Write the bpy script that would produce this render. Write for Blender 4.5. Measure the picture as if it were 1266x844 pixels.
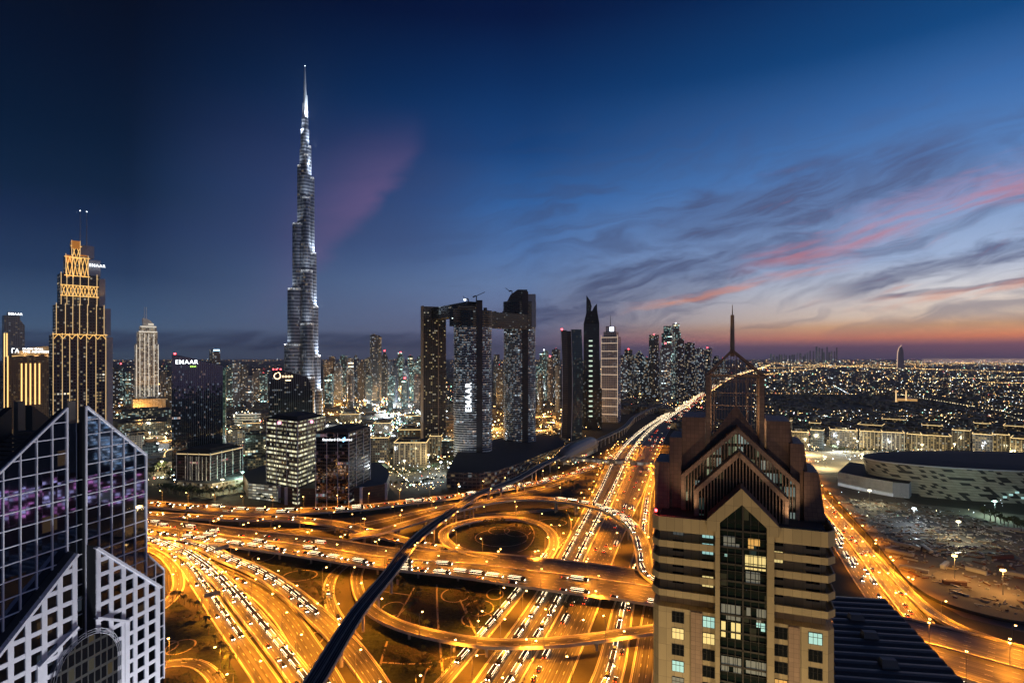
import bpy, bmesh, math, random
from mathutils import Vector, Matrix
for o in list(bpy.data.objects): bpy.data.objects.remove(o)
R = math.radians
rnd = random.Random(11)
S = bpy.context.scene
COL = S.collection
# ------------------------------------------------------------------ camera
F, CX, HY, CH = 700.0, 633.0, 441.0, 180.0       # focal length (photo pixels), centre column, horizon row, camera height (m)
cam = bpy.data.objects.new('camera', bpy.data.cameras.new('camera')); COL.objects.link(cam)
cam.location = (0, 0, CH); cam.rotation_euler = (R(90), 0, 0)
cam.data.sensor_width = 36; cam.data.lens = F/1266*36; cam.data.shift_y = (HY-422)/1266
cam.data.clip_start = 1; cam.data.clip_end = 90000
S.camera = cam
S.view_settings.view_transform = 'Standard'; S.view_settings.look = 'None'
S.view_settings.exposure = 0; S.view_settings.gamma = 1
S.render.resolution_x, S.render.resolution_y = 1024, 682
cy = S.cycles
cy.max_bounces = 5; cy.diffuse_bounces = 2; cy.glossy_bounces = 3; cy.transmission_bounces = 3; cy.transparent_max_bounces = 6; cy.volume_bounces = 0
cy.sample_clamp_indirect = 2.0; cy.use_denoising = True
cy.caustics_reflective = False; cy.caustics_refractive = False

# ------------------------------------------------------------------ node helpers
class NT:
    def __init__(s, tree):
        s.t = tree; s.n = tree.nodes; s.l = tree.links
    def new(s, ty, **kw):
        nd = s.n.new(ty)
        for k, v in kw.items(): setattr(nd, k, v)
        return nd
    def put(s, sock, v):
        if isinstance(v, bpy.types.NodeSocket): s.l.new(v, sock)
        elif v is not None:
            if sock.type == 'RGBA' and len(v) == 3: v = (*v, 1)
            sock.default_value = v
    def m(s, op, a, b=None, c=None, clamp=False):
        nd = s.new('ShaderNodeMath', operation=op, use_clamp=clamp)
        for i, v in enumerate((a, b, c)):
            if v is not None: s.put(nd.inputs[i], v)
        return nd.outputs[0]
    def mix(s, f, a, b, mode='MIX'):
        nd = s.new('ShaderNodeMix', data_type='RGBA', blend_type=mode)
        s.put(nd.inputs[0], f); s.put(nd.inputs[6], a); s.put(nd.inputs[7], b)
        return nd.outputs[2]
    def xyz(s, v):
        nd = s.new('ShaderNodeSeparateXYZ'); s.put(nd.inputs[0], v); return nd.outputs
    def vec(s, x, y, z=0.0):
        nd = s.new('ShaderNodeCombineXYZ')
        for i, v in enumerate((x, y, z)): s.put(nd.inputs[i], v)
        return nd.outputs[0]
    def noise(s, v, scale=1.0, detail=3.0, rough=.5, dist=0.0):
        nd = s.new('ShaderNodeTexNoise'); s.put(nd.inputs['Vector'], v)
        nd.inputs['Scale'].default_value = scale; nd.inputs['Detail'].default_value = detail
        nd.inputs['Roughness'].default_value = rough; nd.inputs['Distortion'].default_value = dist
        return nd.outputs[0]
    def white(s, v):
        nd = s.new('ShaderNodeTexWhiteNoise', noise_dimensions='3D'); s.put(nd.inputs['Vector'], v)
        return nd.outputs['Value'], nd.outputs['Color']
    def step(s, x, a, b):
        nd = s.new('ShaderNodeMapRange', interpolation_type='SMOOTHSTEP'); s.put(nd.inputs[0], x)
        nd.inputs[1].default_value = a; nd.inputs[2].default_value = b
        return nd.outputs[0]
    def ramp(s, f, stops):
        nd = s.new('ShaderNodeValToRGB'); s.put(nd.inputs[0], f); e = nd.color_ramp.elements
        while len(e) < len(stops): e.new(.5)
        for k, (p, c) in enumerate(stops): e[k].position = p; e[k].color = (*c, 1)
        return nd.outputs[0]
def srgb(r, g, b):
    f = lambda c: (c/255/12.92) if c/255 <= .04045 else ((c/255+.055)/1.055)**2.4
    return (f(r), f(g), f(b))

# ------------------------------------------------------------------ sky (blue hour, afterglow to the right)
W = bpy.data.worlds.new('World'); S.world = W; W.use_nodes = True
q = NT(W.node_tree); q.n.clear()
SUN_AZ = 52          # degrees right of the view axis: the sun has just set there
tc = q.new('ShaderNodeTexCoord').outputs['Generated']
dx, dy, dz = q.xyz(tc)
az = q.m('MULTIPLY', q.m('ARCTAN2', dx, dy), 180/math.pi)                       # degrees, + to the right
el = q.m('MULTIPLY', q.m('ARCSINE', dz), 180/math.pi)
e01 = q.m('DIVIDE', q.m('MAXIMUM', el, 0.0), 60.0, clamp=True)
cold = q.ramp(e01, [(0.0000, srgb(78,98,122)), (0.0217, srgb(84,108,138)), (0.0550, srgb(66,92,126)), (0.1167, srgb(36,60,96)), (0.1833, srgb(20,42,78)), (0.2250, srgb(7,34,64)), (0.3000, srgb(0,24,52)), (0.3833, srgb(0,16,42)), (0.4667, srgb(0,8,30)), (0.7500, srgb(0,4,18))])
mid = q.ramp(e01, [(0.0000, srgb(98,96,126)), (0.0217, srgb(108,104,132)), (0.0550, srgb(108,116,150)), (0.1233, srgb(100,126,170)), (0.1767, srgb(80,118,174)), (0.2550, srgb(48,98,162)), (0.3333, srgb(18,66,124)), (0.4333, srgb(4,44,94)), (0.5167, srgb(0,20,62)), (0.7500, srgb(0,8,30))])
warm = q.ramp(e01, [(0.0000, srgb(118,90,118)), (0.0167, srgb(172,112,128)), (0.0275, srgb(255,152,108)), (0.0433, srgb(255,194,136)), (0.0567, srgb(250,222,196)), (0.0950, srgb(224,222,226)), (0.1367, srgb(168,188,222)), (0.2000, srgb(130,160,206)), (0.2667, srgb(88,132,192)), (0.3417, srgb(58,108,172)), (0.4167, srgb(16,72,130)), (0.5333, srgb(3,42,92)), (0.7500, srgb(1,20,54))])
near = q.step(az, -22.0, 46.0)
lin = lambda x, a, b: q.m('DIVIDE', q.m('SUBTRACT', x, a), b-a, clamp=True)
base = q.mix(lin(az, 2.0, 38.0), q.mix(lin(az, -34.0, -2.0), cold, mid), warm)
nish = q.new('ShaderNodeTexSky', sky_type='NISHITA', sun_disc=False)
nish.sun_elevation = R(-2.5); nish.sun_rotation = R(SUN_AZ); nish.dust_density = 2.0
base = q.mix(1.0, base, q.mix(.01, (0, 0, 0), nish.outputs[0]), 'ADD')
# clouds lie on a plane far overhead: their streaks run towards the sunset
def streak(slope, la, lc, off, detail=8, rough=.62, dist=.5, warp=2.2):
    k = math.atan(slope); c, s_ = math.cos(k), math.sin(k)
    w = q.m('MULTIPLY', q.m('SUBTRACT', q.noise(q.vec(q.m('DIVIDE', az, 11.0), q.m('DIVIDE', el, 6.0), off+3.0), 1.0, 3, .5), .5), warp*2)
    al = q.m('ADD', q.m('MULTIPLY', az, c), q.m('MULTIPLY', el, s_)); ac = q.m('ADD', q.m('SUBTRACT', q.m('MULTIPLY', el, c), q.m('MULTIPLY', az, s_)), w)
    return q.noise(q.vec(q.m('DIVIDE', al, la), q.m('DIVIDE', ac, lc), off), 1.0, detail, rough, dist)
n1 = streak(.26, 9.0, 1.5, 2.3)
n2 = streak(.16, 13.0, 2.3, 7.7, 7, .6, .8, 3.5)
n3 = streak(.24, 7.0, .75, 12.9, 8, .6, .3, 1.2)
wob = q.m('MULTIPLY', q.m('SUBTRACT', q.noise(q.vec(q.m('DIVIDE', az, 9.0), q.m('DIVIDE', el, 3.4), 1.0), 1.0, 5, .6, .5), .5), 7.0)
def band(a0, e0, a1, e1, half, aL, aR, soft=3.0, k=1.0):
    """a streak of cloud between two directions of the sky, edges torn by noise"""
    sl = (e1-e0)/(a1-a0)
    line = q.m('ADD', q.m('MULTIPLY', q.m('SUBTRACT', az, a0), sl), e0)
    d = q.m('ABSOLUTE', q.m('ADD', q.m('SUBTRACT', el, line), q.m('MULTIPLY', wob, k)))
    v = q.m('SUBTRACT', 1.0, q.step(d, half*.25, half))
    return q.m('MULTIPLY', v, q.m('MULTIPLY', q.step(az, aL, aL+soft), q.m('SUBTRACT', 1.0, q.step(az, aR-soft, aR))))
def add(*v):
    r = v[0]
    for x in v[1:]: r = q.m('MAXIMUM', r, x)
    return r
dark = add(band(14, 12.6, 38, 15.4, 3.3, 11, 43, 9, .8), band(3, 5.6, 28, 10.2, 3.0, 2, 33, 8), band(-3, 4.0, 18, 6.2, 1.7, -4, 24, 7), band(27, 5.4, 46, 8.8, 1.3, 26, 60, 8, .5), band(28, 4.5, 46, 5.9, .36, 30, 60, 6, .2), band(-45, 1.4, 10, 1.6, 1.2, -60, 6, 14, .2))
torn = q.step(q.m('ADD', q.m('MULTIPLY', n1, .7), q.m('MULTIPLY', n3, .3)), .40, .60)
dark = q.m('MULTIPLY', q.m('MULTIPLY', dark, 1.15, clamp=True), q.m('ADD', .42, q.m('MULTIPLY', torn, .58)))
gen = q.m('MULTIPLY', q.step(n2, .40, .66), q.m('MULTIPLY', q.step(az, -16.0, 10.0), q.m('MULTIPLY', q.step(el, .5, 4.0), q.m('SUBTRACT', 1.0, q.step(el, 13.0, 25.0)))))
gen2 = q.m('MULTIPLY', q.step(n3, .52, .74), q.m('MULTIPLY', q.step(az, 2.0, 20.0), q.m('MULTIPLY', q.step(el, 2.0, 5.0), q.m('SUBTRACT', 1.0, q.step(el, 12.0, 20.0)))))
dark = add(dark, q.m('MULTIPLY', gen, .66), q.m('MULTIPLY', gen2, .5))
pink = add(band(22, 8.3, 42, 12.8, 1.5, 20, 62, 7, .55), q.m('MULTIPLY', band(28, 10.8, 44, 14.0, 1.6, 28, 62, 7, .6), .6), band(9, 4.0, 30, 8.0, .75, 9, 34, 7, .4), q.m('MULTIPLY', band(26, 3.7, 46, 5.7, .6, 30, 62, 7, .3), .9))
pink = q.m('MULTIPLY', pink, q.m('ADD', .12, q.m('MULTIPLY', q.step(n3, .36, .64), .88)))
pink = add(pink, q.m('MULTIPLY', q.m('MULTIPLY', q.step(n1, .54, .76), q.step(n3, .4, .65)), q.m('MULTIPLY', q.step(az, 12.0, 30.0), q.m('MULTIPLY', q.step(el, 2.5, 5.0), q.m('SUBTRACT', 1.0, q.step(el, 11.5, 18.0))))))
# the faint wedge of cloud that catches the last red light beside the tall spire
wl = q.m('SUBTRACT', el, q.m('ADD', q.m('MULTIPLY', q.m('ADD', az, 15.4), 1.15), 12.2))
wedge = q.m('MULTIPLY', q.m('MULTIPLY', q.m('SUBTRACT', 1.0, q.step(wl, 1.0, 15.0)), q.m('SUBTRACT', 1.0, q.step(el, 14.0, 24.0))), q.step(q.m('ADD', wl, q.m('MULTIPLY', wob, .8)), -1.2, 2.0))
wedge = q.m('MULTIPLY', wedge, q.m('MULTIPLY', q.step(az, -27.0, -12.0), q.m('SUBTRACT', 1.0, q.step(q.m('ADD', az, q.m('MULTIPLY', wob, .3)), -10.5, -7.5))))
wedge = q.m('MULTIPLY', wedge, q.m('ADD', .55, q.m('MULTIPLY', n1, .9)))
blur = q.m('MULTIPLY', q.m('MULTIPLY', q.step(az, -36.0, -20.0), q.m('SUBTRACT', 1.0, q.step(az, -12.0, 2.0))), q.m('MULTIPLY', q.step(el, 6.0, 12.0), q.m('SUBTRACT', 1.0, q.step(el, 16.0, 25.0))))
cdark = q.mix(lin(az, -20.0, 30.0), srgb(44,56,88), srgb(78,86,124))
sky = q.mix(q.m('MULTIPLY', dark, .80), base, cdark)
sky = q.mix(q.m('MULTIPLY', blur, .45), sky, srgb(54,54,92))
sky = q.mix(q.m('MULTIPLY', wedge, .58), sky, srgb(112,90,134))
sky = q.mix(q.m('MULTIPLY', pink, .58), sky, q.mix(q.step(el, 4.0, 10.0), srgb(240,158,116), srgb(206,134,148)))
bg = q.new('ShaderNodeBackground'); q.put(bg.inputs[0], sky); bg.inputs[1].default_value = 1.0
q.l.new(bg.outputs[0], q.new('ShaderNodeOutputWorld').inputs[0])
# the sun is under the horizon: what is left of it is a faint broad afterglow
sun = bpy.data.objects.new('sun', bpy.data.lights.new('sun', 'SUN')); COL.objects.link(sun)
sun.data.energy = .05; sun.data.angle = R(40); sun.data.color = (1, .62, .42)
sun.rotation_euler = Vector((-math.sin(R(SUN_AZ)), -math.cos(R(SUN_AZ)), -.12)).to_track_quat('-Z', 'Y').to_euler()

# ------------------------------------------------------------------ points, tags, meshes
def P(px, py, z=0.0):
    """the point of height z that the photo shows at pixel (px, py)"""
    Y = F*(CH-z)/(py-HY); return Vector(((px-CX)*Y/F, Y, z))
def D(px, py, Y):
    """the point at depth Y that the photo shows at pixel (px, py)"""
    return Vector(((px-CX)*Y/F, Y, CH-(py-HY)*Y/F))
def tag(o, label=None, cat=None, group=None, kind=None):
    for k, v in (('label', label), ('category', cat), ('group', group), ('kind', kind)):
        if v: o[k] = v
    return o
def empty(name, loc, rz=0.0, label=None, cat=None, group=None):
    o = bpy.data.objects.new(name, None); COL.objects.link(o); o.location = loc; o.rotation_euler = (0, 0, rz)
    o.empty_display_size = .5
    return tag(o, label, cat, group)
def copy_tree(o, parent=None):
    c = o.copy(); COL.objects.link(c); c.parent = parent
    for ch in o.children: copy_tree(ch, c)
    return c
class MB:
    """collects faces with uvs in metres and builds ONE mesh object"""
    def __init__(s): s.v = []; s.f = []; s.u = []; s.mi = []
    def face(s, pts, uv=None, mi=0):
        i = len(s.v); s.v += [tuple(p) for p in pts]; s.f.append(tuple(range(i, i+len(pts)))); s.mi.append(mi)
        s.u += list(uv) if uv else [(p[0], p[1]) for p in pts]
    def prism(s, poly, z0, z1, side=0, top=0, topoly=None, bottom=False, u0=0.0):
        """poly counter-clockwise seen from above; topoly lets the top differ"""
        tp = topoly or poly; n = len(poly); u = u0
        zt = z1 if isinstance(z1, (list, tuple)) else [z1]*n
        for i in range(n):
            j = (i+1) % n; a, b, c, d = poly[i], poly[j], tp[j], tp[i]
            L = math.hypot(b[0]-a[0], b[1]-a[1])
            s.face([(a[0],a[1],z0),(b[0],b[1],z0),(c[0],c[1],zt[j]),(d[0],d[1],zt[i])], [(u,z0),(u+L,z0),(u+L,zt[j]),(u,zt[i])], side)
            u += L
        s.face([(p[0],p[1],zt[i]) for i, p in enumerate(tp)], None, top)
        if bottom: s.face([(p[0],p[1],z0) for p in reversed(poly)], None, top)
    def box(s, x0, x1, y0, y1, z0, z1, side=0, top=None):
        s.prism([(x0,y0),(x1,y0),(x1,y1),(x0,y1)], z0, z1, side, side if top is None else top, bottom=True)
    def slab(s, pts, nrm, th, mi=0):
        """a flat polygon (3d points) pushed back by th along -nrm"""
        n = Vector(nrm).normalized(); A = [Vector(p) for p in pts]; B = [p-n*th for p in A]
        s.face(A, [(p.x+p.y, p.z) for p in A], mi); s.face(list(reversed(B)), None, mi)
        for i in range(len(A)):
            j = (i+1) % len(A); L = (A[j]-A[i]).length
            s.face([A[i], B[i], B[j], A[j]], [(0,0),(0,th),(L,th),(L,0)], mi)
    def bar(s, a, b, w, h=None, mi=0, up=(0,0,1)):
        """rectangular bar from a to b"""
        a, b = Vector(a), Vector(b); d = (b-a).normalized(); h = h or w
        up = Vector(up)
        if abs(d.dot(up)) > .98: up = Vector((0,1,0))
        x = d.cross(up).normalized()*w/2; y = x.normalized().cross(d)*h/2
        A = [a+x+y, a-x+y, a-x-y, a+x-y]; B = [p+(b-a) for p in A]; L = (b-a).length
        for i in range(4):
            j = (i+1) % 4; s.face([A[i], A[j], B[j], B[i]], [(0,0),(w,0),(w,L),(0,L)], mi)
        s.face(list(reversed(A)), None, mi); s.face(B, None, mi)
    def tube(s, pts, r, n=8, mi=0):
        pts = [Vector(p) for p in pts]; rs = r if isinstance(r, (list, tuple)) else [r]*len(pts); rings = []
        for i, p in enumerate(pts):
            d = (pts[min(i+1, len(pts)-1)]-pts[max(i-1, 0)]).normalized()
            x = d.cross(Vector((0,0,1)) if abs(d.z) < .95 else Vector((0,1,0))).normalized(); y = x.cross(d)
            rings.append([p+(x*math.cos(2*math.pi*k/n)+y*math.sin(2*math.pi*k/n))*rs[i] for k in range(n)])
        for A, B in zip(rings, rings[1:]):
            for k in range(n):
                j = (k+1) % n; s.face([A[k], B[k], B[j], A[j]], None, mi)
        s.face(rings[0], None, mi); s.face(list(reversed(rings[-1])), None, mi)
    def build(s, name, mats, parent=None, loc=None, smooth=False):
        me = bpy.data.meshes.new(name); me.from_pydata(s.v, [], s.f)
        for m in (mats if isinstance(mats, (list, tuple)) else [mats]): me.materials.append(m)
        me.polygons.foreach_set('material_index', s.mi)
        uv = me.uv_layers.new(name='UVMap'); uv.data.foreach_set('uv', [c for p in s.u for c in p])
        if smooth: me.polygons.foreach_set('use_smooth', [True]*len(s.f))
        me.update()
        o = bpy.data.objects.new(name, me); COL.objects.link(o)
        if parent: o.parent = parent
        if loc is not None: o.location = loc
        return o

# ------------------------------------------------------------------ materials
def newmat(name):
    m = bpy.data.materials.new(name); m.use_nodes = True; n = NT(m.node_tree)
    b = next(x for x in n.n if x.type == 'BSDF_PRINCIPLED'); return m, n, b
def mat_plain(name, col, rough=.7, metal=0.0, var=.25, scale=.3, spec=.5):
    m, n, b = newmat(name)
    co = n.new('ShaderNodeTexCoord').outputs['Object']
    f = n.noise(co, scale, 5, .6)
    n.put(b.inputs['Base Color'], n.mix(f, tuple(c*(1-var) for c in col), tuple(min(1, c*(1+var)) for c in col)))
    n.put(b.inputs['Roughness'], n.m('ADD', rough-.08, n.m('MULTIPLY', n.noise(co, scale*4, 3), .16)))
    b.inputs['Metallic'].default_value = metal; b.inputs['Specular IOR Level'].default_value = spec
    return m
def mat_emit(name, col, strength, sampling='NONE'):
    m, n, b = newmat(name)
    b.inputs['Base Color'].default_value = (*[c*.5 for c in col], 1); b.inputs['Roughness'].default_value = .5
    b.inputs['Emission Color'].default_value = (*col, 1); b.inputs['Emission Strength'].default_value = strength
    m.cycles.emission_sampling = sampling
    return m
WARM, COOL = (1.0, .62, .26), (.72, .88, 1.0)
def mat_facade(name, wall, glass, cw=3.2, ch=3.6, fw=.7, fh=.6, lit=.15, colA=WARM, colB=COOL, cool=.3, power=.8, grough=.12, wrough=.6, floor_p=0.0, seed=0.0, metal=0.0, run=5.0, warp=0.0):
    """a wall of windows: cells of cw x ch metres; some rooms lit, some whole floors lit"""
    m, n, b = newmat(name)
    uv = n.xyz(n.new('ShaderNodeUVMap').outputs[0])
    u, v = n.m('DIVIDE', uv[0], cw), n.m('DIVIDE', uv[1], ch)
    iu, iv = n.m('FLOOR', u), n.m('FLOOR', v)
    fu, fv = n.m('ABSOLUTE', n.m('SUBTRACT', n.m('FRACT', u), .5)), n.m('ABSOLUTE', n.m('SUBTRACT', n.m('FRACT', v), .5))
    win = n.m('MULTIPLY', n.m('LESS_THAN', fu, fw/2), n.m('LESS_THAN', fv, fh/2))
    oi = n.m('ADD', n.m('MULTIPLY', n.new('ShaderNodeObjectInfo').outputs['Random'], 91.0), seed)
    r, rc = n.white(n.vec(iu, iv, oi)); rr, rg, rb = n.xyz(rc)
    # lamps come in groups of rooms: a slow noise makes dark and busy zones
    zone = n.m('MULTIPLY', n.noise(n.vec(iu, iv, oi), .23, 2), 2.0)
    on = n.m('LESS_THAN', r, n.m('MULTIPLY', zone, lit))
    if floor_p:
        fr, _ = n.white(n.vec(n.m('FLOOR', n.m('DIVIDE', iu, run)), iv, n.m('ADD', oi, 7.7)))
        on = n.m('MAXIMUM', on, n.m('LESS_THAN', fr, floor_p))
    bright = n.m('MULTIPLY', n.m('MULTIPLY', on, win), n.m('MULTIPLY', n.m('ADD', .15, n.m('MULTIPLY', n.m('POWER', rr, 2.0), 1.3)), power))
    n.put(b.inputs['Base Color'], n.mix(win, n.mix(n.noise(n.new('ShaderNodeTexCoord').outputs['Object'], .15, 4), tuple(c*.75 for c in wall), tuple(c*1.2 for c in wall)), glass))
    n.put(b.inputs['Roughness'], n.m('ADD', wrough, n.m('MULTIPLY', win, grough-wrough)))
    b.inputs['Metallic'].default_value = metal
    n.put(b.inputs['Emission Color'], n.mix(n.m('LESS_THAN', rg, cool), colA, colB))
    n.put(b.inputs['Emission Strength'], bright)
    if warp:
        g_ = n.new('ShaderNodeNewGeometry').outputs['Normal']; va = n.new('ShaderNodeVectorMath', operation='MULTIPLY_ADD'); n.put(va.inputs[0], rc); va.inputs[1].default_value = (warp,)*3
        vb = n.new('ShaderNodeVectorMath', operation='ADD'); n.put(vb.inputs[0], g_); vb.inputs[1].default_value = (-warp/2,)*3; n.put(va.inputs[2], vb.outputs[0])
        vn = n.new('ShaderNodeVectorMath', operation='NORMALIZE'); n.put(vn.inputs[0], va.outputs[0]); n.put(b.inputs['Normal'], vn.outputs[0])
    m.cycles.emission_sampling = 'NONE'
    return m
SOD = (1.0, .31, .018)
M = dict(
    asphalt=None,
    concrete=mat_plain('concrete', (.33,.30,.26), .8),
    pier=mat_plain('pier_concrete', (.36,.33,.28), .8),
    parapet=mat_plain('parapet_concrete', (.58,.53,.45), .7),
    paint=mat_plain('road_paint', (.78,.75,.68), .55, var=.12, scale=2.0),
    kerb=mat_plain('kerb_stone', (.45,.42,.36), .7),
    steel=mat_plain('galvanised_steel', (.28,.28,.28), .45, .7),
    dark=mat_plain('dark_metal', (.03,.032,.036), .45, .3),
    roofdk=mat_plain('dark_roof_felt', (.045,.045,.05), .85, scale=.1),
    roofgy=mat_plain('grey_roof_screed', (.13,.13,.13), .85, scale=.1),
    white=mat_plain('white_paint', (.72,.72,.72), .5),
    lampglow=mat_emit('sodium_lens', (1.0,.50,.13), 26),
    redglow=mat_emit('red_beacon', (1.0,.05,.06), 14),
    whiteglow=mat_emit('white_led', (.85,.93,1.0), 7),
    gold=mat_emit('gold_led', (1.0,.60,.20), 1.7),
    signwhite=mat_emit('sign_white', (.92,.97,1.0), 2.6),
    signamber=mat_emit('sign_amber', (1.0,.72,.42), 2.8),
    signgreen=mat_emit('sign_green', (.55,1.0,.15), 2.2),
)
def asphalt():
    m, n, b = newmat('asphalt')
    uv = n.xyz(n.new('ShaderNodeUVMap').outputs[0]); co = n.new('ShaderNodeTexCoord').outputs['Object']
    tr = n.noise(n.vec(n.m('MULTIPLY', uv[0], 1.25), n.m('MULTIPLY', uv[1], .005), 1.0), 1.0, 5, .62)   # tyre wear along the road, its pale streaks heightened to imitate light trails
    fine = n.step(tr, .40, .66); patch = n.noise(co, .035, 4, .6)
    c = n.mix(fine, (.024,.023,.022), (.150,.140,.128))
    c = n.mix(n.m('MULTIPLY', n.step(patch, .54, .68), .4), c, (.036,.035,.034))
    c = n.mix(n.m('MULTIPLY', n.noise(co, 1.6, 3), .2), c, (.09,.085,.08))
    n.put(b.inputs['Base Color'], c)
    n.put(b.inputs['Roughness'], n.m('ADD', .42, n.m('MULTIPLY', tr, .3)))
    return m
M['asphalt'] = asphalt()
# ------------------------------------------------------------------ ground
def ground_mat():
    m, n, b = newmat('city_ground')
    co = n.new('ShaderNodeTexCoord').outputs['Object']
    f = n.noise(co, .006, 6, .6); g = n.noise(co, .09, 5, .65); h = n.noise(co, 1.2, 4, .6)
    c = n.ramp(f, [(.3, (.014,.017,.009)), (.47, (.026,.024,.015)), (.56, (.055,.045,.03)), (.7, (.09,.075,.05))])
    c = n.mix(.55, c, n.mix(g, (.02,.024,.012), (.11,.09,.062)), 'MIX'); c = n.mix(n.m('MULTIPLY', h, .4), c, (.05,.045,.03))
    n.put(b.inputs['Base Color'], c); b.inputs['Roughness'].default_value = .95
    return m
def lawn_mat(name, a, bb, sc):
    m, n, b = newmat(name)
    co = n.new('ShaderNodeTexCoord').outputs['Object']
    f = n.noise(co, sc, 5, .7); g = n.noise(co, .02, 4, .6)
    c = n.mix(n.step(f, .38, .62), a, bb); c = n.mix(n.m('MULTIPLY', n.step(g, .48, .60), .6), c, (.07,.05,.03))
    n.put(b.inputs['Base Color'], c); b.inputs['Roughness'].default_value = .95
    bm = n.new('ShaderNodeBump'); bm.inputs['Strength'].default_value = .8; bm.inputs['Distance'].default_value = 1.5; n.put(bm.inputs['Height'], f); n.put(b.inputs['Normal'], bm.outputs[0])
    return m
M['lawn'] = lawn_mat('lawn_turf', (.014,.022,.006), (.040,.052,.016), .35)
M['shrub'] = lawn_mat('shrub_bed', (.008,.012,.004), (.060,.046,.022), .6)
M['path'] = mat_plain('sandy_path', (.40,.33,.22), .9)
M['sand'] = mat_plain('site_sand', (.20,.16,.12), .95, var=.5, scale=.05)
M['tarmac'] = mat_plain('parking_tarmac', (.07,.07,.072), .8, var=.4, scale=.05)
g = MB(); n_ = 40; ex = [-24000, -6000, -2500, -900, -300, 100, 600, 1400, 4000, 9000, 26000]; ey = [-1500, -300, 0, 300, 700, 1200, 2200, 5000, 12000, 42000]
for a, b_ in zip(ex, ex[1:]):
    for c, d in zip(ey, ey[1:]): g.face([(a,c,0),(b_,c,0),(b_,d,0),(a,d,0)])
tag(g.build('ground', ground_mat()), kind='structure')
def sheet(name, pts, mat, z=.02, world=False):
    mb = MB(); p = [Vector(v) if world else P(*v) for v in pts]
    if sum(p[i].x*p[(i+1)%len(p)].y-p[(i+1)%len(p)].x*p[i].y for i in range(len(p))) < 0: p.reverse()
    mb.face([(v.x, v.y, z) for v in p]); return tag(mb.build(name, mat), kind='structure')

# ------------------------------------------------------------------ road building
class Path:
    def __init__(s, pts, step=6.0):
        """pts: (x, y, z, width) in metres, Catmull-Rom through them, resampled"""
        pts = [Vector(p[:3]).to_4d() if False else tuple(p) for p in pts]
        q0 = tuple(2*a-b for a, b in zip(pts[0], pts[1])); q1 = tuple(2*a-b for a, b in zip(pts[-1], pts[-2]))
        K = [q0]+pts+[q1]; fine = []
        for i in range(1, len(K)-2):
            p0, p1, p2, p3 = K[i-1:i+3]
            L = math.dist(p1[:2], p2[:2]); m = max(2, int(L/2.0))
            t0 = 0; t1 = max(math.dist(p0[:2], p1[:2]), 1e-3)**.5; t2 = t1+max(L, 1e-3)**.5; t3 = t2+max(math.dist(p2[:2], p3[:2]), 1e-3)**.5
            for k in range(m):
                t = t1+(t2-t1)*k/m
                ip = lambda a, b, ta, tb: tuple(x*(tb-t)/(tb-ta)+y*(t-ta)/(tb-ta) for x, y in zip(a, b))
                A1, A2, A3 = ip(p0,p1,t0,t1), ip(p1,p2,t1,t2), ip(p2,p3,t2,t3)
                B1, B2 = ip(A1,A2,t0,t2), ip(A2,A3,t1,t3); fine.append(ip(B1,B2,t1,t2))
        fine.append(pts[-1])
        acc = [0.0]
        for a, b in zip(fine, fine[1:]): acc.append(acc[-1]+math.dist(a[:2], b[:2]))
        s.len = acc[-1]; s.fine = fine; s.acc = acc
        k = max(2, int(s.len/step)); s.c = [s._at(s.len*i/k) for i in range(k+1)]; s.s = [s.len*i/k for i in range(k+1)]
        s.n = []
        for i in range(k+1):
            a, b = s.c[max(i-1, 0)], s.c[min(i+1, k)]; t = Vector((b[0]-a[0], b[1]-a[1])).normalized(); s.n.append(Vector((t.y, -t.x)))
    def _at(s, d):
        import bisect
        i = min(max(bisect.bisect(s.acc, d)-1, 0), len(s.fine)-2); L = s.acc[i+1]-s.acc[i]; f = (d-s.acc[i])/L if L else 0
        return tuple(a+(b-a)*f for a, b in zip(s.fine[i], s.fine[i+1]))
    def at(s, d, off=0.0):
        """point, tangent and width at distance d, shifted off metres to the right"""
        d = min(max(d, 0), s.len); p = s._at(d); a = s._at(max(d-2, 0)); b = s._at(min(d+2, s.len))
        t = Vector((b[0]-a[0], b[1]-a[1])).normalized(); r = Vector((t.y, -t.x))
        return Vector((p[0]+r.x*off, p[1]+r.y*off, p[2])), t, p[3]
    def strip(s, mb, oa, ob, dz=0.0, mi=0, i0=0, i1=None, dz2=None):
        """ribbon between two offsets, each a number or a function of half width"""
        fa = oa if callable(oa) else (lambda h: oa); fb = ob if callable(ob) else (lambda h: ob); d2 = dz if dz2 is None else dz2
        i1 = len(s.c)-1 if i1 is None else i1
        for i in range(i0, i1):
            Q = []
            for k in (i, i+1):
                x, y, z, w = s.c[k]; h = w/2; r = s.n[k]; A, B = fa(h), fb(h)
                Q.append(((x+r.x*A, y+r.y*A, z+dz), (x+r.x*B, y+r.y*B, z+d2), A, B, s.s[k]))
            (a0, b0, A0, B0, s0), (a1, b1, A1, B1, s1) = Q
            mb.face([b0, b1, a1, a0] , [(B0, s0), (B1, s1), (A1, s1), (A0, s0)], mi)
def PP(pts): return [(*P(a, b, z), w) for a, b, z, w in pts]
def EE(rows):
    """rows: left pixel, right pixel, height -> centre and width"""
    out = []; L = [P(a, b, z) for a, b, c, d, z in rows]; Q = [P(c, d, z) for a, b, c, d, z in rows]; C = [(l+r)/2 for l, r in zip(L, Q)]
    for i in range(len(C)):
        t = (C[min(i+1, len(C)-1)]-C[max(i-1, 0)]); t.z = 0; t.normalize(); r = Vector((t.y, -t.x, 0))
        out.append((*C[i], abs((Q[i]-L[i]).dot(r))))
    return out
ROADS = {}; PEND = []; RAISED = []
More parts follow.
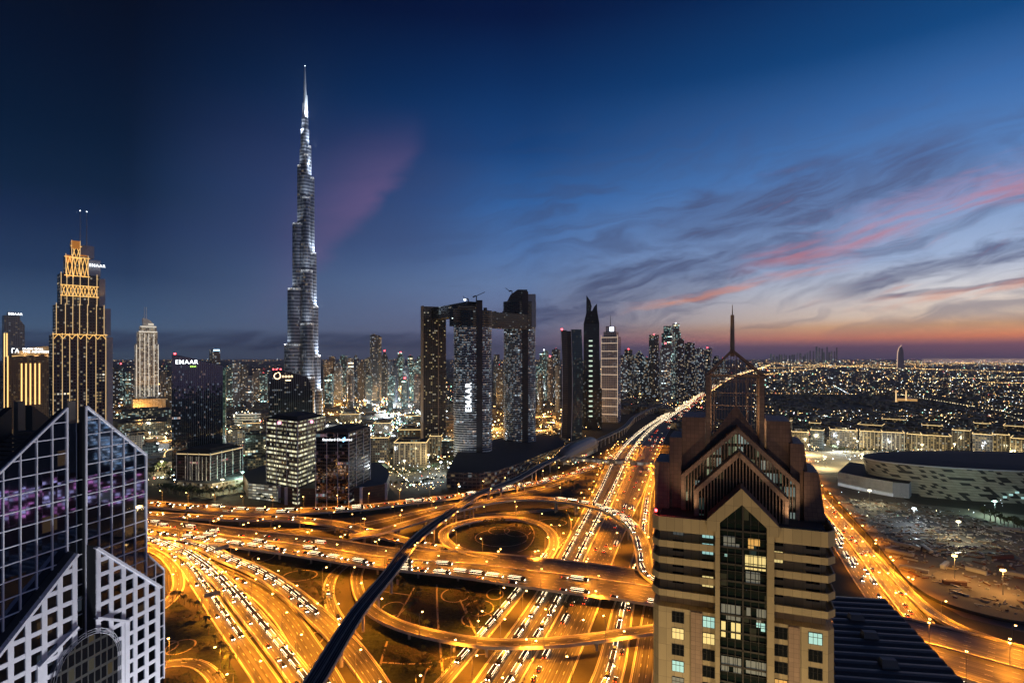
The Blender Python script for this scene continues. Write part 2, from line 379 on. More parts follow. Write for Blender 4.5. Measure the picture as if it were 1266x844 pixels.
def road(key, name, path, lanes=2, up=False, markz=.02, dz=0.0, both=False, piers=True, pgap=34, skip=None, par=(True, True)):
    """a road: the deck, its parapets or kerbs, painted lines and (when raised) columns"""
    ROADS[key] = path
    for i, c in enumerate(path.c): path.c[i] = (c[0], c[1], c[2]+dz, c[3])
    mb = MB(); H = lambda h: h; L = lambda h: -h
    path.strip(mb, L, H)
    if up:
        path.strip(mb, lambda h: h, lambda h: h-.6, 0, 1, dz2=-1.1); path.strip(mb, lambda h: -h+.6, lambda h: -h, -1.1, 1, dz2=0)
        path.strip(mb, lambda h: h-.6, lambda h: h*.45, -1.1, 1, dz2=-1.9); path.strip(mb, lambda h: -h*.45, lambda h: -h+.6, -1.9, 1, dz2=-1.1)
        path.strip(mb, lambda h: h*.45, lambda h: -h*.45, -1.9, 1)
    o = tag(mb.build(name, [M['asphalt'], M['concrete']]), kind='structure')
    ph, pw = (.95, .35) if up else (.28, .5)
    for sd, want in zip((1, -1), par):
        if not want: continue
        pb = MB(); e = lambda k: (lambda h: sd*(h-k))
        for a, b, za, zb in (((-.02), pw, ph, ph), (pw, pw, ph, .0), (-.02, -.02, .0 if not up else -1.1, ph)):
            x, y, z0, z1 = (a, b, za, zb) if sd < 0 else (b, a, zb, za)
            path.strip(pb, e(x) , e(y), z0, 0, dz2=z1)
        pb.build('parapet' if up else 'kerb', M['parapet'] if up else M['kerb'], o)
    mk = MB(); 
    for sd in (1, -1): path.strip(mk, lambda h: sd*(h-1.0)-.17, lambda h: sd*(h-1.0)+.17, markz)
    gaps = range(1, lanes)
    for k in gaps:
        fr = -1+2*k/lanes
        solid = both and k*2 == lanes
        if solid:
            continue
        d = 0.0
        while d < path.len-4:
            if path.at(d)[0].y < 1300:
                p, t, w = path.at(d+1.7, 0); off = fr*(w/2-1.0); c = p+Vector((t.y, -t.x, 0))*off; r = Vector((t.y, -t.x, 0))*.11; tt = Vector((t.x, t.y, 0))*1.7
                zz = Vector((0, 0, markz+dz)); mk.face([c-tt+r+zz, c+tt+r+zz, c+tt-r+zz, c-tt-r+zz])
            d += 11.0
    mk.build('lane_marking', M['paint'], o)
    if both:
        md = MB(); hw = .55
        path.strip(md, -hw, hw, 1.0); path.strip(md, hw, hw, 1.0, dz2=0); path.strip(md, -hw, -hw, 0, dz2=1.0)
        md.build('median_barrier', M['parapet'], o)
    if up: RAISED.append(key)
    if up and piers: PEND.append((key, path, o, dz, pgap))
    return o
# the wide highway that runs from under the camera to the horizon
hw = EE([(584,843,704,843,.05), (655,744,743,744,.05), (689,686,761,686,.05), (731,610,795,610,.05), (750,571,811,571,.05), (768,549,820,549,.05), (792,530,829,530,.05), (817,515,844,515,.05), (845,500,860,500,.05), (862,489,871,489,.05)])
d0 = Vector(hw[0][:2])-Vector(hw[1][:2])
hw = [(hw[0][0]+d0.x*1.9, hw[0][1]+d0.y*1.9, .05, hw[0][3])]+hw+[(*P(905,466,.05), 60), (*P(952,451.5,.05), 60)]
road('highway', 'highway', Path(hw, 8), lanes=12, both=True)
road('service_ramp', 'service_road', Path(PP([(505,890,.06,9), (548,843,.06,9), (590,794,.06,9), (632,744,.06,9), (652,718,.06,9), (676,688,.06,9), (697,664,.06,9)])), lanes=2)
road('frontage', 'service_road', Path(PP([(700,930,.07,17), (749,843,.07,17), (771,750,.07,15), (784,712,.07,13), (792,680,.07,12), (797,640,.07,11), (802,608,.07,10), (812,580,.07,9)])), lanes=4)
road('outer', 'service_road', Path(PP([(786,880,.08,13), (793,843,.08,13), (801,790,.08,13), (808,745,.08,13), (815,700,.08,13), (815,650,.08,13), (815,600,.08,12)])), lanes=3)
# raised roads
road('north_flyover', 'flyover', Path(PP([(60,612,5,24), (150,620,5,24), (250,628,5,24), (310,631.5,5,24), (360,632,5,24), (405,630,5,23), (450,627,5,22), (500,621,5,20), (539,616.5,5,18), (584,611,4,16), (632,603,2.5,15), (680,593,1,14), (720,582,.2,14), (750,568,.1,12), (776,551,.1,10), (794,535,.1,8)])), lanes=6, up=True, dz=.02)
road('slip_flyover', 'flyover_ramp', Path(PP([(60,626,6.6,15), (150,633,6.6,15), (250,639,6.6,15), (310,641,6.6,15), (353,641,7,15), (411,647,7.6,15), (455,657,8.2,15), (500,668,8.7,14), (545,678,9,12)])), lanes=4, up=True, dz=.05)
main = EE([(40,620,40,641,9), (120,631,120,652,9), (180,639,180,661,9), (296,653,296,677,9), (400,665,400,692,9), (481,677,481,704,9), (584,682,584,715,9), (662,689,662,727,9), (735,697,735,737,9), (808,708,808,748,9), (960,735,960,780,9), (1110,762,1110,815,9), (1266,799,1266,862,9), (1420,838,1420,910,9)])
road('main_flyover', 'main_flyover', Path(main, 8), lanes=10, up=True, both=True, skip=lambda p: any(abs(p.y-y) < 0 for y in ()))
road('big_loop', 'loop_flyover', Path(PP([(432,664,8.4,14), (470,657,10,14), (512,645,12.5,14), (560,631,14,14), (608,620,14,14), (650,616,14,14), (698,619,14,14), (740,627,14,14), (773,643,14,14), (790,664,14,14), (796,686,13,14), (800,706,11,13), (820,724,9.8,11)])), lanes=3, up=True, dz=.07)
road('loop', 'loop_ramp', Path(PP([(612,690,9.0,9), (578,683,9.0,9), (557,674,8.6,9.5), (548,663,7.8,10), (556,652,6.8,10), (580,644,5.6,10), (610,640.5,4.4,10), (640,641,3.2,10), (665,647,2,10), (680,657,1.1,10), (685,670,.5,10), (680,684,.2,10), (668,702,.1,10), (654,722,.1,9)])), lanes=2, up=True, dz=.03)
road('low_loop', 'curved_flyover', Path(PP([(900,763,8,10), (860,769,8,10), (809,777.5,8,10), (740,787.5,8,10), (692,793,8,10), (644,795.5,8,10), (599,794.5,8,10), (542,785.5,7.5,10), (500,774.5,6.5,10), (470,761,5,10), (452,746,3.5,9.5), (443,730,2,9), (441,713,1,9), (447,698,.3,9), (462,684,.1,9)])), lanes=2, up=True)
road('slip_inner', 'slip_road', Path(PP([(432,694,.05,9), (413,710,.05,9), (406,730,.05,9), (411,752,.05,9), (426,775,.05,9), (440,792,.3,9)])), lanes=2)
road('slip_back', 'slip_road', Path(PP([(300,660,.09,12), (365,656,.09,12), (417,653,.09,12), (469,644,.09,12), (510,634.5,.09,12), (560,624,.09,12), (620,614,.09,11), (680,601,.09,9), (716,588,.09,8)])), lanes=3)
road('slip_mid', 'slip_road', Path(PP([(480,657,.1,8), (510,648,.1,8), (545,641,.1,9), (590,637,.1,9), (650,633,.1,9), (704,626,.1,8), (735,617,.1,7)])), lanes=2)
# the fan of ramps that sweeps to the lower left
road('fan_left', 'slip_road', Path(PP([(192,672,1.9,10), (223,691,1,12), (250,727,.2,13), (270,757,.1,13), (291,787,.1,13), (313,818,.1,13), (332,846,.1,13), (352,882,.1,13)])), lanes=3)
road('fan_bright', 'ramp_flyover', Path(PP([(100,655,3.2,14), (180,666,3,14), (218,678,3,14), (252,698,3,14), (281,725,3,14), (307,756,2.6,14), (342,799,2,14), (372,838,1.4,14), (402,884,.6,14)])), lanes=4, up=True)
road('fan_dark', 'slip_road', Path(PP([(262,700,.11,12), (290,714,.11,15), (325,735,.11,17), (353,762,.11,17), (377,797,.11,17), (394,824,.11,17), (409,852,.11,17), (424,886,.11,17)])), lanes=4)
road('fan_right', 'ramp_flyover', Path(PP([(205,664,5.2,12), (249,675,5,13), (281,690,5,14), (319,706,4.6,14), (353,727,4,14.5), (383,752,3.2,15), (409,776,2.2,15), (432,800,1.4,15), (458,834,.8,14), (478,868,.4,14), (492,900,.2,14)])), lanes=4, up=True)
road('side_curve', 'slip_road', Path(PP([(165,673,1.4,8), (197,684,.8,8.5), (214,700,.3,9), (221,717,.1,9), (217,733,.1,9), (203,748,.1,9), (180,762,.1,9)])), lanes=2)
road('corner_curve', 'slip_road', Path(PP([(170,832,.12,9), (205,821,.12,9), (238,819,.12,9), (261,832,.12,9), (271,850,.12,9), (277,880,.12,9)])), lanes=2)
# the second highway, right of the brown tower
east = [(215,150,.05,34), (240,290,.05,34), (283,427,.05,34), (325,545,.05,34), (392,750,.05,33), (462,930,.05,32), (560,1130,.05,30), (700,1350,.05,26)]
road('east_highway', 'avenue', Path(east, 8), lanes=9, both=True)
road('east_slip', 'slip_road', Path(PP([(1078,684,.1,8), (1108,715,.3,8), (1140,747,1.6,8), (1180,773,4,8), (1224,790,6.5,8), (1275,808,8.6,8)])), lanes=2, up=True, dz=.04)

def near_road(p, key, rad=2.2, raised=None):
    """is there another road through this spot: at its level below z, or (raised) a deck above it"""
    for k, path in ROADS.items():
        if k == key or (raised and k not in RAISED): continue
        for c in path.c:
            dx_, dy_ = c[0]-p.x, c[1]-p.y
            if abs(dx_) < 40 and abs(dy_) < 40 and dx_*dx_+dy_*dy_ < (c[3]/2+rad)**2:
                if raised is None and c[2] < p.z-3: return True
                if raised is not None and c[2] > raised: return True
    return False
def road_piers(key, path, o, dz, pgap):
    d = pgap*.4
    while d < path.len-8:
        p, t, w = path.at(d)
        if p.z-2 > 2.2:
            nn = 1 if w < 13 else (2 if w < 26 else 4)
            for sh in (0, 5, -5, 9, -9, 13, -13):
                p, t, w = path.at(d+sh); r = Vector((t.y, -t.x, 0)); cs = [p+r*((k-(nn-1)/2)*min(9.0, w*.42)) for k in range(nn)]
                free = [c for c in cs if not near_road(c, key)]
                if len(free) == nn: break
            if free:
                zt = p.z+dz-1.86; rad = .9; e = r*(w*.36); f = Vector((t.x, t.y, 0))*1.0; g2 = r*(w*.22 if nn > 1 else 1.0)
                for c in free:
                    pb = MB(); pb.prism([(c.x+rad*math.cos(a*math.pi/6), c.y+rad*math.sin(a*math.pi/6)) for a in range(12)], -.5, zt-1.4)
                    pb.build('pier', M['pier'], o)
                lo = [p-g2-f*.9, p+g2-f*.9, p+g2+f*.9, p-g2+f*.9]; hi = [p-e-f, p+e-f, p+e+f, p-e+f]
                if (lo[1]-lo[0]).cross(lo[2]-lo[1]).z < 0: lo.reverse(); hi.reverse()
                pb = MB(); pb.prism([(v.x, v.y) for v in lo], zt-1.5, zt, topoly=[(v.x, v.y) for v in hi], bottom=True); pb.build('pier_cap', M['pier'], o)
        d += pgap
for a_ in PEND: road_piers(*a_)

# garden paths and planted beds between the ramps
def ring(px, py, rx, ry, w=1.1, name='garden_path'):
    c = P(px, py); a = rx*c.y/F; b = ry*c.y*c.y/(F*CH); mb = MB(); n = 40
    for i in range(n):
        t0, t1 = 2*math.pi*i/n, 2*math.pi*(i+1)/n
        mb.face([(c.x+(a-w)*math.cos(t0), c.y+(b-w)*math.sin(t0), .045), (c.x+a*math.cos(t0), c.y+b*math.sin(t0), .045), (c.x+a*math.cos(t1), c.y+b*math.sin(t1), .045), (c.x+(a-w)*math.cos(t1), c.y+(b-w)*math.sin(t1), .045)])
    tag(mb.build(name, M['path']), kind='structure')
for r in [(223,799,17,10), (205,800,13,9), (326,688,13,6), (371,711,21,7), (267,678,10,4), (388,790,12,10), (307,783,10,7), (617,655.5,13.5,5), (640,656,17,7), (683,645.5,18,4.5), (593,751,18,10), (563,735,18,9), (590,765,20,10), (612,734,11,7), (486,752,15,9), (620,664,33,11)]: ring(*r)
def trail(pts, w=1.3):
    p = Path([(*P(a, b, .05), w) for a, b in pts], 5); mb = MB(); p.strip(mb, lambda h: -h, lambda h: h); tag(mb.build('garden_path', M['path']), kind='structure')
for t in [[(512,726),(500,748),(488,768)], [(540,722),(541,760),(548,840)], [(569,741),(578,762),(590,786)], [(479,792),(474,807),(470,822)], [(470,818),(510,820),(548,817)], [(470,730),(506,735)], [(700,630),(706,645),(703,662),(690,674)], [(520,850),(530,825),(556,812),(600,808)], [(640,640),(656,650),(660,664),(650,678),(640,682)]]: trail(t)
sheet('lawn', [(470,700),(560,712),(640,722),(640,735),(560,840),(470,880),(445,800)], M['lawn'], .02)
sheet('lawn', [(560,650),(640,644),(676,655),(672,680),(600,682),(560,668)], M['lawn'], .02)
sheet('lawn', [(560,640),(720,620),(728,632),(690,684),(690,650),(640,640)], M['lawn'], .021)
sheet('lawn', [(205,735),(262,770),(300,850),(205,860)], M['lawn'], .02)
sheet('lawn', [(300,690),(440,700),(420,720),(340,712)], M['lawn'], .02)
sheet('planted_bed', [(505,735),(540,725),(541,790),(488,772)], M['shrub'], .03)
sheet('planted_bed', [(472,795),(540,800),(545,822),(474,818)], M['shrub'], .03)
sheet('planted_bed', [(560,726),(600,730),(600,760),(572,772),(566,748)], M['shrub'], .03)
sheet('planted_bed', [(574,650),(600,648),(606,668),(580,668)], M['shrub'], .03)
sheet('planted_bed', [(640,650),(664,656),(660,672),(640,674)], M['shrub'], .03)

# ------------------------------------------------------------------ street lamps
def lamp_proto(kind):
    """a tall sodium street lamp: pole, arm(s), head(s) with lens"""
    o = empty('street_lamp', (0,0,0)); H = 14.0
    m = MB(); m.tube([(0,0,0),(0,0,.8)], .26, 8); m.tube([(0,0,.8),(0,0,H)], [.17,.10], 7); m.build('pole', M['steel'], o)
    for sd in ((1,) if kind == 1 else (1, -1)):
        m = MB(); m.tube([(0,0,H-.5),(sd*.9,0,H+.1),(sd*2.2,0,H+.35)], .07, 6); m.build('arm', M['steel'], o)
        m = MB(); m.box(sd*2.2-.25 if sd > 0 else sd*3.5, sd*3.5 if sd > 0 else sd*2.2+.25, -.28, .28, H+.22, H+.42); h = m.build('lamp_head', M['steel'], o)
        m = MB(); c = sd*2.9; n = 10
        for (z0, r0), (z1, r1) in zip([(H+.42,.0),(H+.40,.5),(H+.2,.62),(H-.1,.4)], [(H+.40,.5),(H+.2,.62),(H-.1,.4),(H-.18,.01)]):
            for k in range(n):
                a, b = 2*math.pi*k/n, 2*math.pi*(k+1)/n
                m.face([(c+r1*math.cos(a)*1.2,r1*math.sin(a),z1),(c+r1*math.cos(b)*1.2,r1*math.sin(b),z1),(c+r0*math.cos(b)*1.2,r0*math.sin(b),z0),(c+r0*math.cos(a)*1.2,r0*math.sin(a),z0)])
        m.build('lens', M['lampglow'], h)
    L = bpy.data.lights.new('sodium_light', 'SPOT'); L.energy = 58000*(1 if kind == 1 else 1.5); L.color = SOD; L.spot_size = R(142); L.spot_blend = .6; L.shadow_soft_size = .5
    lo = bpy.data.objects.new('sodium_light', L); COL.objects.link(lo); lo.parent = o; lo.location = (2.9 if kind == 1 else 0, 0, H-.6)
    return o
LP = {1: lamp_proto(1), 2: lamp_proto(2)}; used = {1: False, 2: False}; NL = [0]
def put_lamp(p, rz, kind, label, group):
    o = LP[kind] if not used[kind] else copy_tree(LP[kind]); used[kind] = True; NL[0] += 1
    o.location = p; o.rotation_euler = (0, 0, rz); tag(o, label, 'street lamp', group)
def line_lamps(key, gap, off, kind, where, start=15.0, ymax=1150, ymin=235, xr=(-700, 700)):
    """lamps along a road; off: metres right of its centre, or a function of the half width"""
    p = ROADS[key]; d = start
    while d < p.len-3:
        h = p.at(d)[2]/2; of = off(h) if callable(off) else off
        c, t, w = p.at(d, of); ang = math.atan2(-t.x, t.y)              # x axis of the lamp points right of the road
        if of > 0: ang += math.pi
        pxx = CX+F*c.x/c.y if c.y > 1 else 9e9
        if ymin < c.y < ymax and -60 < pxx < 1330 and not near_road(c, key, 1.0, c.z+3):
            put_lamp((c.x, c.y, c.z-.1), ang, kind, f'{"twin-armed" if kind == 2 else "single-armed"} orange street lamp {where}', f'street lamps {where}')
        d += gap
E = lambda k: (lambda h: h+k)
line_lamps('highway', 42, 0, 2, 'on the median of the wide straight highway', ymin=200)
line_lamps('highway', 46, lambda h: -h-1.2, 1, 'on the left verge of the wide straight highway', ymin=200)
line_lamps('highway', 46, lambda h: h+1.5, 1, 'on the right verge of the wide straight highway', start=30, ymin=200)
line_lamps('main_flyover', 36, 0, 2, 'on the median of the main flyover')
line_lamps('main_flyover', 44, lambda h: h+.2, 1, 'along the near edge of the main flyover', start=26)
line_lamps('north_flyover', 38, lambda h: -h-.2, 1, 'along the back flyover')
line_lamps('slip_flyover', 44, lambda h: h+.2, 1, 'on the flyover ramp behind the main flyover')
line_lamps('big_loop', 40, lambda h: -h-.2, 1, 'around the outer loop flyover')
line_lamps('loop', 38, lambda h: h+.2, 1, 'around the small loop ramp')
line_lamps('low_loop', 38, lambda h: -h-.2, 1, 'on the curved flyover nearest the camera')
line_lamps('slip_inner', 36, lambda h: h+.6, 1, 'beside the short ground-level slip road')
line_lamps('slip_back', 46, lambda h: h+.6, 1, 'beside the slip road under the back flyover')
line_lamps('slip_mid', 46, lambda h: h+.6, 1, 'beside the slip road inside the outer loop')
line_lamps('service_ramp', 40, lambda h: -h-.6, 1, 'beside the narrow ramp left of the highway', ymin=200)
line_lamps('frontage', 40, lambda h: h+.6, 1, 'beside the service road right of the highway', ymin=200)
for k in ('fan_left', 'fan_bright', 'fan_dark', 'fan_right'):
    line_lamps(k, 36, lambda h: h+.3, 1, {'fan_left': 'on the outermost ramp of the fan', 'fan_bright': 'on the busy second ramp of the fan', 'fan_dark': 'on the brown third ramp of the fan', 'fan_right': 'on the raised last ramp of the fan'}[k], start=20, ymin=200)
line_lamps('side_curve', 34, lambda h: h+.6, 1, 'beside the curve behind the glass grid tower')
line_lamps('corner_curve', 34, lambda h: -h-.6, 1, 'beside the curve at the lower left corner')
line_lamps('east_highway', 40, 0, 2, 'on the median of the avenue beside the building site', ymin=140)
line_lamps('east_highway', 46, lambda h: h+1.0, 1, 'on the verge of the avenue facing the building site', ymin=140)
line_lamps('east_slip', 44, lambda h: h+.3, 1, 'on the slip road off the avenue')
print('lamps', NL[0])
# ------------------------------------------------------------------ facade frames
class Frame:
    """a building's own axes: x along its front, y into it, z up; root is an Empty at its base"""
    def __init__(s, name, label, cat, O, rz, group=None):
        s.O = Vector((O[0], O[1], 0)); s.rz = rz; s.u = Vector((math.cos(rz), math.sin(rz), 0)); s.n = Vector((math.sin(rz), -math.cos(rz), 0))
        s.root = empty(name, s.O, rz, label, cat, group)
    def hit(s, px, py, y=0.0):
        """(x, z) of the photo's pixel on the plane y metres behind the front"""
        d = Vector(((px-CX)/F, 1, -(py-HY)/F)); c = Vector((0,0,CH)); o = s.O-s.n*y
        t = (o-c).dot(s.n)/d.dot(s.n); p = c+d*t
        return (p-s.O).dot(s.u), p.z
    def at(s, x, y, z): return s.O+s.u*x-s.n*y+Vector((0,0,z))
def facing(px, Y):
    return -math.atan2((px-CX)*Y/F, Y)
def zt(py, Y): return CH-(py-HY)*Y/F
def text(body, size, mat, parent, loc, rot, ext=.15, align='LEFT', name='sign_lettering', sx=1.0):
    c = bpy.data.curves.new(name, 'FONT'); c.body = body; c.size = size; c.extrude = ext; c.align_x = align; c.align_y = 'CENTER'; c.offset = size*.006; c.space_character = 1.12; c.materials.append(mat)
    t_ = bpy.data.objects.new(name, c); COL.objects.link(t_); me = bpy.data.meshes.new_from_object(t_); bpy.data.objects.remove(t_); bpy.data.curves.remove(c)
    o = bpy.data.objects.new(name, me); COL.objects.link(o); o.parent = parent; o.location = loc; o.rotation_euler = rot; o.scale = (sx, 1, 1)
    return o
UP = (R(90), 0, 0)
def clipbar(f, a, b): return None

# ------------------------------------------------------------------ glass grid tower on the left (gabled front, great arch)
M['grid'] = mat_plain('pale_aluminium_grid', (.78,.77,.82), .4, .0, var=.08)
M['stone_pale'] = mat_plain('pale_granite', (.56,.55,.60), .55, var=.12, scale=.8)
M['louvre'] = mat_plain('roof_louvres', (.12,.11,.10), .5, .4)
M['grid_glass'] = mat_facade('tower_mirror_glass', (.22,.26,.36), (.24,.29,.40), 3.38, 3.6, .97, .97, .05, (1,.62,.3), (.6,.75,1), .25, .22, grough=.03, wrough=.1, seed=3, metal=1.0, warp=.014)
M['arch_glass'] = mat_facade('arch_glass', (.010,.010,.010), (.006,.006,.008), 1.6, 3.4, .8, .8, .12, (1,.75,.35), (1,.9,.6), .2, .30, grough=.08, seed=5)
gt = Frame('gabled_glass_tower', 'dark glass tower with a pale square grid, gabled top and tall stone arch', 'tower', (-103.2, 134.35), math.atan2(.973, .23))
HWD, EV, AP, SL, RC = 19.2, 153.6, 168.2, .84, 2.3
top = lambda x: AP-(abs(x)-RC)*SL if abs(x) > RC else AP
rowh = 3.6; bay = (HWD-RC)/5
def gfaces(mb, xs, y, ztop, zlo, mi=0, u0=0.0):
    for a, b in zip(xs, xs[1:]): mb.face([(a,y,zlo),(b,y,zlo),(b,y,ztop(b)),(a,y,ztop(a))], [(a-u0,zlo),(b-u0,zlo),(b-u0,ztop(b)),(a-u0,ztop(a))], mi)
body = MB()
body.prism([(-HWD,.25),(-RC,.25),(-RC,1.5),(RC,1.5),(RC,.25),(HWD,.25),(HWD,19),(-HWD,19)], 0, 151, 0, 0)
for y0, y1 in ((.25, 2.2), (16.8, 19)):                                             # the two gable walls stand up over the roof
    for s in (-1, 1):
        p = [(s*RC, y0, AP-.3), (s*HWD, y0, EV), (s*HWD, y0, 150.5), (s*RC, y0, 150.5)]
        if s > 0: p.reverse()
        body.slab([v for v in p] if (Vector(p[1])-Vector(p[0])).cross(Vector(p[2])-Vector(p[1])).y < 0 else list(reversed(p)), (0,-1,0), y1-y0, 0)
body.build('wall', M['dark'], gt.root)
gl = MB()
for s in (-1, 1):
    xs = [s*(RC+bay*k) for k in range(6)]
    if s < 0: xs.reverse()
    gfaces(gl, xs, .2, top, 0, 0, RC)
gl.face([(-RC,1.4,0),(RC,1.4,0),(RC,1.4,AP-4),(-RC,1.4,AP-4)], [(-2*RC,0),(0,0),(0,AP-4),(-2*RC,AP-4)])
gl.build('curtain_wall', M['grid_glass'], gt.root)
mu = MB()
for s in (-1, 1):
    for k in range(6):
        x = s*(RC+bay*k); w = .42 if k in (0, 5) else .21
        mu.bar((x,.05,90), (x,.05,top(x)-.1), w, .3, up=(0,1,0))
    mu.bar((s*RC,.0,AP-.1), (s*HWD,.0,EV-.1), .42, .55, up=(0,1,0))
    z = 150.4+.0
    while z > 88:
        mu.bar((s*RC,.07,z), (s*HWD,.07,z), .2, .21); z -= rowh
    z = 150.4+rowh
    while z < AP-1.0:
        xe = RC+(AP-z)/SL; mu.bar((s*RC,.07,z), (s*xe,.07,z), .2, .21); z += rowh
z = 150.4
while z > 88: mu.bar((-RC,1.3,z), (RC,1.3,z), .15, .2); z -= rowh
mu.build('window_grid', M['grid'], gt.root)
rf = MB()
for s in (-1, 1):                                                                   # sunk louvred roof between the gable walls
    for k in range(14):
        xa, xb = s*(RC+(HWD-RC)*k/14), s*(RC+(HWD-RC)*(k+.8)/14); za = AP-5.5-abs(xa)*.62; zb = AP-5.5-abs(xb)*.62
        p = [(xa,2.3,za),(xb,2.3,zb),(xb,16.7,zb),(xa,16.7,za)]
        rf.face(p if s > 0 else list(reversed(p)))
rf.box(-1.2, 1.2, 2.3, 16.7, 150, AP-6.2); rf.box(-1.0, 1.0, 1.6, 2.9, 150, AP+1.2); rf.box(-.8, .8, 17, 18.4, 150, AP+.9)
rf.build('roof', M['louvre'], gt.root)
# the pale stone A-shaped lower front stands three metres proud
LH, LA, LS = 20.6, 134.9, .91; ltop = lambda x: LA-(abs(x)-RC)*LS if abs(x) > RC else LA
lb = MB()
for s in (-1, 1):
    pts = [(s*RC, -2.7), (s*LH, -2.7), (s*LH, .1), (s*RC, .1)]; zz = [ltop(RC)-.2, ltop(LH)-.2, ltop(LH)-.2, ltop(RC)-.2]
    if s < 0: pts.reverse(); zz.reverse()
    lb.prism(pts, 0, zz)
    sh = [(s*19.2, .22), (s*25, .22), (s*25, 16), (s*19.2, 16)]; zz = [127, 120.5, 120.5, 127]
    if s < 0: sh.reverse(); zz.reverse()
    lb.prism(sh, 0, zz)
lb.build('lower_wall', M['dark'], gt.root)
sg = MB(); lgp = MB(); cw2 = (LH-RC)/5.4
for s in (-1, 1):
    xs = [s*(RC+(LH-RC)*k/6) for k in range(7)]; 
    if s < 0: xs.reverse()
    gfaces(lgp, xs, -2.75, lambda x: ltop(x)-.4, 0, 0, RC)
    ss = [19.2, 22.1, 25.0]; xs = [s*v for v in ss]
    if s < 0: xs.reverse()
    gfaces(lgp, xs, .17, lambda x: 127-(abs(x)-19.2)*1.12-.1, 0, 0, RC)
    for v in ss[1:]: sg.bar((s*v,.05,90), (s*v,.05,127-(v-19.2)*1.12), .28, .25, up=(0,1,0))
    sg.bar((s*19.2,.05,127), (s*25,.05,120.5), .3, .3, up=(0,1,0))
    z = 123
    while z > 88:
        sg.bar((s*(19.2+max(0, (z-120.5)*0)),.06,z), (s*min(25, 19.2+(127-z)/1.12),.06,z), .22, .28); z -= rowh
    for k in range(6):
        x = s*(RC+.6+cw2*k); w = 1.15
        if abs(x) < LH+.1: sg.bar((x,-2.8,88), (x,-2.8,ltop(x)-.3), w, .35, up=(0,1,0))
    sg.bar((s*(LH-.5),-2.82,88), (s*(LH-.5),-2.82,ltop(LH)-.3), 1.0, .4, up=(0,1,0))
    sg.bar((s*RC,-2.85,LA-.6), (s*LH,-2.85,ltop(LH)-.6), .6, 1.25, up=(0,1,0))
    sg.bar((s*RC,-2.9,LA-17.5), (s*11,-2.9,LA-17.5-8.7*.55), .6, 1.2, up=(0,1,0)); sg.bar((s*10.6,-2.88,88), (s*10.6,-2.88,LA-21.8), 1.3, .5, up=(0,1,0))
    z = LA-4
    while z > 88:
        xe = min(LH, RC+(LA-z)/LS); x0 = RC
        if xe > x0+.5: sg.bar((s*x0,-2.79,z), (s*xe,-2.79,z), .3, 1.0)
        z -= rowh
lgp.build('lower_glazing', M['grid_glass'], gt.root)
sg.build('stone_grid', M['stone_pale'], gt.root)
ar = MB(); pts = [(-7.6, -3.25), (7.6, -3.25)]
outline = [(-7.6, 80), (7.6, 80)]+[(7.6*math.cos(a*math.pi/16), 106+8.2*math.sin(a*math.pi/16)) for a in range(17)]
ar.face([(x, -3.3, z) for x, z in outline], [(x, z) for x, z in outline]); ag = ar.build('arch_glazing', M['arch_glass'], gt.root)
ar = MB()
for k in range(3):
    r = 7.7+k*.5; y = -3.4-.0+k*.12
    ar.tube([(r, y, 60)]+[(r*math.cos(a*math.pi/16), y, 106+(r+.6)*math.sin(a*math.pi/16)) for a in range(17)]+[(-r, y, 60)], .085, 6)
ar.build('arch_frame', mat_plain('brushed_steel', (.20,.20,.23), .5, .3), gt.root)

# ------------------------------------------------------------------ brown stone apartment tower on the right
def stone_mat(name, c, cw, ch, gap=.03):
    m, n, b = newmat(name); uv = n.xyz(n.new('ShaderNodeUVMap').outputs[0]); co = n.new('ShaderNodeTexCoord').outputs['Object']
    u, v = n.m('DIVIDE', uv[0], cw), n.m('DIVIDE', uv[1], ch)
    j = n.m('MAXIMUM', n.m('LESS_THAN', n.m('FRACT', u), gap/cw*1.5), n.m('LESS_THAN', n.m('FRACT', v), gap/ch*1.5))
    r, _ = n.white(n.vec(n.m('FLOOR', u), n.m('FLOOR', v), 1.0))
    col = n.mix(r, tuple(x*.82 for x in c), tuple(x*1.12 for x in c)); col = n.mix(n.m('MULTIPLY', n.noise(co, .7, 5, .65), .35), col, tuple(x*.6 for x in c))
    n.put(b.inputs['Base Color'], n.mix(j, col, tuple(x*.3 for x in c))); b.inputs['Roughness'].default_value = .6
    return m
M['beige'] = stone_mat('beige_stone_panels', (.46,.36,.20), 1.6, 3.35)
M['brown'] = stone_mat('brown_granite', (.25,.15,.105), .9, .9)
M['brownl'] = stone_mat('tan_granite', (.38,.25,.165), .9, .9)
M['dkglass'] = mat_facade('dark_green_glass', (.012,.016,.014), (.010,.018,.016), 1.35, 3.35, .9, .72, .07, (1,.75,.35), (.6,1,.9), .5, .16, grough=.06, wrough=.25, seed=9)
M['roomY'] = mat_emit('lit_room_yellow', (1.0,.78,.30), .75); M['roomA'] = mat_emit('lit_room_amber', (1.0,.55,.14), .55); M['roomC'] = mat_emit('lit_room_teal', (.55,1.0,.92), .55); M['roomG'] = mat_emit('lit_room_grey', (.5,.55,.5), .10)
M['pane'] = mat_plain('dark_window_pane', (.012,.014,.016), .08, var=.1)
M['frame'] = mat_plain('bronze_window_frame', (.05,.045,.04), .5, .3)
bt = Frame('brown_gabled_tower', 'brown and beige stone apartment tower with stepped gables, glass lantern and mast', 'tower', (44.7, 111.4), -math.atan2(.352, .936))
h = bt.hit; DK = 146.6
wall = MB()
xl, _ = h(806, 640); xr, _ = h(1036, 655); xgl, xgr = h(890, 700)[0], h(948, 700)[0]; xpl, xpr = h(884, 700)[0], h(957, 700)[0]
HB = min(-xl, xr)
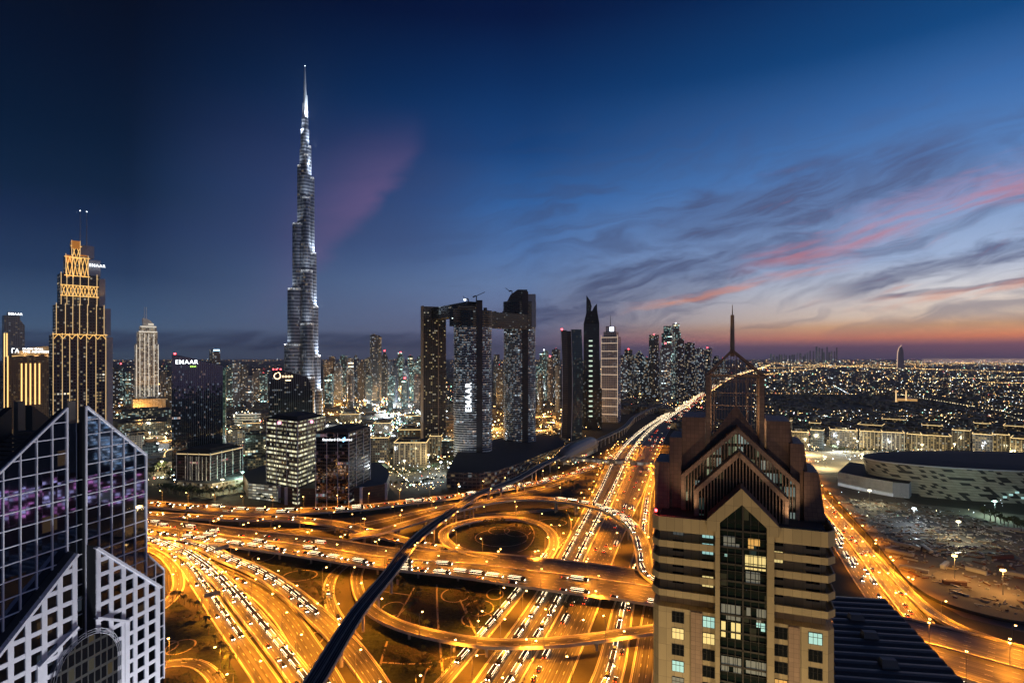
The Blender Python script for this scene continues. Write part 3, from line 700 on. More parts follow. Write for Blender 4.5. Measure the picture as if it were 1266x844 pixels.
wall.prism([(-HB+1.2,.9),(xpl,.9),(xpl,1.2),(xpr,1.2),(xpr,.9),(HB-1.2,.9),(HB,2.4),(HB,30),(-HB,30),(-HB,2.4)], 0, DK-18.2, 0, 0)
wall.prism([(-HB+1.2,3.4),(HB-1.2,3.4),(HB-1.2,29),(-HB+1.2,29)], DK-18.2, DK, 0, 1)
wall.build('wall', [M['beige'], M['roofdk']], bt.root)
pr = MB()
for a, b in ((xpl, xgl), (xgr, xpr)): pr.box(a, b, -.5, 1.3, 0, h(890, 655)[1])
gx = [h(874, 641)[0], h(916.5, 603)[0], h(963.5, 651)[0]]; gz = [h(874, 641)[1], h(916.5, 603)[1], h(963.5, 651)[1]]
ix = [xgl, h(917.3, 623)[0], xgr]; iz = [h(890, 645)[1], h(917.3, 623)[1], h(947.6, 652)[1]]
zb = DK-1.2
pr.slab([(gx[0],-.55,zb),(ix[0],-.55,zb),(ix[0],-.55,iz[0]),(ix[1],-.55,iz[1]),(gx[1],-.55,gz[1]),(gx[0],-.55,gz[0])], (0,-1,0), 1.7)
pr.slab([(ix[1],-.55,iz[1]),(ix[2],-.55,iz[2]),(ix[2],-.55,zb),(gx[2],-.55,zb),(gx[2],-.55,gz[2]),(gx[1],-.55,gz[1])], (0,-1,0), 1.7)
pr.build('gable_frame', M['beige'], bt.root)
rf = MB()
for a, b in ((0, 1), (1, 2)):
    q = [(gx[a],-.5,gz[a]+.02),(gx[b],-.5,gz[b]+.02),(gx[b],5.2,gz[b]+.02),(gx[a],5.2,gz[a]+.02)]; rf.slab(q, (0,0,1), .25)
rf.build('gable_roof', M['brown'], bt.root)
cwl = MB(); pts = [(xgl,0),(xgr,0),(xgr,iz[2]),(ix[1],iz[1]),(xgl,iz[0])]
cwl.face([(x,.5,z) for x, z in pts], [(x-xgl, z) for x, z in pts]); cwl.build('curtain_wall', M['dkglass'], bt.root)
ml = MB(); nc = 6
for k in range(1, nc):
    x = xgl+(xgr-xgl)*k/nc; zz = iz[0]+(iz[1]-iz[0])*(1-abs(x-ix[1])/(ix[1]-xgl)); ml.bar((x,.42,90), (x,.42,zz-.2), .28 if k == 3 else .09, .12, up=(0,1,0))
z = DK-1
while z > 92: ml.bar((xgl,.41,z), (xgr,.41,z), .1, .35); ml.bar((xgl,.43,z-1.3), (xgr,.43,z-1.3), .08, .08); z -= 3.35
ml.build('mullion_grid', M['frame'], bt.root)
def room(x0, y0, x1, y1, mat, plane=.44):
    """a lit room seen through the curtain wall, with its blinds and sashes"""
    a = h(790+x0/3.458, 600+y1/3.458, plane); b = h(790+x1/3.458, 600+y0/3.458, plane); m = MB(); n = max(2, int((b[0]-a[0])/.75)); w = (b[0]-a[0])/n
    for i in range(n):
        for j in (0, 1):
            if rnd.random() < .82: m.face([(a[0]+w*i+.07, plane, a[1]+(b[1]-a[1])*(.0 if j == 0 else .42)+.05), (a[0]+w*(i+1)-.05, plane, a[1]+(b[1]-a[1])*(.0 if j == 0 else .42)+.05), (a[0]+w*(i+1)-.05, plane, a[1]+(b[1]-a[1])*(.38 if j == 0 else 1)), (a[0]+w*i+.07, plane, a[1]+(b[1]-a[1])*(.38 if j == 0 else 1))])
    m.build('lit_room_window', mat, bt.root)
for q_ in [(465,230,518,276,'roomA'), (452,305,543,357,'roomY'), (350,590,435,645,'roomY'), (360,220,430,262,'roomG'), (455,375,540,420,'roomG'), (350,515,435,568,'roomG'), (458,532,545,580,'roomG'), (500,590,540,620,'roomC'), (350,740,438,790,'roomG'), (456,760,545,800,'roomG'), (365,292,378,303,'roomC')]: room(*q_[:4], M[q_[4]])
def wframe(x0, x1, z0, z1, y, mat, nx=3):
    m = MB(); m.box(x0-.08, x1+.08, y-.02, y+.12, z0-.08, z1+.08); w = m.build('window', M['frame'], bt.root)
    m = MB(); n = nx; d = (x1-x0)/n
    for i in range(n):
        for a, b in ((0, .6), (.65, 1.0)):
            m.face([(x0+d*i+.04,y-.05,z0+(z1-z0)*a),(x0+d*(i+1)-.04,y-.05,z0+(z1-z0)*a),(x0+d*(i+1)-.04,y-.05,z0+(z1-z0)*b),(x0+d*i+.04,y-.05,z0+(z1-z0)*b)])
    m.build('pane', mat, w)
lit = {('a',1):'roomY', ('b',1):'roomY', ('a',3):'roomC', ('d',0):'roomC', ('c',3):'roomA', ('a',4):'roomG', ('b',0):'roomC', ('d',6):'roomY', ('a',6):'roomA', ('b',5):'roomG', ('d',5):'roomY'}
cols = {'a': (830.5, 845.0), 'b': (868.7, 883.4), 'c': (958, 974), 'd': (1000.5, 1017.5)}
for c, (p0, p1) in cols.items():
    x0, x1 = h(p0, 760)[0], h(p1, 760)[0]
    for r in range(9):
        z1 = DK-19.0-3.35*r-(.0 if c in 'ab' else .0); wframe(x0, x1, z1-2.1, z1, .88, M[lit[c, r]] if (c, r) in lit else M['pane'])
rc = MB()
for p0, p1 in ((853.6, 868), (975, 989.5)):
    x0, x1 = h(p0, 760)[0], h(p1, 760)[0]; rc.box(x0+.02, x1-.02, .55, .88, 60, DK-18.4)
rc.build('pilaster', M['brownl'], bt.root)
bal = []
for k in range(5):
    hh = 2.9 if k == 0 else 1.35; z1 = DK+.6 if k == 0 else DK-.9-3.35*k; z0 = z1-hh
    for s in (-1, 1):
        xi = xpl if s < 0 else xpr; b = MB()
        P0 = [(s*abs(xi), 0), (s*(HB-1.3), 0), (s*(HB+.15), 1.9), (s*(HB+.15), 14)]; P1 = [(s*abs(xi), .3), (s*(HB-1.45), .3), (s*(HB-.12), 2.0), (s*(HB-.12), 14)]
        for i in range(3):
            q4 = [P0[i], P0[i+1], P1[i+1], P1[i]]
            if s < 0: q4.reverse()
            b.prism(q4, z0, z1, bottom=True)
        fl = [P1[0], P1[1], P1[2], P1[3], (s*(HB-3), 14), (s*(HB-3), 3.5), (s*abs(xi), 3.5)]
        if s < 0: fl.reverse()
        b.prism(fl, z0+.05, z0+.3, bottom=True)
        b.build('parapet' if k == 0 else 'balcony', M['beige'], bt.root)
for k in range(4):                                                                  # rooms behind the balconies
    z0 = DK-4.15-3.35*k+.2; 
    for c, (p0, p1), mt in (('L1', (868, 882), ['roomC','roomC','pane','roomY'][k]), ('L2', (832, 845), ['roomG','pane','pane','pane'][k]), ('R1', (957, 968), ['pane','roomY','pane','pane'][k]), ('R2', (997, 1013), 'pane')):
        x0, x1 = h(p0, 690, 3.3)[0], h(p1, 690, 3.3)[0]; wframe(x0, x1, z0+.1, z0+2.3, 3.3, M[mt])
# the stepped crown
def gable(depth, apex, le, ri, zfoot, fin_px, name, th=.55, fins=True, gl=True, glow=None):
    A, B, C = h(*apex, depth), h(*le, depth), h(*ri, depth); w = .55
    m = MB(); off = (0,-1,0)
    for a, b in ((B, A), (A, C)):
        d = Vector((b[0]-a[0], b[1]-a[1])).normalized(); nn = Vector((d.y, -d.x))*.95
        m.slab([(a[0]+nn.x,depth,a[1]+nn.y),(b[0]+nn.x*(.0 if False else 1),depth,b[1]+nn.y),(b[0],depth,b[1]),(a[0],depth,a[1])], off, 1.1)
    for c, s in ((B, 1), (C, -1)):
        x0, x1 = sorted((c[0], c[0]+s*.75)); m.slab([(x0,depth+.01,zfoot),(x1,depth+.01,zfoot),(x1,depth+.01,c[1]),(x0,depth+.01,c[1])], off, 1.1)
    o = m.build(name, M['brownl'], bt.root)
    if fins:
        m = MB(); x = B[0]+.9
        while x < C[0]-.8:
            t = (x-B[0])/(A[0]-B[0]) if x < A[0] else (C[0]-x)/(C[0]-A[0]); base = B[1] if x < A[0] else C[1]; z = base+(A[1]-base)*t-.9
            m.bar((x,depth+.3,zfoot), (x,depth+.3,z), .22, .5, up=(0,1,0)); x += .62
        m.build('fin_screen', M['brownl'], bt.root)
    if gl:
        m = MB(); pts = [(B[0]+.3,zfoot),(C[0]-.3,zfoot),(C[0]-.3,C[1]-.6),(A[0],A[1]-1.0),(B[0]+.3,B[1]-.6)]
        m.face([(x,depth+.9,z) for x, z in pts], pts); m.build('gable_glazing', glow or M['dkglass'], bt.root)
    return A, B, C
zf = DK
g4 = gable(5.0, (914,557), (858,605), (975,617), zf, None, 'inner_gable')
M['lobby'] = mat_facade('lit_atrium', (.05,.06,.04), (.02,.03,.02), 1.1, 2.6, .8, .75, .55, (.85,1.0,.60), (.8,1,.9), .4, .45, grough=.3, seed=2)
g3 = gable(9.0, (911.7,527), (842,586), (989,597), zf, None, 'outer_gable', glow=M['lobby'])
m = MB()
A, B, C = g4; 
for a, b in ((B, A), (A, C)): m.slab([(a[0],5.0,a[1]),(b[0],5.0,b[1]),(b[0],9.0,b[1]),(a[0],9.0,a[1])], (0,0,1), .2)
A, B, C = g3
for a, b in ((B, A), (A, C)): m.slab([(a[0],9.0,a[1]),(b[0],9.0,b[1]),(b[0],13.0,b[1]),(a[0],13.0,a[1])], (0,0,1), .2)
m.build('crown_roof', M['brown'], bt.root)
yl = 13.0
def hx(px, py, y=yl): return h(px, py, y)
m = MB(); A, B, C = hx(910,500), hx(872,551), hx(948,556); zz = hx(905,640)[1]
m.slab([(B[0],yl,zf),(C[0],yl,zf),(C[0],yl,C[1]),(A[0],yl,A[1]),(B[0],yl,B[1])], (0,-1,0), 1.2)
m.build('lantern_base', M['brown'], bt.root)
LA_, LB_, LC_ = hx(905.5,432), hx(872.5,463), hx(947,465); yb = 24.0
m = MB()
for y in (yl-.05, yb):
    for a, b in ((LB_, LA_), (LA_, LC_)): m.bar((a[0],y,a[1]-.2), (b[0],y,b[1]-.2), .55, .55, up=(0,1,0))
    for x, zt_ in ((LB_[0]+.5, LB_[1]), (LC_[0]-.8, LC_[1])): m.bar((x,y,zf), (x,y,zt_), 1.0, .8, up=(0,1,0))
    m.bar((LB_[0],y,LB_[1]-.3), (LC_[0],y,LC_[1]-.3), .3, .3)
for c in (LB_, LA_, LC_): m.bar((c[0]+(.3 if c is LB_ else -.3 if c is LC_ else 0),yl,c[1]-.2), (c[0]+(.3 if c is LB_ else -.3 if c is LC_ else 0),yb,c[1]-.2), .5, .5)
m.build('lantern_frame', M['brownl'], bt.root)
m = MB(); n = 17
for y in (yl+.2, yb-.2):
    for k in range(1, n, 1 if y < yl+1 else 4):
        x = LB_[0]+1.0+(LC_[0]-LB_[0]-2.0)*k/n; t = (x-LB_[0])/(LA_[0]-LB_[0]) if x < LA_[0] else (LC_[0]-x)/(LC_[0]-LA_[0]); z = (LB_[1] if x < LA_[0] else LC_[1]); z = z+(LA_[1]-z)*t-.6
        m.bar((x,y,zf+8), (x,y,z), .11, .16, up=(0,1,0))
    for z in (LB_[1]-1.6, LB_[1]-4.6, LB_[1]-7.6, LB_[1]+1.4):
        t = max(0, (z-LB_[1])/(LA_[1]-LB_[1])); xa = LB_[0]+(LA_[0]-LB_[0])*t; xb = LC_[0]+(LA_[0]-LC_[0])*t; m.bar((xa,y,z), (xb,y,z), .12, .12)
for y in [yl+3.6*k for k in range(1, 3)]:
    for a, b in ((LB_, LA_), (LA_, LC_)): m.bar((a[0]+(.3 if a is LB_ else 0),y,a[1]-.35), (b[0]-(.3 if b is LC_ else 0),y,b[1]-.35), .12, .25)
    for x in (LB_[0]+.3, LC_[0]-.3): m.bar((x,y,zf+8), (x,y,LB_[1]), .12, .2)
m.build('lantern_screen', M['brownl'], bt.root)
m = MB(); x, z0 = LA_[0], LA_[1]; ztop = h(905, 392, (yl+yb)/2-5)[1]; zt2 = h(905, 377, (yl+yb)/2-5)[1]; ym = (yl+yb)/2-5
m.tube([(x,ym,z0-1.5),(x,ym,zt2-2.2)], [.52,.38], 8); m.tube([(x,ym,zt2-2.2),(x,ym,zt2)], [.12,.06], 6); m.build('mast', M['brownl'], bt.root)
m = MB()
for p0, p1, ytop, ya, yb2, sl in ((843,872,515,12,25,0), (827.6,843,540,10.5,22,0), (809.5,827.6,570,9,20,0), (948,977,520,12,25,4.0), (977,994,548,10.5,22,3.5), (994,1012,583,9,20,2.5)):
    x0, x1 = h(p0, ytop, ya)[0], h(p1, ytop, ya)[0]; z = h(p0, ytop, ya)[1]
    m.prism([(x0,ya),(x1+sl*.55,ya),(x1+sl*.55,yb2),(x0-(.6 if sl == 0 else 0),yb2)], zf-.5, z, 0, 0, topoly=[(x0,ya),(x1,ya),(x1,yb2),(x0,yb2)])
m.build('crown_block', M['brown'], bt.root)
m = MB(); c = h(808.5, 633, 1)
m.tube([(c[0]+.4,1.2,c[1]-.8),(c[0]+.4,1.2,c[1]+.2)], .12, 6); bl = m.build('beacon_post', M['frame'], bt.root)
m = MB(); m.tube([(c[0]+.4,1.2,c[1]+.2),(c[0]+.4,1.2,c[1]+.65)], .25, 8); m.build('beacon', M['redglow'], bl)
L = bpy.data.lights.new('beacon_light', 'POINT'); L.energy = 90; L.color = (1,.06,.05); L.shadow_soft_size = .3
lo = bpy.data.objects.new('beacon_light', L); COL.objects.link(lo); lo.parent = bl; lo.location = (c[0]+.4,1.0,c[1]+1.0)
def crown_light(x, y, z, tx, ty, tz, e, ang=100, col=(1,.68,.40)):  # added fill spots without fixtures, brightening the crown and lantern
    L = bpy.data.lights.new('crown_fill_spot', 'SPOT'); L.energy = e; L.color = col; L.spot_size = R(ang); L.spot_blend = .9; L.shadow_soft_size = .4; o = bpy.data.objects.new('crown_fill_spot', L); COL.objects.link(o); o.parent = bt.root; o.location = (x,y,z); o.rotation_euler = (Vector((tx,ty,tz))-Vector((x,y,z))).to_track_quat('-Z','Y').to_euler()
for x, y, z, tx, ty, tz, e in ((-11, 3, DK+.8, -8, 10, DK+12, 1500), (11, 3, DK+.8, 8, 10, DK+12, 1500), (-6, -3, DK+9, -3, 9, DK+17, 900), (6, -3, DK+9, 3, 9, DK+17, 900), (0, 7, DK+12, 0, 14, DK+24, 350)): crown_light(x, y, z, tx, ty, tz, e)
crown_light(0, 18, DK+13, 0, 18.5, DK+30, 7000, 150)
crown_light(0, 11, DK+14, 0, 13, DK+30, 2500, 110)
# dark ribbed roof of the lower neighbour
M['ribs'] = mat_plain('ribbed_roof_sheet', (.055,.055,.06), .45, .3, scale=.3)
zr = 62.0; nb = Frame('ribbed_roof_building', 'lower block with a dark ribbed roof and rooflights beside the brown tower', 'building', P(1060, 760, zr)[:2], R(-8))
def loc(px, py, z): p = P(px, py, z)-nb.O; return (p.dot(nb.u), -p.dot(nb.n))
c1, c2, c3, c4 = loc(1030,741,zr), loc(1092,741,zr), loc(1178,846,zr), loc(1032,870,zr)
m = MB(); pl = [c4, (c3[0]+4, c4[1]), c3, c2, c1]
m.prism([c4, (c3[0], c4[1]), (c3[0],c3[1]), c2, c1], 0, zr-1.2, 0, 0); m.build('wall', M['brownl'], nb.root)
m = MB(); nr = 15
for k in range(nr):
    t0, t1 = k/nr, (k+.94)/nr; y0, y1 = c2[1]+(c4[1]-c2[1])*t0, c2[1]+(c4[1]-c2[1])*t1; xe = c2[0]+(c3[0]+2-c2[0])*((k+.5)/nr); xs_ = c1[0]+(c4[0]-c1[0])*((k+.5)/nr)
    for j in range(6):
        a0, a1 = math.pi*j/6, math.pi*(j+1)/6; ym_ = (y0+y1)/2; hf = (y1-y0)/2
        m.face([(xs_,ym_+hf*math.cos(a0),zr+1.3*math.sin(a0)),(xe,ym_+hf*math.cos(a0),zr+1.3*math.sin(a0)),(xe,ym_+hf*math.cos(a1),zr+1.3*math.sin(a1)),(xs_,ym_+hf*math.cos(a1),zr+1.3*math.sin(a1))][::(1 if hf < 0 else -1)])
    m.box(xe-.05, xe+.25, min(y0,y1), max(y0,y1), zr-1.2, zr+.2)
m.build('roof', M['ribs'], nb.root)
for px, py in ((1075, 784), (1098, 818), (1058, 762)):
    x, y = loc(px, py, zr+2); m = MB(); m.prism([(x-3.2,y-2.6),(x+3.2,y-2.6),(x+3.2,y+2.6),(x-3.2,y+2.6)], zr, zr+3.4, topoly=[(x-2.6,y-1.2),(x+2.6,y-1.2),(x+2.6,y+1.2),(x-2.6,y+1.2)]); m.build('rooflight', M['ribs'], nb.root)
# ------------------------------------------------------------------ landmark towers across the interchange
def fr(name, label, cat, px, Y, twist=0.0, group=None):
    return Frame(name, label, cat, ((px-CX)*Y/F, Y), facing(px, Y)+R(twist), group)
def wpx(dpx, px, Y): return dpx*Y*math.cos(math.atan((px-CX)/F))/F
def ell(rx, ry, n=28, x=0, y=0): return [(x+rx*math.cos(2*math.pi*k/n), y+ry*math.sin(2*math.pi*k/n)) for k in range(n)]
def rect(x0, x1, y0, y1): return [(x0,y0),(x1,y0),(x1,y1),(x0,y1)]
def beacon(root, x, y, z, r=1.2, mat='redglow'):
    m = MB(); m.prism(ell(r, r, 8, x, y), z, z+r*1.6); m.build('beacon', M[mat], root)

# --- the very tall stepped spire tower
Yb = 1260; bk = fr('spire_tower', 'immensely tall silver spire tower stepping up in tiers, tallest thing in the city', 'skyscraper', 377, Yb)
def burj_mat():
    m, n, b = newmat('silver_fin_glass')
    uv = n.xyz(n.new('ShaderNodeUVMap').outputs[0]); u, v = uv[0], uv[1]
    fl = n.m('FRACT', n.m('DIVIDE', v, 7.4)); sp = n.m('LESS_THAN', fl, .38)
    r, rc = n.white(n.vec(n.m('FLOOR', n.m('DIVIDE', u, 2.6)), n.m('FLOOR', n.m('DIVIDE', v, 3.7)), 3.0))
    zone = n.noise(n.vec(n.m('DIVIDE', u, 30.0), n.m('DIVIDE', v, 90.0), 2.0), 2.0, 3, .6)
    fin = n.m('LESS_THAN', n.m('FRACT', n.m('DIVIDE', u, 2.6)), .4)
    n.put(b.inputs['Base Color'], n.mix(sp, n.mix(fin, (.03,.04,.06), (.13,.14,.17)), (.24,.26,.30)))
    b.inputs['Metallic'].default_value = .45; b.inputs['Roughness'].default_value = .3
    on = n.m('MULTIPLY', n.m('LESS_THAN', r, n.m('MULTIPLY', zone, .24)), n.m('SUBTRACT', 1.0, sp))
    n.put(b.inputs['Emission Color'], n.mix(n.m('GREATER_THAN', n.xyz(rc)[1], .45), (1,.78,.5), (.82,.9,1)))
    n.put(b.inputs['Emission Strength'], n.m('MULTIPLY', on, n.m('ADD', .08, n.m('MULTIPLY', n.xyz(rc)[0], .5))))
    m.cycles.emission_sampling = 'NONE'; return m
M['burj'] = burj_mat(); M['burjband'] = M.get('burjband') or mat_facade('lit_plant_floor', (.35,.36,.38), (.4,.4,.42), 2.6, 3.2, .8, .6, .8, (1,.9,.7), (.85,.93,1), .7, .9, seed=4)
M['led'] = mat_emit('white_edge_led', (.88,.95,1.0), 1.6)
mx = lambda d: d*Yb/F*math.cos(math.atan(256/700))
Z = lambda py: zt(py, Yb)
wings = {  # direction (degrees from +x, local), then (top height, reach) from the ground up
    180: [(Z(425), 25.5), (Z(357), 21.5), (Z(277), 15.5), (Z(205), 9.5), (Z(168), 5.2)],
    0:   [(Z(481), 21.8), (Z(439), 19.6), (Z(378), 16.8), (Z(312), 14.6), (Z(219), 12), (Z(180), 8.0), (Z(148), 4.4)],
    -75: [(Z(465), 26), (Z(400), 22), (Z(335), 17), (Z(245), 12), (Z(192), 8.0)],
    90: [(Z(440), 24), (Z(380), 19), (Z(300), 13)]}
bw = MB(); bb = MB(); bl = MB(); LTS = []
def lobe(a, reach, half):
    c, s = math.cos(R(a)), math.sin(R(a)); pts = [(0,-half),(reach-half,-half)]+[(reach-half+half*math.cos(t*math.pi/8), half*math.sin(t*math.pi/8)) for t in range(-3, 4)]+[(reach-half,half),(0,half)]
    return [(x*c-y*s, x*s+y*c) for x, y in pts]
for a, tiers in wings.items():
    z0 = 0.0
    for k, (z1, r) in enumerate(tiers):
        rr = mx(r); hf = max(4.0, min(13.0, rr*.42)); bw.prism(lobe(a, rr, hf), z0, z1-5, 0, 1)
        pf = MB(); pf.prism(lobe(a, rr-.3, hf-.3), z1-5, z1, 0, 1); pf.build('plant_floor', [M['burjband'], M['roofdk']], bk.root); z0 = z1
        LTS.append((a, rr, z1))
core = [(0, Z(300), 11.5), (Z(300), Z(218), 10.2), (Z(218), Z(186), 8.2), (Z(186), Z(160), 6.6), (Z(160), Z(146), 5.2)]
for z0, z1, r in core: bw.prism(ell(mx(r)*.62 if False else mx(r)*.8, mx(r)*.8, 18), z0, z1, 0, 1)
bw.build('wall', [M['burj'], M['roofdk']], bk.root);
M['mast_lit'] = mat_emit('floodlit_pinnacle', (.62,.78,.9), .38)
sp = MB()
for py0, py1, r0, r1, dxp in ((150,112,3.4,2.0,.3), (165,128,2.0,1.4,-2.0), (160,118,1.6,1.0,2.4)): sp.prism(ell(mx(r0)*.8, mx(r0)*.8, 10, mx(dxp), 0), Z(py0), Z(py1), topoly=ell(mx(r1)*.8, mx(r1)*.8, 10, mx(dxp), 0))
sp.prism(ell(3.0,3.0,10), Z(112), Z(82), topoly=ell(.5,.5,10)); sp.build('spire', mat_plain('silver_spire', (.62,.64,.66), .35, .5), bk.root)
def uplight(root, loc, target, e, col=(.85,.93,1.0), ang=70, size=.6, label=None):
    L = bpy.data.lights.new('facade_uplight', 'SPOT'); L.energy = e; L.color = col; L.spot_size = R(ang); L.spot_blend = .8; L.shadow_soft_size = size
    o = bpy.data.objects.new('facade_uplight', L); COL.objects.link(o); o.parent = root; o.location = loc
    o.rotation_euler = (Vector(target)-Vector(loc)).to_track_quat('-Z', 'Y').to_euler(); return o
for a, rr, z1 in LTS:
    if a == 90: continue
    c, s = math.cos(R(a)), math.sin(R(a))
    uplight(bk.root, (c*(rr+9), s*(rr+9)-10, z1-6), (c*rr*.1, s*rr*.1, z1+75), 3.0e5*(2.2 if a == 0 else .4), ang=95)
for dxp, py in ((6, 150), (-6, 168), (5, 205)): uplight(bk.root, (mx(dxp), -9, Z(py)), (0, 0, Z(py)+60), 5.5e5, ang=60)
beacon(bk.root, 0, 0, Z(82), .7, 'whiteglow')

# --- stepped golden tower on the left
Ye = 650; et = fr('stepped_tower', 'dark stepped tower outlined in gold light with a lattice crown and two masts', 'skyscraper', 100, Ye, 9)
M['emw'] = mat_facade('dark_room_wall', (.05,.055,.07), (.015,.018,.028), 3.0, 3.5, .62, .5, .22, (1,.72,.32), (1,.9,.7), .4, 1.3, grough=.1, floor_p=.02, seed=11)
M['greyflank'] = mat_plain('grey_flank_cladding', (.30,.32,.38), .5)
tw = MB(); fl = MB(); go = MB(); sc = wpx(1, 100, Ye)
EX = lambda px: (px-98.5)*sc
EZ = lambda py: zt(py, Ye)
tiers = [(0, 413.5, 65, 131, 142), (413.5, 377, 69, 129, 139.5), (377, 339, 74, 123, 132.5), (339, 316, 81, 109, 126.5), (316, 298.5, 88.5, 99, 118.5)]
fins = [[65,76,85,95,106,118,131], [69,80,89,97.5,107.5,119,129], [75,82,89.5,98.5,109,120], [81,89,98,109], [88.5,99]]
for k, (p0, p1, a, b, c) in enumerate(tiers):
    z0 = 0 if k == 0 else EZ(p0); z1 = EZ(p1); dp = 30-4.5*k
    tw.prism(rect(EX(a), EX(b), 2+k*1.2, 2+k*1.2+dp), z0, z1, 0, 1)
    fl.prism(rect(EX(b), EX(c), 8+k*1.2, 4+k*1.2+dp), z0, z1-2, 0, 0)
    for f in fins[k]: go.bar((EX(f), 1.6+k*1.2, z0 if k else 0), (EX(f), 1.6+k*1.2, z1+1.5), .48, .5, up=(0,1,0))
tw.build('wall', [M['emw'], M['roofdk']], et.root); fl.build('flank_wall', M['greyflank'], et.root)
go.build('gold_fin', mat_emit('gold_edge_light', (1.0,.66,.30), .9), et.root)
LATM = mat_emit('gold_lattice_light', (1.0,.56,.16), 1.2)
def lattice(pa, pb, ya, yb, y, n, arch=False):
    la = MB()
    for i in range(n):
        x0, x1 = EX(pa+(pb-pa)*i/n), EX(pa+(pb-pa)*(i+1)/n); xm = (x0+x1)/2; z0, z1 = EZ(yb), EZ(ya)
        la.tube([(x0,y,z0),((x0+xm)/2,y,z0+(z1-z0)*.62),(xm,y,z1)], .34, 5); la.tube([(x1,y,z0),((x1+xm)/2,y,z0+(z1-z0)*.62),(xm,y,z1)], .34, 5)
        if not arch: la.tube([(xm,y,z0),((x0+xm)/2,y,z0+(z1-z0)*.5),(x0,y,z1)], .3, 5); la.tube([(xm,y,z0),((x1+xm)/2,y,z0+(z1-z0)*.5),(x1,y,z1)], .3, 5)
    for py in ((ya, yb) if not arch else (ya,)): la.bar((EX(pa-2),y,EZ(py)), (EX(pb+2),y,EZ(py)), .8, .8)
    la.build('lattice', LATM, et.root)
lattice(76, 120, 353, 366, 3.4, 5); lattice(81, 109, 318, 341, 4.6, 3); lattice(89, 99, 304, 319, 5.8, 1); lattice(66, 131, 413.5, 419, 1.3, 6, True)
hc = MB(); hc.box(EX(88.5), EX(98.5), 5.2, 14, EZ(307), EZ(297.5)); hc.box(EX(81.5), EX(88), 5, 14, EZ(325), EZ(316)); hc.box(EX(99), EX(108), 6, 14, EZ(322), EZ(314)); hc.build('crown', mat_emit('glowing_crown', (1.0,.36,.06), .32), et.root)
ms = MB()
for px in (100, 108.3): ms.tube([(EX(px),11,EZ(305)),(EX(px),11,EZ(258))], [.55,.25], 6)
ms.build('mast', M['greyflank'], et.root)
for px in (100, 108.3): beacon(et.root, EX(px), 11, EZ(258.6), .45, 'whiteglow')
text('EMAAR', 4.6, M['signwhite'], et.root, (EX(110.5), 7.9, EZ(325.5)), UP)
for x in (83, 90, 104, 124, 128): uplight(et.root, (EX(x), 1.0, EZ(374 if x > 115 else 345)), (EX(x), 12, EZ(330)), 3000, (1,.5,.12))

# --- far left: round-topped tower, hotel slab with gold strips
Yf = 1000; ft = fr('bevelled_tower', 'grey tower with a slanted shoulder and small white sign at the left edge', 'skyscraper', 18, Yf, 6); s1 = wpx(1, 18, Yf); FX = lambda p: (p-18)*s1; FZ = lambda p: zt(p, Yf)
M['greyhaze'] = mat_facade('grey_glass_wall', (.22,.25,.28), (.06,.08,.10), 3.0, 3.4, .75, .6, .12, (1,.75,.4), (.8,.9,1), .3, .6, seed=21)
m = MB(); m.prism(rect(FX(5), FX(25), 0, 30), 0, FZ(390), 0, 1); m.prism(rect(FX(25.03), FX(31), 1, 29), 0, [FZ(395),FZ(402),FZ(402),FZ(395)], 0, 1); m.build('wall', [M['greyhaze'], M['roofdk']], ft.root)
m = MB(); m.box(FX(10), FX(25), 4, 20, FZ(390), FZ(385.5)); m.build('plant_room', M['greyflank'], ft.root)
text('EMAAR', 5.6, M['signwhite'], ft.root, (FX(10.4), 3.7, FZ(388)), UP, sx=1.0)
m = MB(); 
for p in (5.5, 8.5): m.bar((FX(p),-.4,20), (FX(p),-.4,FZ(412)), 1.6, .6, up=(0,1,0))
m.build('gold_strip', M['gold'], ft.root)
Yh = 860; ht = fr('gold_strip_hotel', 'broad hotel slab with five tall gold light strips and a lit rooftop sign', 'hotel', 38, Yh, 12); s1 = wpx(1, 38, Yh); HX_ = lambda p: (p-38)*s1; HZ = lambda p: zt(p, Yh)
M['hotel'] = mat_facade('brown_hotel_wall', (.20,.14,.09), (.03,.025,.02), 2.6, 3.3, .6, .5, .22, (1,.62,.22), (1,.8,.5), .3, .7, seed=31)
m = MB(); m.prism(rect(HX_(11), HX_(66), 0, 26), 0, [HZ(441),HZ(436),HZ(436),HZ(441)], 0, 1); m.build('wall', [M['hotel'], M['roofgy']], ht.root)
m = MB(); m.slab([(HX_(15),2,HZ(440)),(HX_(66),2,HZ(436)),(HX_(66),2,HZ(427)),(HX_(40),2,HZ(429)),(HX_(15),2,HZ(437))], (0,-1,0), 12); m.build('crown', mat_plain('tan_render', (.42,.33,.22), .8), ht.root)
m = MB()
for p in (26.5, 32, 37.5, 43.5, 49): m.bar((HX_(p),-.5,HZ(500)), (HX_(p),-.5,HZ(449)), 1.6, .6, up=(0,1,0))
m.bar((HX_(9.5),-.8,HZ(520)), (HX_(9.5),-.8,HZ(440)), 1.4, .6, up=(0,1,0)); m.bar((HX_(15),1.2,HZ(440.6)), (HX_(65),1.2,HZ(436.6)), .8, 1.2)
m.build('gold_strip', M['gold'], ht.root)
text('DUBAI MALL', 4.0, M['signwhite'], ht.root, (HX_(28), 1.6, HZ(431.2)), UP); text('THE ADDRESS', 4.6, M['signwhite'], ht.root, (HX_(28), 1.4, HZ(434.8)), UP)
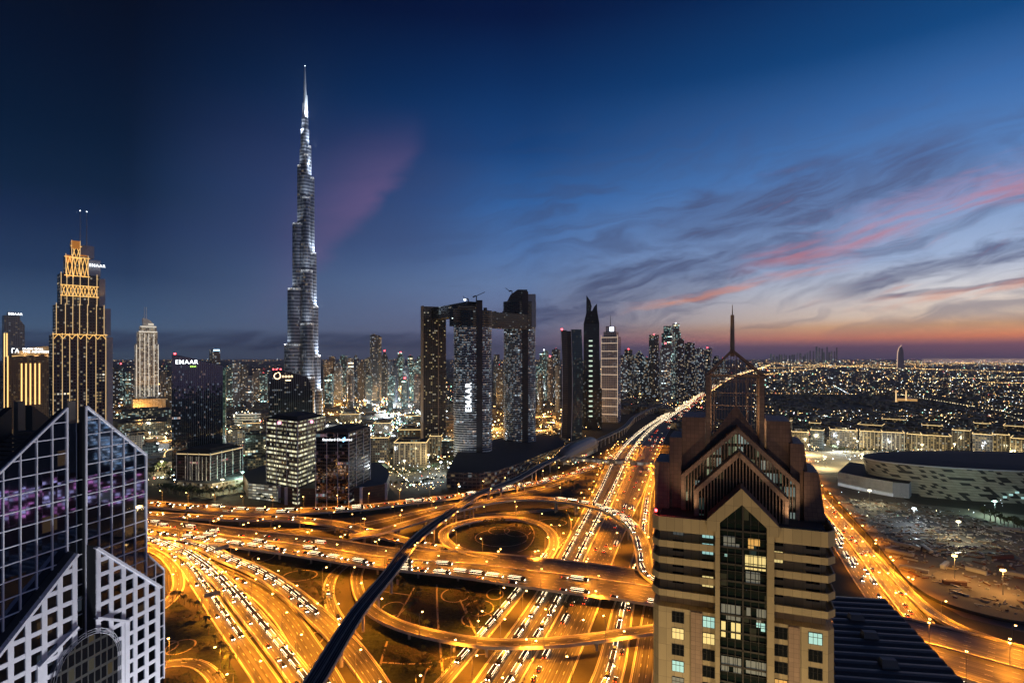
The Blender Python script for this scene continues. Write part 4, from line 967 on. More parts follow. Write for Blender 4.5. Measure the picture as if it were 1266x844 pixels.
m = MB(); x, z = HX_(19.5), HZ(433.5); m.bar((x-4,1.4,z-3.5),(x-4,1.4,z+3.5),.9,.4,up=(0,1,0)); m.bar((x-.5,1.4,z-3),(x+1.6,1.4,z+3),.9,.4,up=(0,1,0)); m.bar((x+3.6,1.4,z-3),(x+1.6,1.4,z+3),.9,.4,up=(0,1,0)); m.bar((x-4,1.4,z+3.2),(x-1,1.4,z+3.2),.4,.9); m.build('sign_emblem', M['signwhite'], ht.root)
for p in (30, 45, 60): uplight(ht.root, (HX_(p), -4, HZ(442)), (HX_(p), 4, HZ(425)), 9000, (1,.66,.3), 110)

# --- white-lit hotel with a curved sail top
Ya = 1780; at_ = fr('sail_top_hotel', 'white floodlit hotel tower with curved sail roof and twin spires over a golden podium', 'hotel', 182, Ya, 4); s1 = wpx(1, 182, Ya); AX = lambda p: (p-182.5)*s1; AZ = lambda p: zt(p, Ya)
M['adw'] = mat_facade('floodlit_white_wall', (.5,.45,.36), (.05,.05,.05), 5.0, 5.0, .66, .6, .5, (1,.78,.5), (1,.95,.85), .5, 1.4, seed=41)
m = MB(); m.prism(rect(AX(168), AX(197), 0, 50), 0, AZ(425), 0, 1); m.prism(rect(AX(170.5), AX(195.5), 3, 48), AZ(425), AZ(410), 0, 1); m.prism(rect(AX(173.5), AX(194.5), 6, 40), AZ(410), AZ(403), 0, 1); m.build('wall', [M['adw'], M['roofgy']], at_.root)
m = MB(); n = 9; pr_ = [(AX(177), AZ(408))]+[(AX(177)+(AX(193)-AX(177))*math.sin(t*math.pi/16), AZ(408)+(AZ(393)-AZ(408))*math.cos(t*math.pi/16)) for t in range(9)]
m.slab([(x,8,z) for x, z in pr_][::1], (0,-1,0), 20); m.build('sail_roof', mat_plain('white_sail_cladding', (.7,.68,.62), .5), at_.root)
m = MB(); 
for p in (179.5, 182): m.tube([(AX(p),18,AZ(395)),(AX(p),18,AZ(379))], [1.0,.5], 6)
m.build('spire', M['white'], at_.root)
m = MB()
for p in (169.3, 173.5, 179.5, 184.5, 191, 196.3): m.bar((AX(p),-.8,AZ(490)), (AX(p),-.8,AZ(426 if p < 170 or p > 196 else 412)), 1.7, 1.0, up=(0,1,0))
m.bar((AX(172),-1,AZ(410)),(AX(195),-1,AZ(410)),1.0,3.4); m.bar((AX(174),4,AZ(403.5)),(AX(194),4,AZ(403.5)),1.0,3.0); m.bar((AX(184),7,AZ(400.5)),(AX(191),7,AZ(400.5)),1.0,4.0)
m.build('light_strip', mat_emit('white_strip_light', (1.0,.90,.74), .72), at_.root)
m = MB(); m.prism(rect(AX(164), AX(204), -40, 40), 0, AZ(492), 0, 1); M['podium'] = mat_facade('golden_podium_wall', (.5,.4,.25), (.1,.08,.05), 4, 4, .6, .6, .6, (1,.75,.4), (1,.9,.7), .3, .8, seed=43); m.build('podium', [M['podium'], M['roofgy']], at_.root)

M['steelblue'] = mat_plain('blue_steel_fin', (.16,.24,.29), .35, .5, var=.1)
# --- black slanted office tower with white sign
Yk = 850; kt = fr('slant_top_office', 'black glass office tower with slanted roofline and white lettering', 'office tower', 245, Yk, -5); s1 = wpx(1, 245, Yk); KX = lambda p: (p-245)*s1; KZ = lambda p: zt(p, Yk)
M['blackglass'] = mat_facade('black_mirror_glass', (.10,.14,.17), (.13,.18,.22), 2.2, 3.8, .8, .75, .05, (1,.7,.6), (.6,.8,1), .7, .8, grough=.04, wrough=.15, seed=51, floor_p=.006, metal=1.0, warp=.02)
m = MB(); m.prism([(KX(213),0),(KX(276),0),(KX(276),34),(KX(213),34)], 0, [KZ(438),KZ(452),KZ(452),KZ(438)], 0, 1); m.build('curtain_wall', [M['blackglass'], M['roofdk']], kt.root)
m = MB()
for k in range(27): p = 213+63*k/26; m.bar((KX(p),-.25,10), (KX(p),-.25,KZ(438+14*k/26)+.8), .35, .5, up=(0,1,0))
m.build('fin', M['steelblue'], kt.root)
m = MB(); m.prism([(KX(276.1),2),(KX(279.2),4),(KX(279.2),30),(KX(276.1),34)], 0, KZ(455), 0, 0); m.build('side_wall', mat_facade('lit_stair_wall', (.05,.08,.07), (.05,.12,.09), 3, 3.8, .9, .8, .5, (.6,1,.6), (.6,1,.8), .5, .35, seed=52), kt.root)
text('EMAAR', 8.6, M['signwhite'], kt.root, (KX(217), -.9, KZ(447.5)), UP); text('east', 4.4, M['signgreen'], kt.root, (KX(235), -.9, KZ(452.6)), UP)
beacon(kt.root, KX(216), 4, KZ(438), 1.3)
# --- office with the ring sign
Yn = 900; nt = fr('ring_sign_office', 'dark curved office tower with glowing amber ring sign under a sloping top', 'office tower', 359, Yn, 0); s1 = wpx(1, 359, Yn); NX = lambda p: (p-359)*s1; NZ = lambda p: zt(p, Yn)
sil = [(331,560),(388,560),(387,486),(384,474),(380,466),(345,456.5),(337.5,458),(333,484)]
m = MB(); pts = [(NX(a), 0, 0 if b == 560 else NZ(b)) for a, b in sil]; m.slab(pts, (0,-1,0), 30); 
for i in range(len(m.f)): pass
m.u = [(v[0]+v[1], v[2]) for v in m.v]; M['noonglass'] = mat_facade('dark_office_glass', (.012,.016,.02), (.015,.02,.028), 3.0, 3.7, .8, .6, .14, (1,.85,.6), (.8,.9,1), .6, .9, grough=.07, wrough=.2, seed=61); m.build('curtain_wall', M['noonglass'], nt.root)
m = MB()
for k in range(20): p = 334+50*k/19; m.bar((NX(p),-.2,10), (NX(p),-.2,NZ(459 if p < 346 else 457+(p-345)*.27)), .25, .4, up=(0,1,0))
m.build('fin', M['steelblue'], nt.root)
m = MB(); c = (NX(343), NZ(464.5)); rr = 4.6
m.tube([(c[0]+rr*math.cos(t), -.9, c[1]+rr*math.sin(t)) for t in [R(100+a*15) for a in range(20)]], .75, 6); m.tube([(c[0]+.3,-.9,c[1]+5.6),(c[0]+2.8,-.9,c[1]+5.2),(c[0]+4.2,-.9,c[1]+2.2)], .75, 6); m.build('sign_emblem', M['signamber'], nt.root)
text('noon', 7.2, M['signamber'], nt.root, (NX(348.5), -.9, NZ(464.8)), UP); m = MB(); m.box(NX(353), NX(359.5), -1.2, -.6, NZ(470.6), NZ(469.3)); m.build('sign_bar', M['signamber'], nt.root)
for x in (338, 342, 347): beacon(nt.root, NX(x), 6, NZ(457), 1.0)
# --- the two offices on the long podium
def corner_building(name, label, L, C, Rr, ytop, ybase, matL, matR, crown=0, cat='office block', matTop='roofdk'):
    """a block seen on its corner: pixels of the left, near and right corners; base pixel row of the near corner"""
    z0 = 0.0; Yc = F*CH/(ybase-HY); c = D(C, HY, Yc); zt_ = zt(ytop, Yc)
    def onray(px, Y): return Vector(((px-CX)*Y/F, Y, 0))
    a = onray(L[0], Yc*L[1]); b = onray(Rr[0], Yc*Rr[1]); c.z = 0; o = a+b-c
    root = empty(name, c, 0, label, cat)
    m = MB(); A, B, O = a-c, b-c, o-c
    pts = [(0,0), (B.x,B.y), (O.x,O.y), (A.x,A.y)]
    for i in range(4):
        p, q2 = pts[i], pts[(i+1)%4]; Ls = math.dist(p, q2); mi = 1 if i == 0 else (0 if i == 3 else 1)
        m.face([(p[0],p[1],0),(q2[0],q2[1],0),(q2[0],q2[1],zt_),(p[0],p[1],zt_)], [(0,0),(Ls,0),(Ls,zt_),(0,zt_)], mi)
    m.build('wall', [M[matL], M[matR]], root)
    m = MB(); k = .96; cx_, cy_ = O.x/2, O.y/2
    m.face([(p[0],p[1],zt_) for p in pts], None, 0); 
    m.prism([(cx_+(p[0]-cx_)*.72, cy_+(p[1]-cy_)*.72) for p in pts], zt_+.02, zt_+4.5)
    for i in range(4):
        p, q2 = Vector((*pts[i],zt_+.5)), Vector((*pts[(i+1)%4],zt_+.5)); m.bar(p, q2, .6, 1.2)
    m.build('roof', M[matTop], root)
    m = MB()
    for i in (0, 3):
        p, q2 = Vector((*pts[i],0)), Vector((*pts[(i+1)%4],0)); nn = Vector((q2.y-p.y, p.x-q2.x, 0)).normalized()*.3; nb_ = 3
        for k in range(nb_+1):
            v = p+(q2-p)*k/nb_+nn; m.bar(v, v+Vector((0,0,zt_)), .8, .5, up=nn)
    m.build('pilaster', M['stone_pale'], root)
    return root, A, B, zt_, Yc
M['litfloor'] = mat_facade('lit_office_floors', (.10,.095,.09), (.03,.03,.035), 2.6, 5.2, .92, .46, .55, (1,.93,.55), (1,1,.75), .4, 1.0, floor_p=.62, run=9, seed=71)
M['cubeL'] = mat_facade('dusky_glass_wall', (.14,.13,.15), (.20,.19,.22), 2.6, 4.2, .9, .8, .10, (1,.6,.75), (.6,.9,1), .4, .28, grough=.06, wrough=.3, seed=72, floor_p=.05, metal=1.0, warp=.03)
M['cubeR'] = mat_facade('dark_office_side', (.035,.03,.035), (.02,.02,.025), 2.6, 4.2, .9, .45, .12, (1,.9,.6), (.9,.95,1), .4, .7, floor_p=.10, run=7, seed=73)
M['crownled'] = mat_emit('pink_roof_sign', (1.0,.35,.55), 3)
r1, A, B, zz, Yc = corner_building('lit_floor_office', 'office block with bright yellow lit floors and a dark roof on the long podium', (329.5,1.05), 368, (402,1.10), 521, 625, 'litfloor', 'litfloor')
m = MB(); m.box(-.1, .1, -.1, .1, 0, .1)
for v, f in ((A, .55), (B, .45)):
    p = v*f; nn = Vector((v.y, -v.x, 0)).normalized()*(1 if v is B else -1)*.8; m = MB(); m.bar((p.x+nn.x-2.2,p.y+nn.y,zz-3.5), (p.x+nn.x+2.2,p.y+nn.y,zz-3.5), .8, 3.2); m.build('roof_sign', M['crownled'], r1)
r2, A, B, zz, Yc = corner_building('cube_office', 'cube-shaped office with dusky glass front and white sign on the long podium', (390.5,1.0), 431, (457.5,1.09), 535, 627, 'cubeL', 'cubeR')
u_ = -A.normalized(); ang = math.atan2(u_.y, u_.x); p = A+u_*8; nn = Vector((u_.y,-u_.x,0))*.6
text('Standard Chartered', 3.9, M['signwhite'], r2, (p.x+nn.x, p.y+nn.y, zz-8), (R(90),0,ang))
p = A+u_*33; m = MB(); m.bar((p.x+nn.x,p.y+nn.y,zz-10.5),(p.x+nn.x,p.y+nn.y,zz-6),1.1,.5,up=(0,1,0)); m.bar((p.x+nn.x+1.6,p.y+nn.y,zz-9.5),(p.x+nn.x+1.6,p.y+nn.y,zz-5),1.1,.5,up=(0,1,0)); m.build('sign_emblem', mat_emit('sign_blue', (.25,.6,1), 4), r2)
# podium: lit car park on the left, brown screens on the right
pd = empty('long_podium', P(390, 622), 0, 'long low car park podium with lit left decks and brown screens', 'car park'); o0 = pd.location
edge = [P(307,616), P(346,620.5), P(354,623.5), P(400,624), P(446,623), P(477,617.5)]; zp = 20.0
M['carpark'] = mat_facade('lit_car_park_deck', (.45,.42,.34), (.3,.28,.2), 6.5, 3.3, .9, .62, .92, (1,.92,.62), (1,1,.8), .5, .62, grough=.6, seed=81)
M['screen'] = mat_facade('brown_louvre_screen', (.09,.05,.035), (.05,.03,.022), 1.4, 3.3, .9, .6, .02, (1,.8,.5), (.7,.9,1), .3, .4, grough=.5, seed=82)
m = MB(); m2 = MB(); m3 = MB()
for i in range(5):
    a, b = edge[i]-o0, edge[i+1]-o0; L_ = (b-a).length
    (m if i == 0 else m2).face([(a.x,a.y,0),(b.x,b.y,0),(b.x,b.y,zp),(a.x,a.y,zp)], [(0,0),(L_,0),(L_,zp),(0,zp)])
    d_ = (b-a).normalized(); nn = Vector((d_.y,-d_.x,0))
    if i: m3 = MB(); m3.bar(a+nn*.5, a+nn*.5+Vector((0,0,zp+1.2)), 5.0 if i == 1 else 3.6, 1.6, up=nn); m3.build('pilaster', M['stone_pale'], pd)
    if i in (2, 3, 4): v = (a+b)/2; 
m3 = MB(); m3.bar(edge[5]-o0, edge[5]-o0+Vector((0,0,zp+1.2)), 3.6, 1.6, up=(0,1,0))
bk1 = [P(482,602)-o0, P(470,588)-o0, P(325,592)-o0, P(300,602)-o0]
pts = [v-o0 for v in edge]+bk1
for i in range(5, len(pts)):
    a, b = pts[i], pts[(i+1)%len(pts)]; L_ = (b-a).length; m2.face([(a.x,a.y,0),(b.x,b.y,0),(b.x,b.y,zp),(a.x,a.y,zp)], [(0,0),(L_,0),(L_,zp),(0,zp)])
m.build('car_park_deck', M['carpark'], pd); m2.build('screen_wall', M['screen'], pd); m3.build('pilaster', M['stone_pale'], pd)
m = MB(); m.face([(v.x,v.y,zp-.02) for v in pts]); m.build('roof', M['roofgy'], pd)
# --- low square office with white-framed bays in front of the black tower
M['redoffice'] = mat_facade('dark_office_rows', (.05,.03,.03), (.02,.018,.022), 3.0, 4.0, .9, .6, .10, (1,.75,.5), (1,.25,.3), .35, .5, floor_p=.10, run=6, seed=91)
r3, A, B, zz, Yc = corner_building('framed_bay_office', 'low dark office with white framed bays and a lit roof edge below the black tower', (218.5,1.01), 260, (300,1.08), 560, 603, 'redoffice', 'redoffice')
m = MB(); m.bar(A+Vector((0,0,zz-2)), Vector((0,0,zz-2)), .8, 1.0); m.bar(Vector((0,0,zz-2)), B+Vector((0,0,zz-2)), .8, 1.0); m.build('roof_edge_light', mat_emit('warm_edge_light', (1,.72,.35), .9), r3)
m = MB()
for v, fs in ((A, (.10,.22,.34,.40,.52,.58,.72)), (B, (.18,.42,.66,.9))):
    nn = Vector((v.y,-v.x,0)).normalized()*(1.2 if v is B else -1.2)
    for f in fs: p = v*f+nn; m.bar(p, p+Vector((0,0,zz-5)), .8, .8, up=nn)
m.build('bay_frame', mat_plain('lit_white_frame', (.75,.74,.72), .5), r3)
pl = empty('terrace_podium', P(262, 606), 0, 'stepped pale terrace podium with warm shopfronts under the low dark office', 'podium'); o0 = pl.location
e = [P(217,602)-o0, P(262,607)-o0, P(312,597)-o0, P(304,585)-o0, P(225,588)-o0]; m = MB(); m.prism([(v.x,v.y) for v in e], 0, 10, 0, 1)
M['shops'] = mat_facade('warm_shopfronts', (.45,.38,.28), (.15,.12,.08), 5, 4.6, .7, .6, .55, (1,.75,.38), (1,.95,.75), .4, .8, seed=95); m.build('wall', [M['shops'], M['roofgy']], pl)

# --- twin curved towers with a sky bridge, and the flat slab tower they reach back to
def slabtower(name, label, px, Y, rx, ry, ytop, spine, extra=None, sl_from=.0):
    f = fr(name, label, 'skyscraper', px, Y); s1 = wpx(1, px, Y); X = lambda p: (p-px)*s1; zT = zt(ytop, Y); zdark = zt(403, Y)
    m = MB(); m.prism(ell(rx-1.2, ry-1.2, 32, 0, ry), 0, zdark, 0, 1); m.build('curtain_wall', [M['skyglass'], M['roofdk']], f.root)
    m = MB(); k = 0; z = 14
    while z < zdark: m.prism(ell(rx, ry, 32, 0, ry), z, z+.95, 0, 0, bottom=True); z += 3.9
    m.build('balcony_slab', M['slabwhite'], f.root)
    m = MB(); m.prism(ell(rx+.3, ry+.3, 32, 0, ry), zdark, zt(ytop+12, Y), 0, 1); m.build('unfinished_crown', [M['sitewall'], M['roofdk']], f.root)
    m = MB(); a, b = X(spine[0]), X(spine[1]); m.box(a, b, -1.6, 12, 0, zT); m.build('lift_spine', M['spine'], f.root)
    return f, X, zT
M['skyglass'] = mat_facade('lit_apartment_glass', (.04,.05,.06), (.03,.04,.055), 3.0, 3.9, .9, .7, .34, (1,.75,.55), (.72,.88,1), .72, 1.0, seed=101, floor_p=.05)
M['slabwhite'] = mat_plain('white_balcony_slabs', (.62,.63,.66), .5, var=.06)
M['sitewall'] = mat_facade('dark_unfinished_floors', (.035,.033,.034), (.012,.012,.014), 4.0, 3.9, .85, .6, .05, (1,.85,.6), (.7,.9,1), .5, .8, seed=102)
M['spine'] = mat_plain('dark_lift_shaft', (.03,.03,.036), .5)
fB, XB, zB = slabtower('curved_tower', 'curved balcony tower with vertical white lettering and dark spine, under the sky bridge', 584.5, 940, wpx(24.5,584.5,940), 20, 371, (589,596.5))
tB = text('EMAAR', wpx(10.5, 584, 940), M['signwhite'], fB.root, (XB(579.5), -1.6, zt(509, 940)), (R(90), R(-90), 0), sx=1.0)
m = MB()
for a, b, y0 in ((560,578,381), (566,589,377), (575,604,383)): m.box(XB(a), XB(b), 4, 30, zt(398,940), zt(y0,940))
m.build('unfinished_floor', M['sitewall'], fB.root)
fC, XC, zC = slabtower('sail_tower', 'tallest curved balcony tower with a sail-shaped dark top, carrying the bridge end', 642.5, 1077, wpx(20.5,642.5,1077), 20, 360, (645.5,653))
m = MB(); pts = [(XC(622),5,zt(402,1077)),(XC(645),5,zt(402,1077)),(XC(652),5,zt(357.5,1077)),(XC(640),5,zt(357.5,1077)),(XC(631),5,zt(364,1077)),(XC(625),5,zt(376,1077))]; m.slab(pts, (0,-1,0), 26)
m.u = [(v[0]+v[1], v[2]) for v in m.v]; m.build('sail_crown', M['sitewall'], fC.root)
m = MB(); m.box(XC(653), XC(662.5), 6, 28, zt(404,1077), zt(363,1077)); m.build('crown_glass', mat_facade('reflective_crown', (.25,.28,.32), (.3,.34,.4), 2.4, 3.9, .9, .8, .02, seed=104, grough=.15), fC.root)
YA = 1085; fA = fr('slab_tower', 'brown slab tower with scattered yellow rooms, joined to the bridge', 'skyscraper', 537.5, YA, 14); s1 = wpx(1, 537.5, YA); XA = lambda p: (p-537.5)*s1
M['slabA'] = mat_facade('brown_slab_wall', (.11,.085,.07), (.03,.028,.028), 3.4, 3.8, .7, .6, .13, (1,.78,.36), (1,.9,.65), .3, 1.9, floor_p=.01, seed=105)
m = MB(); m.prism(rect(XA(523.5), XA(541.5), 0, 26), 0, zt(379,YA), 0, 1); m.prism(rect(XA(543), XA(552.5), 3, 26), 0, zt(384,YA), 0, 1); m.build('wall', [M['slabA'], M['roofdk']], fA.root)
m = MB(); m.box(XA(541.5)+.02, XA(543)-.02, -.6, 20, 0, zt(379,YA)); m.box(XA(523)-.6, XA(523.5)-.02, -.6, 20, 0, zt(378,YA)); m.build('pilaster', M['brownl'], fA.root)
br = empty('sky_bridge', D(600,400,1000), 0, 'dark unfinished sky bridge spanning between the tower tops', 'bridge'); o0 = br.location
def beam(a, b, wd, hh): m.bar(Vector(a)-o0, Vector(b)-o0, wd, hh)
m = MB(); zb1 = 246; p1, p2 = D(562,396,955), D(655,396,1100); p1.z = p2.z = zb1
beam(p1, p2, 26, 28); p3 = D(541,385,1085); p4 = D(585,385,955); p3.z = p4.z = 262; beam(p3, p4, 22, 22); m.u = [(v[0]+v[1], v[2]) for v in m.v]; m.build('bridge_deck', M['sitewall'], br)
m = MB(); p5, p6 = D(606,385,985), D(625,385,1040); p5.z = p6.z = 258
for k in range(9): t = k/8; v = p1+(p2-p1)*t-o0; m.bar(v+Vector((0,0,12)), v+Vector((0,0,12+rnd.uniform(3,10))), 6, 10)
m.build('roof_plant', M['spine'], br)
m = MB(); v = p1-o0
for k in range(16): t = (k+.5)/16; w_ = p1+(p2-p1)*t-o0+Vector((-6.5,-13.6,-11+rnd.uniform(0,9))); m.box(w_.x-1, w_.x+1, w_.y-1, w_.y+1, w_.z, w_.z+1)
m.build('work_light', mat_emit('work_light', (.8,.95,.9), 3), br)
def crane(px, py0, py1, Y, jib, lab):
    c = D(px, py0, Y); r = empty('tower_crane', c, 0, lab, 'crane'); hgt = (py0-py1)*Y/F; m = MB(); m.bar((0,0,-3), (0,0,hgt*.6), 1.6); m.build('mast', M['dark'], r); m = MB(); m.bar((-4,0,hgt*.5), (jib*.9,0,hgt), .9); m.bar((-6,0,hgt*.48),(-1,0,hgt*.62),1.6,2.2); m.build('jib', M['dark'], r)
crane(589, 373, 361, 960, 16, 'thin luffing crane on the roof of the curved lettered tower'); crane(633, 364, 356, 1090, -14, 'thin crane leaning left over the sail-shaped top'); crane(579, 374, 366, 950, -10, 'short crane beside the roof light on the lettered tower')
for x in (574, 577): 
    pass
bl_ = D(575, 371, 945); m = MB(); m.box(bl_.x-1.6-fB.O.x, bl_.x+1.6-fB.O.x, 10, 12, bl_.z, bl_.z+2.6); m.build('flood_lamp', M['whiteglow'], fB.root)
for px_, Y_, f in ((570, 930, fB), (600, 935, fB), (630, 1065, fC), (658, 1070, fC)):
    X_ = (px_-(584.5 if f is fB else 642.5))*Y_/F
    uplight(f.root, (X_, -26, 8), (X_*.8, 4, 120), 1.5e6, (.80,.9,1.0), 60); 
uplight(fB.root, (XB(566), -34, 10), (XB(566), 2, 60), 2.5e5, (1,.42,.08), 70); uplight(fC.root, (XC(625), -30, 10), (XC(626), 2, 60), 3e5, (1,.42,.08), 70)
pb = empty('tower_podium', P(628, 586), 0, 'broad dark podium with curved front under the curved towers', 'podium'); o0 = pb.location
e = [P(552,603), P(592,604.5), P(612,601), P(640,590), P(668,575), P(700,560), P(690,548), P(640,548), P(570,566)]; pts = [v-o0 for v in e]; m = MB()
zz_ = [22,22,21,20,18,15,16,18,22]; m.prism([(v.x,v.y) for v in pts], 0, zz_, 0, 1)
M['podw'] = mat_facade('podium_front', (.16,.13,.12), (.05,.05,.06), 6, 5, .85, .65, .25, (1,.7,.35), (.8,.95,1), .4, .55, seed=111); m.build('wall', [M['podw'], M['roofdk']], pb)

# --- towers along the highway
Yd = 1180; fd = fr('leaning_twin_slab', 'tower of two slim leaning slabs, brown one and glass one, with pale edges', 'skyscraper', 706, Yd); s1 = wpx(1,706,Yd); XD = lambda p: (p-706)*s1; ZD = lambda p: zt(p, Yd)
M['slabD'] = mat_facade('brown_metal_slab', (.13,.095,.08), (.06,.05,.05), 3, 3.8, .8, .7, .01, seed=121); M['glassD'] = mat_facade('sky_glass', (.04,.06,.07), (.08,.11,.13), 2.5, 3.8, .9, .85, .07, (1,.85,.6), (.6,1,.9), .5, .35, grough=.05, wrough=.2, seed=122)
m = MB(); n = 12
def lean(p0, p1, t): k = 2.2*math.sin(t*math.pi); return p0+k*.8+2.5*t*0, p1+k*.8
for a, b, y0, y1, yt, mi in ((694,700.5,0,30,408,0), (700.5,706,2,28,409,1), (706.2,719,4,32,407,2)):
    for i in range(n):
        t0, t1 = i/n, (i+1)/n; a0, b0 = lean(a,b,1-t0); a1, b1 = lean(a,b,1-t1); H_ = ZD(yt)
        m.prism(rect(XD(a0),XD(b0),y0,y1), H_*t0, H_*t1, mi, 3, topoly=rect(XD(a1),XD(b1),y0,y1))
m.build('wall', [M['slabD'], M['spine'], M['glassD'], M['roofdk']], fd.root)
m = MB()
for a, yt in ((693.6,407), (706,407)):
    for i in range(n):
        t0, t1 = i/n, (i+1)/n; m.bar((XD(lean(a,a,1-t0)[0]),-.6,ZD(yt)*t0), (XD(lean(a,a,1-t1)[0]),-.6,ZD(yt)*t1), 1.3, 1.2, up=(0,1,0))
m.build('edge_fin', M['stone_pale'], fd.root); beacon(fd.root, XD(694.5), 4, ZD(408), 2.0)
Yp = 1400; fp = fr('claw_top_tower', 'black pointed tower with two claw-like horns at its top', 'skyscraper', 731, Yp); s1 = wpx(1,731,Yp); XP = lambda p: (p-731)*s1; ZP = lambda p: zt(p, Yp)
M['claw'] = mat_facade('black_ribbed_glass', (.012,.013,.018), (.018,.02,.03), 2.2, 3.8, .8, .8, .03, (1,.8,.5), (.7,1,.9), .6, .4, grough=.1, wrough=.3, seed=131)
m = MB(); m.prism(rect(XP(721.5),XP(741),0,36), 0, ZP(400), 0, 1); m.prism(rect(XP(721.5),XP(741),0,36), ZP(400), ZP(388), 0, 1, topoly=rect(XP(724.5),XP(739),3,33)); m.prism(rect(XP(724.5),XP(739),3,33), ZP(388), ZP(384), 0, 1, topoly=rect(XP(725.5),XP(738.5),4,32)); m.build('wall', [M['claw'], M['roofdk']], fp.root)
m = MB(); m.slab([(XP(724.7),6,ZP(389)),(XP(729.8),6,ZP(389)),(XP(731.5),6,ZP(378)),(XP(729.5),6,ZP(371)),(XP(725),6,ZP(364.5))], (0,-1,0), 22); m.slab([(XP(731),6,ZP(386)),(XP(738.6),6,ZP(386)),(XP(738),6,ZP(375)),(XP(734.5),6,ZP(379))], (0,-1,0), 22); m.build('horn', M['claw'], fp.root)
M['litbal'] = mat_emit('lit_balcony', (.75,1,.82), .75)
for k in range(16): z = ZP(515-k*6.2); m = MB(); m.box(XP(728), XP(732.5), -.5, .4, z, z+3.2); m.build('lit_balcony', M['litbal'], fp.root)
m = MB(); m.prism(rect(XP(718),XP(724),-6,14), 0, ZP(462), 0, 1); m.prism(rect(XP(738.5),XP(744),-4,14), 0, ZP(480), 0, 1); m.build('side_wing', [M['noonglass'], M['roofdk']], fp.root)
Yg = 1555; fg = fr('banded_tower', 'pale grey gridded tower with white light bands and a small lit crown with mast', 'skyscraper', 753, Yg, -12); s1 = wpx(1,753,Yg); XG = lambda p: (p-753)*s1; ZG = lambda p: zt(p, Yg)
M['gridw'] = mat_facade('violet_grey_grid', (.26,.27,.36), (.08,.10,.18), 5.0, 5.0, .78, .74, .10, (1,.8,.55), (.9,.9,1), .5, .5, seed=141)
m = MB(); m.prism(rect(XG(743),XG(764),0,44), 0, ZG(416), 0, 1); m.prism(rect(XG(745.5),XG(761.5),4,40), ZG(416), ZG(410), 0, 1); m.prism(rect(XG(748),XG(759),8,32), ZG(410), ZG(403), 0, 1); m.build('wall', [M['gridw'], M['roofdk']], fg.root)
m = MB()
for py in (417, 424, 434, 443, 453, 463, 481, 492, 502, 512): m.bar((XG(743),-.6,ZG(py)), (XG(764),-.6,ZG(py)), .8, 1.7)
for p in (743, 763.6): m.bar((XG(p),-.6,ZG(515)), (XG(p),-.6,ZG(414)), 1.3, .8, up=(0,1,0))
m.build('light_band', mat_emit('cream_band_light', (1,.80,.60), .5), fg.root)
m = MB(); m.tube([(XG(753),18,ZG(404)),(XG(753),18,ZG(389.5))], [1.2,.4], 6); m.build('mast', M['spine'], fg.root)
m = MB(); m.box(XG(753.5), XG(758), 6.5, 8, ZG(409), ZG(404)); m.build('crown_light', M['whiteglow'], fg.root)

# --- the skyline behind: every tower a thing of its own
SKM = [mat_facade('hazy_blue_wall', (.17,.19,.23), (.05,.065,.085), 5.2, 4.6, .8, .62, .20, (1,.72,.42), (.75,.95,1), .6, 3.2, seed=201, floor_p=.015), mat_facade('hazy_teal_wall', (.12,.17,.18), (.04,.065,.07), 5.0, 4.6, .8, .62, .24, (1,.85,.55), (.6,1,.95), .7, 3.0, floor_p=.03, seed=202), mat_facade('hazy_brown_wall', (.19,.16,.14), (.055,.05,.05), 5.4, 4.4, .75, .6, .20, (1,.62,.3), (1,.9,.75), .4, 3.0, seed=203), mat_facade('dim_dark_wall', (.06,.065,.08), (.025,.03,.04), 5.0, 4.6, .75, .6, .17, (1,.8,.5), (.7,.85,1), .5, 3.0, seed=204)]
LOOK = ['blue-grey', 'teal-tinted', 'brownish', 'dark']
def hirise(px0, px1, ytop, Y, look, roof, label, group, twist=None):
    px = (px0+px1)/2; f = fr('high_rise', label, 'skyscraper', px, Y, rnd.uniform(-25,25) if twist is None else twist, group); w = wpx(px1-px0, px, Y)/2*.92; dp = w*rnd.uniform(.8,1.1); z = zt(ytop, Y); m = MB(); mt = [SKM[look], M['roofdk']]
    if roof == 'stepped': m.prism(rect(-w,w,-dp,dp), 0, z*.9, 0, 1); m.prism(rect(-w*.7,w*.7,-dp*.7,dp*.7), z*.9, z, 0, 1)
    elif roof == 'round': m.prism(ell(w, dp, 16), 0, z, 0, 1)
    elif roof == 'pointed': m.prism(rect(-w,w,-dp,dp), 0, z*.86, 0, 1); m.prism(rect(-w,w,-dp,dp), z*.86, z, 0, 1, topoly=rect(-w*.12,w*.12,-dp*.12,dp*.12))
    elif roof == 'slanted': m.prism(rect(-w,w,-dp,dp), 0, [z*.93,z,z,z*.93], 0, 1)
    else: m.prism(rect(-w,w,-dp,dp), 0, z, 0, 1); m.prism(rect(-w*.5,w*.4,-dp*.5,dp*.5), z, z+4, 0, 1)
    m.build('wall', mt, f.root); return f, w, dp, z
ROOF = ['flat', 'stepped', 'round', 'pointed', 'slanted', 'flat']
ORD = 'first second third fourth fifth sixth seventh eighth ninth tenth eleventh twelfth thirteenth fourteenth fifteenth sixteenth seventeenth eighteenth nineteenth twentieth'.split()+['twenty-'+w for w in 'first second third fourth fifth sixth seventh eighth ninth'.split()]+['thirtieth']+['thirty-'+w for w in 'first second third fourth fifth sixth seventh eighth ninth'.split()]+['fortieth']+['forty-'+w for w in 'first second third fourth fifth sixth seventh eighth ninth'.split()]
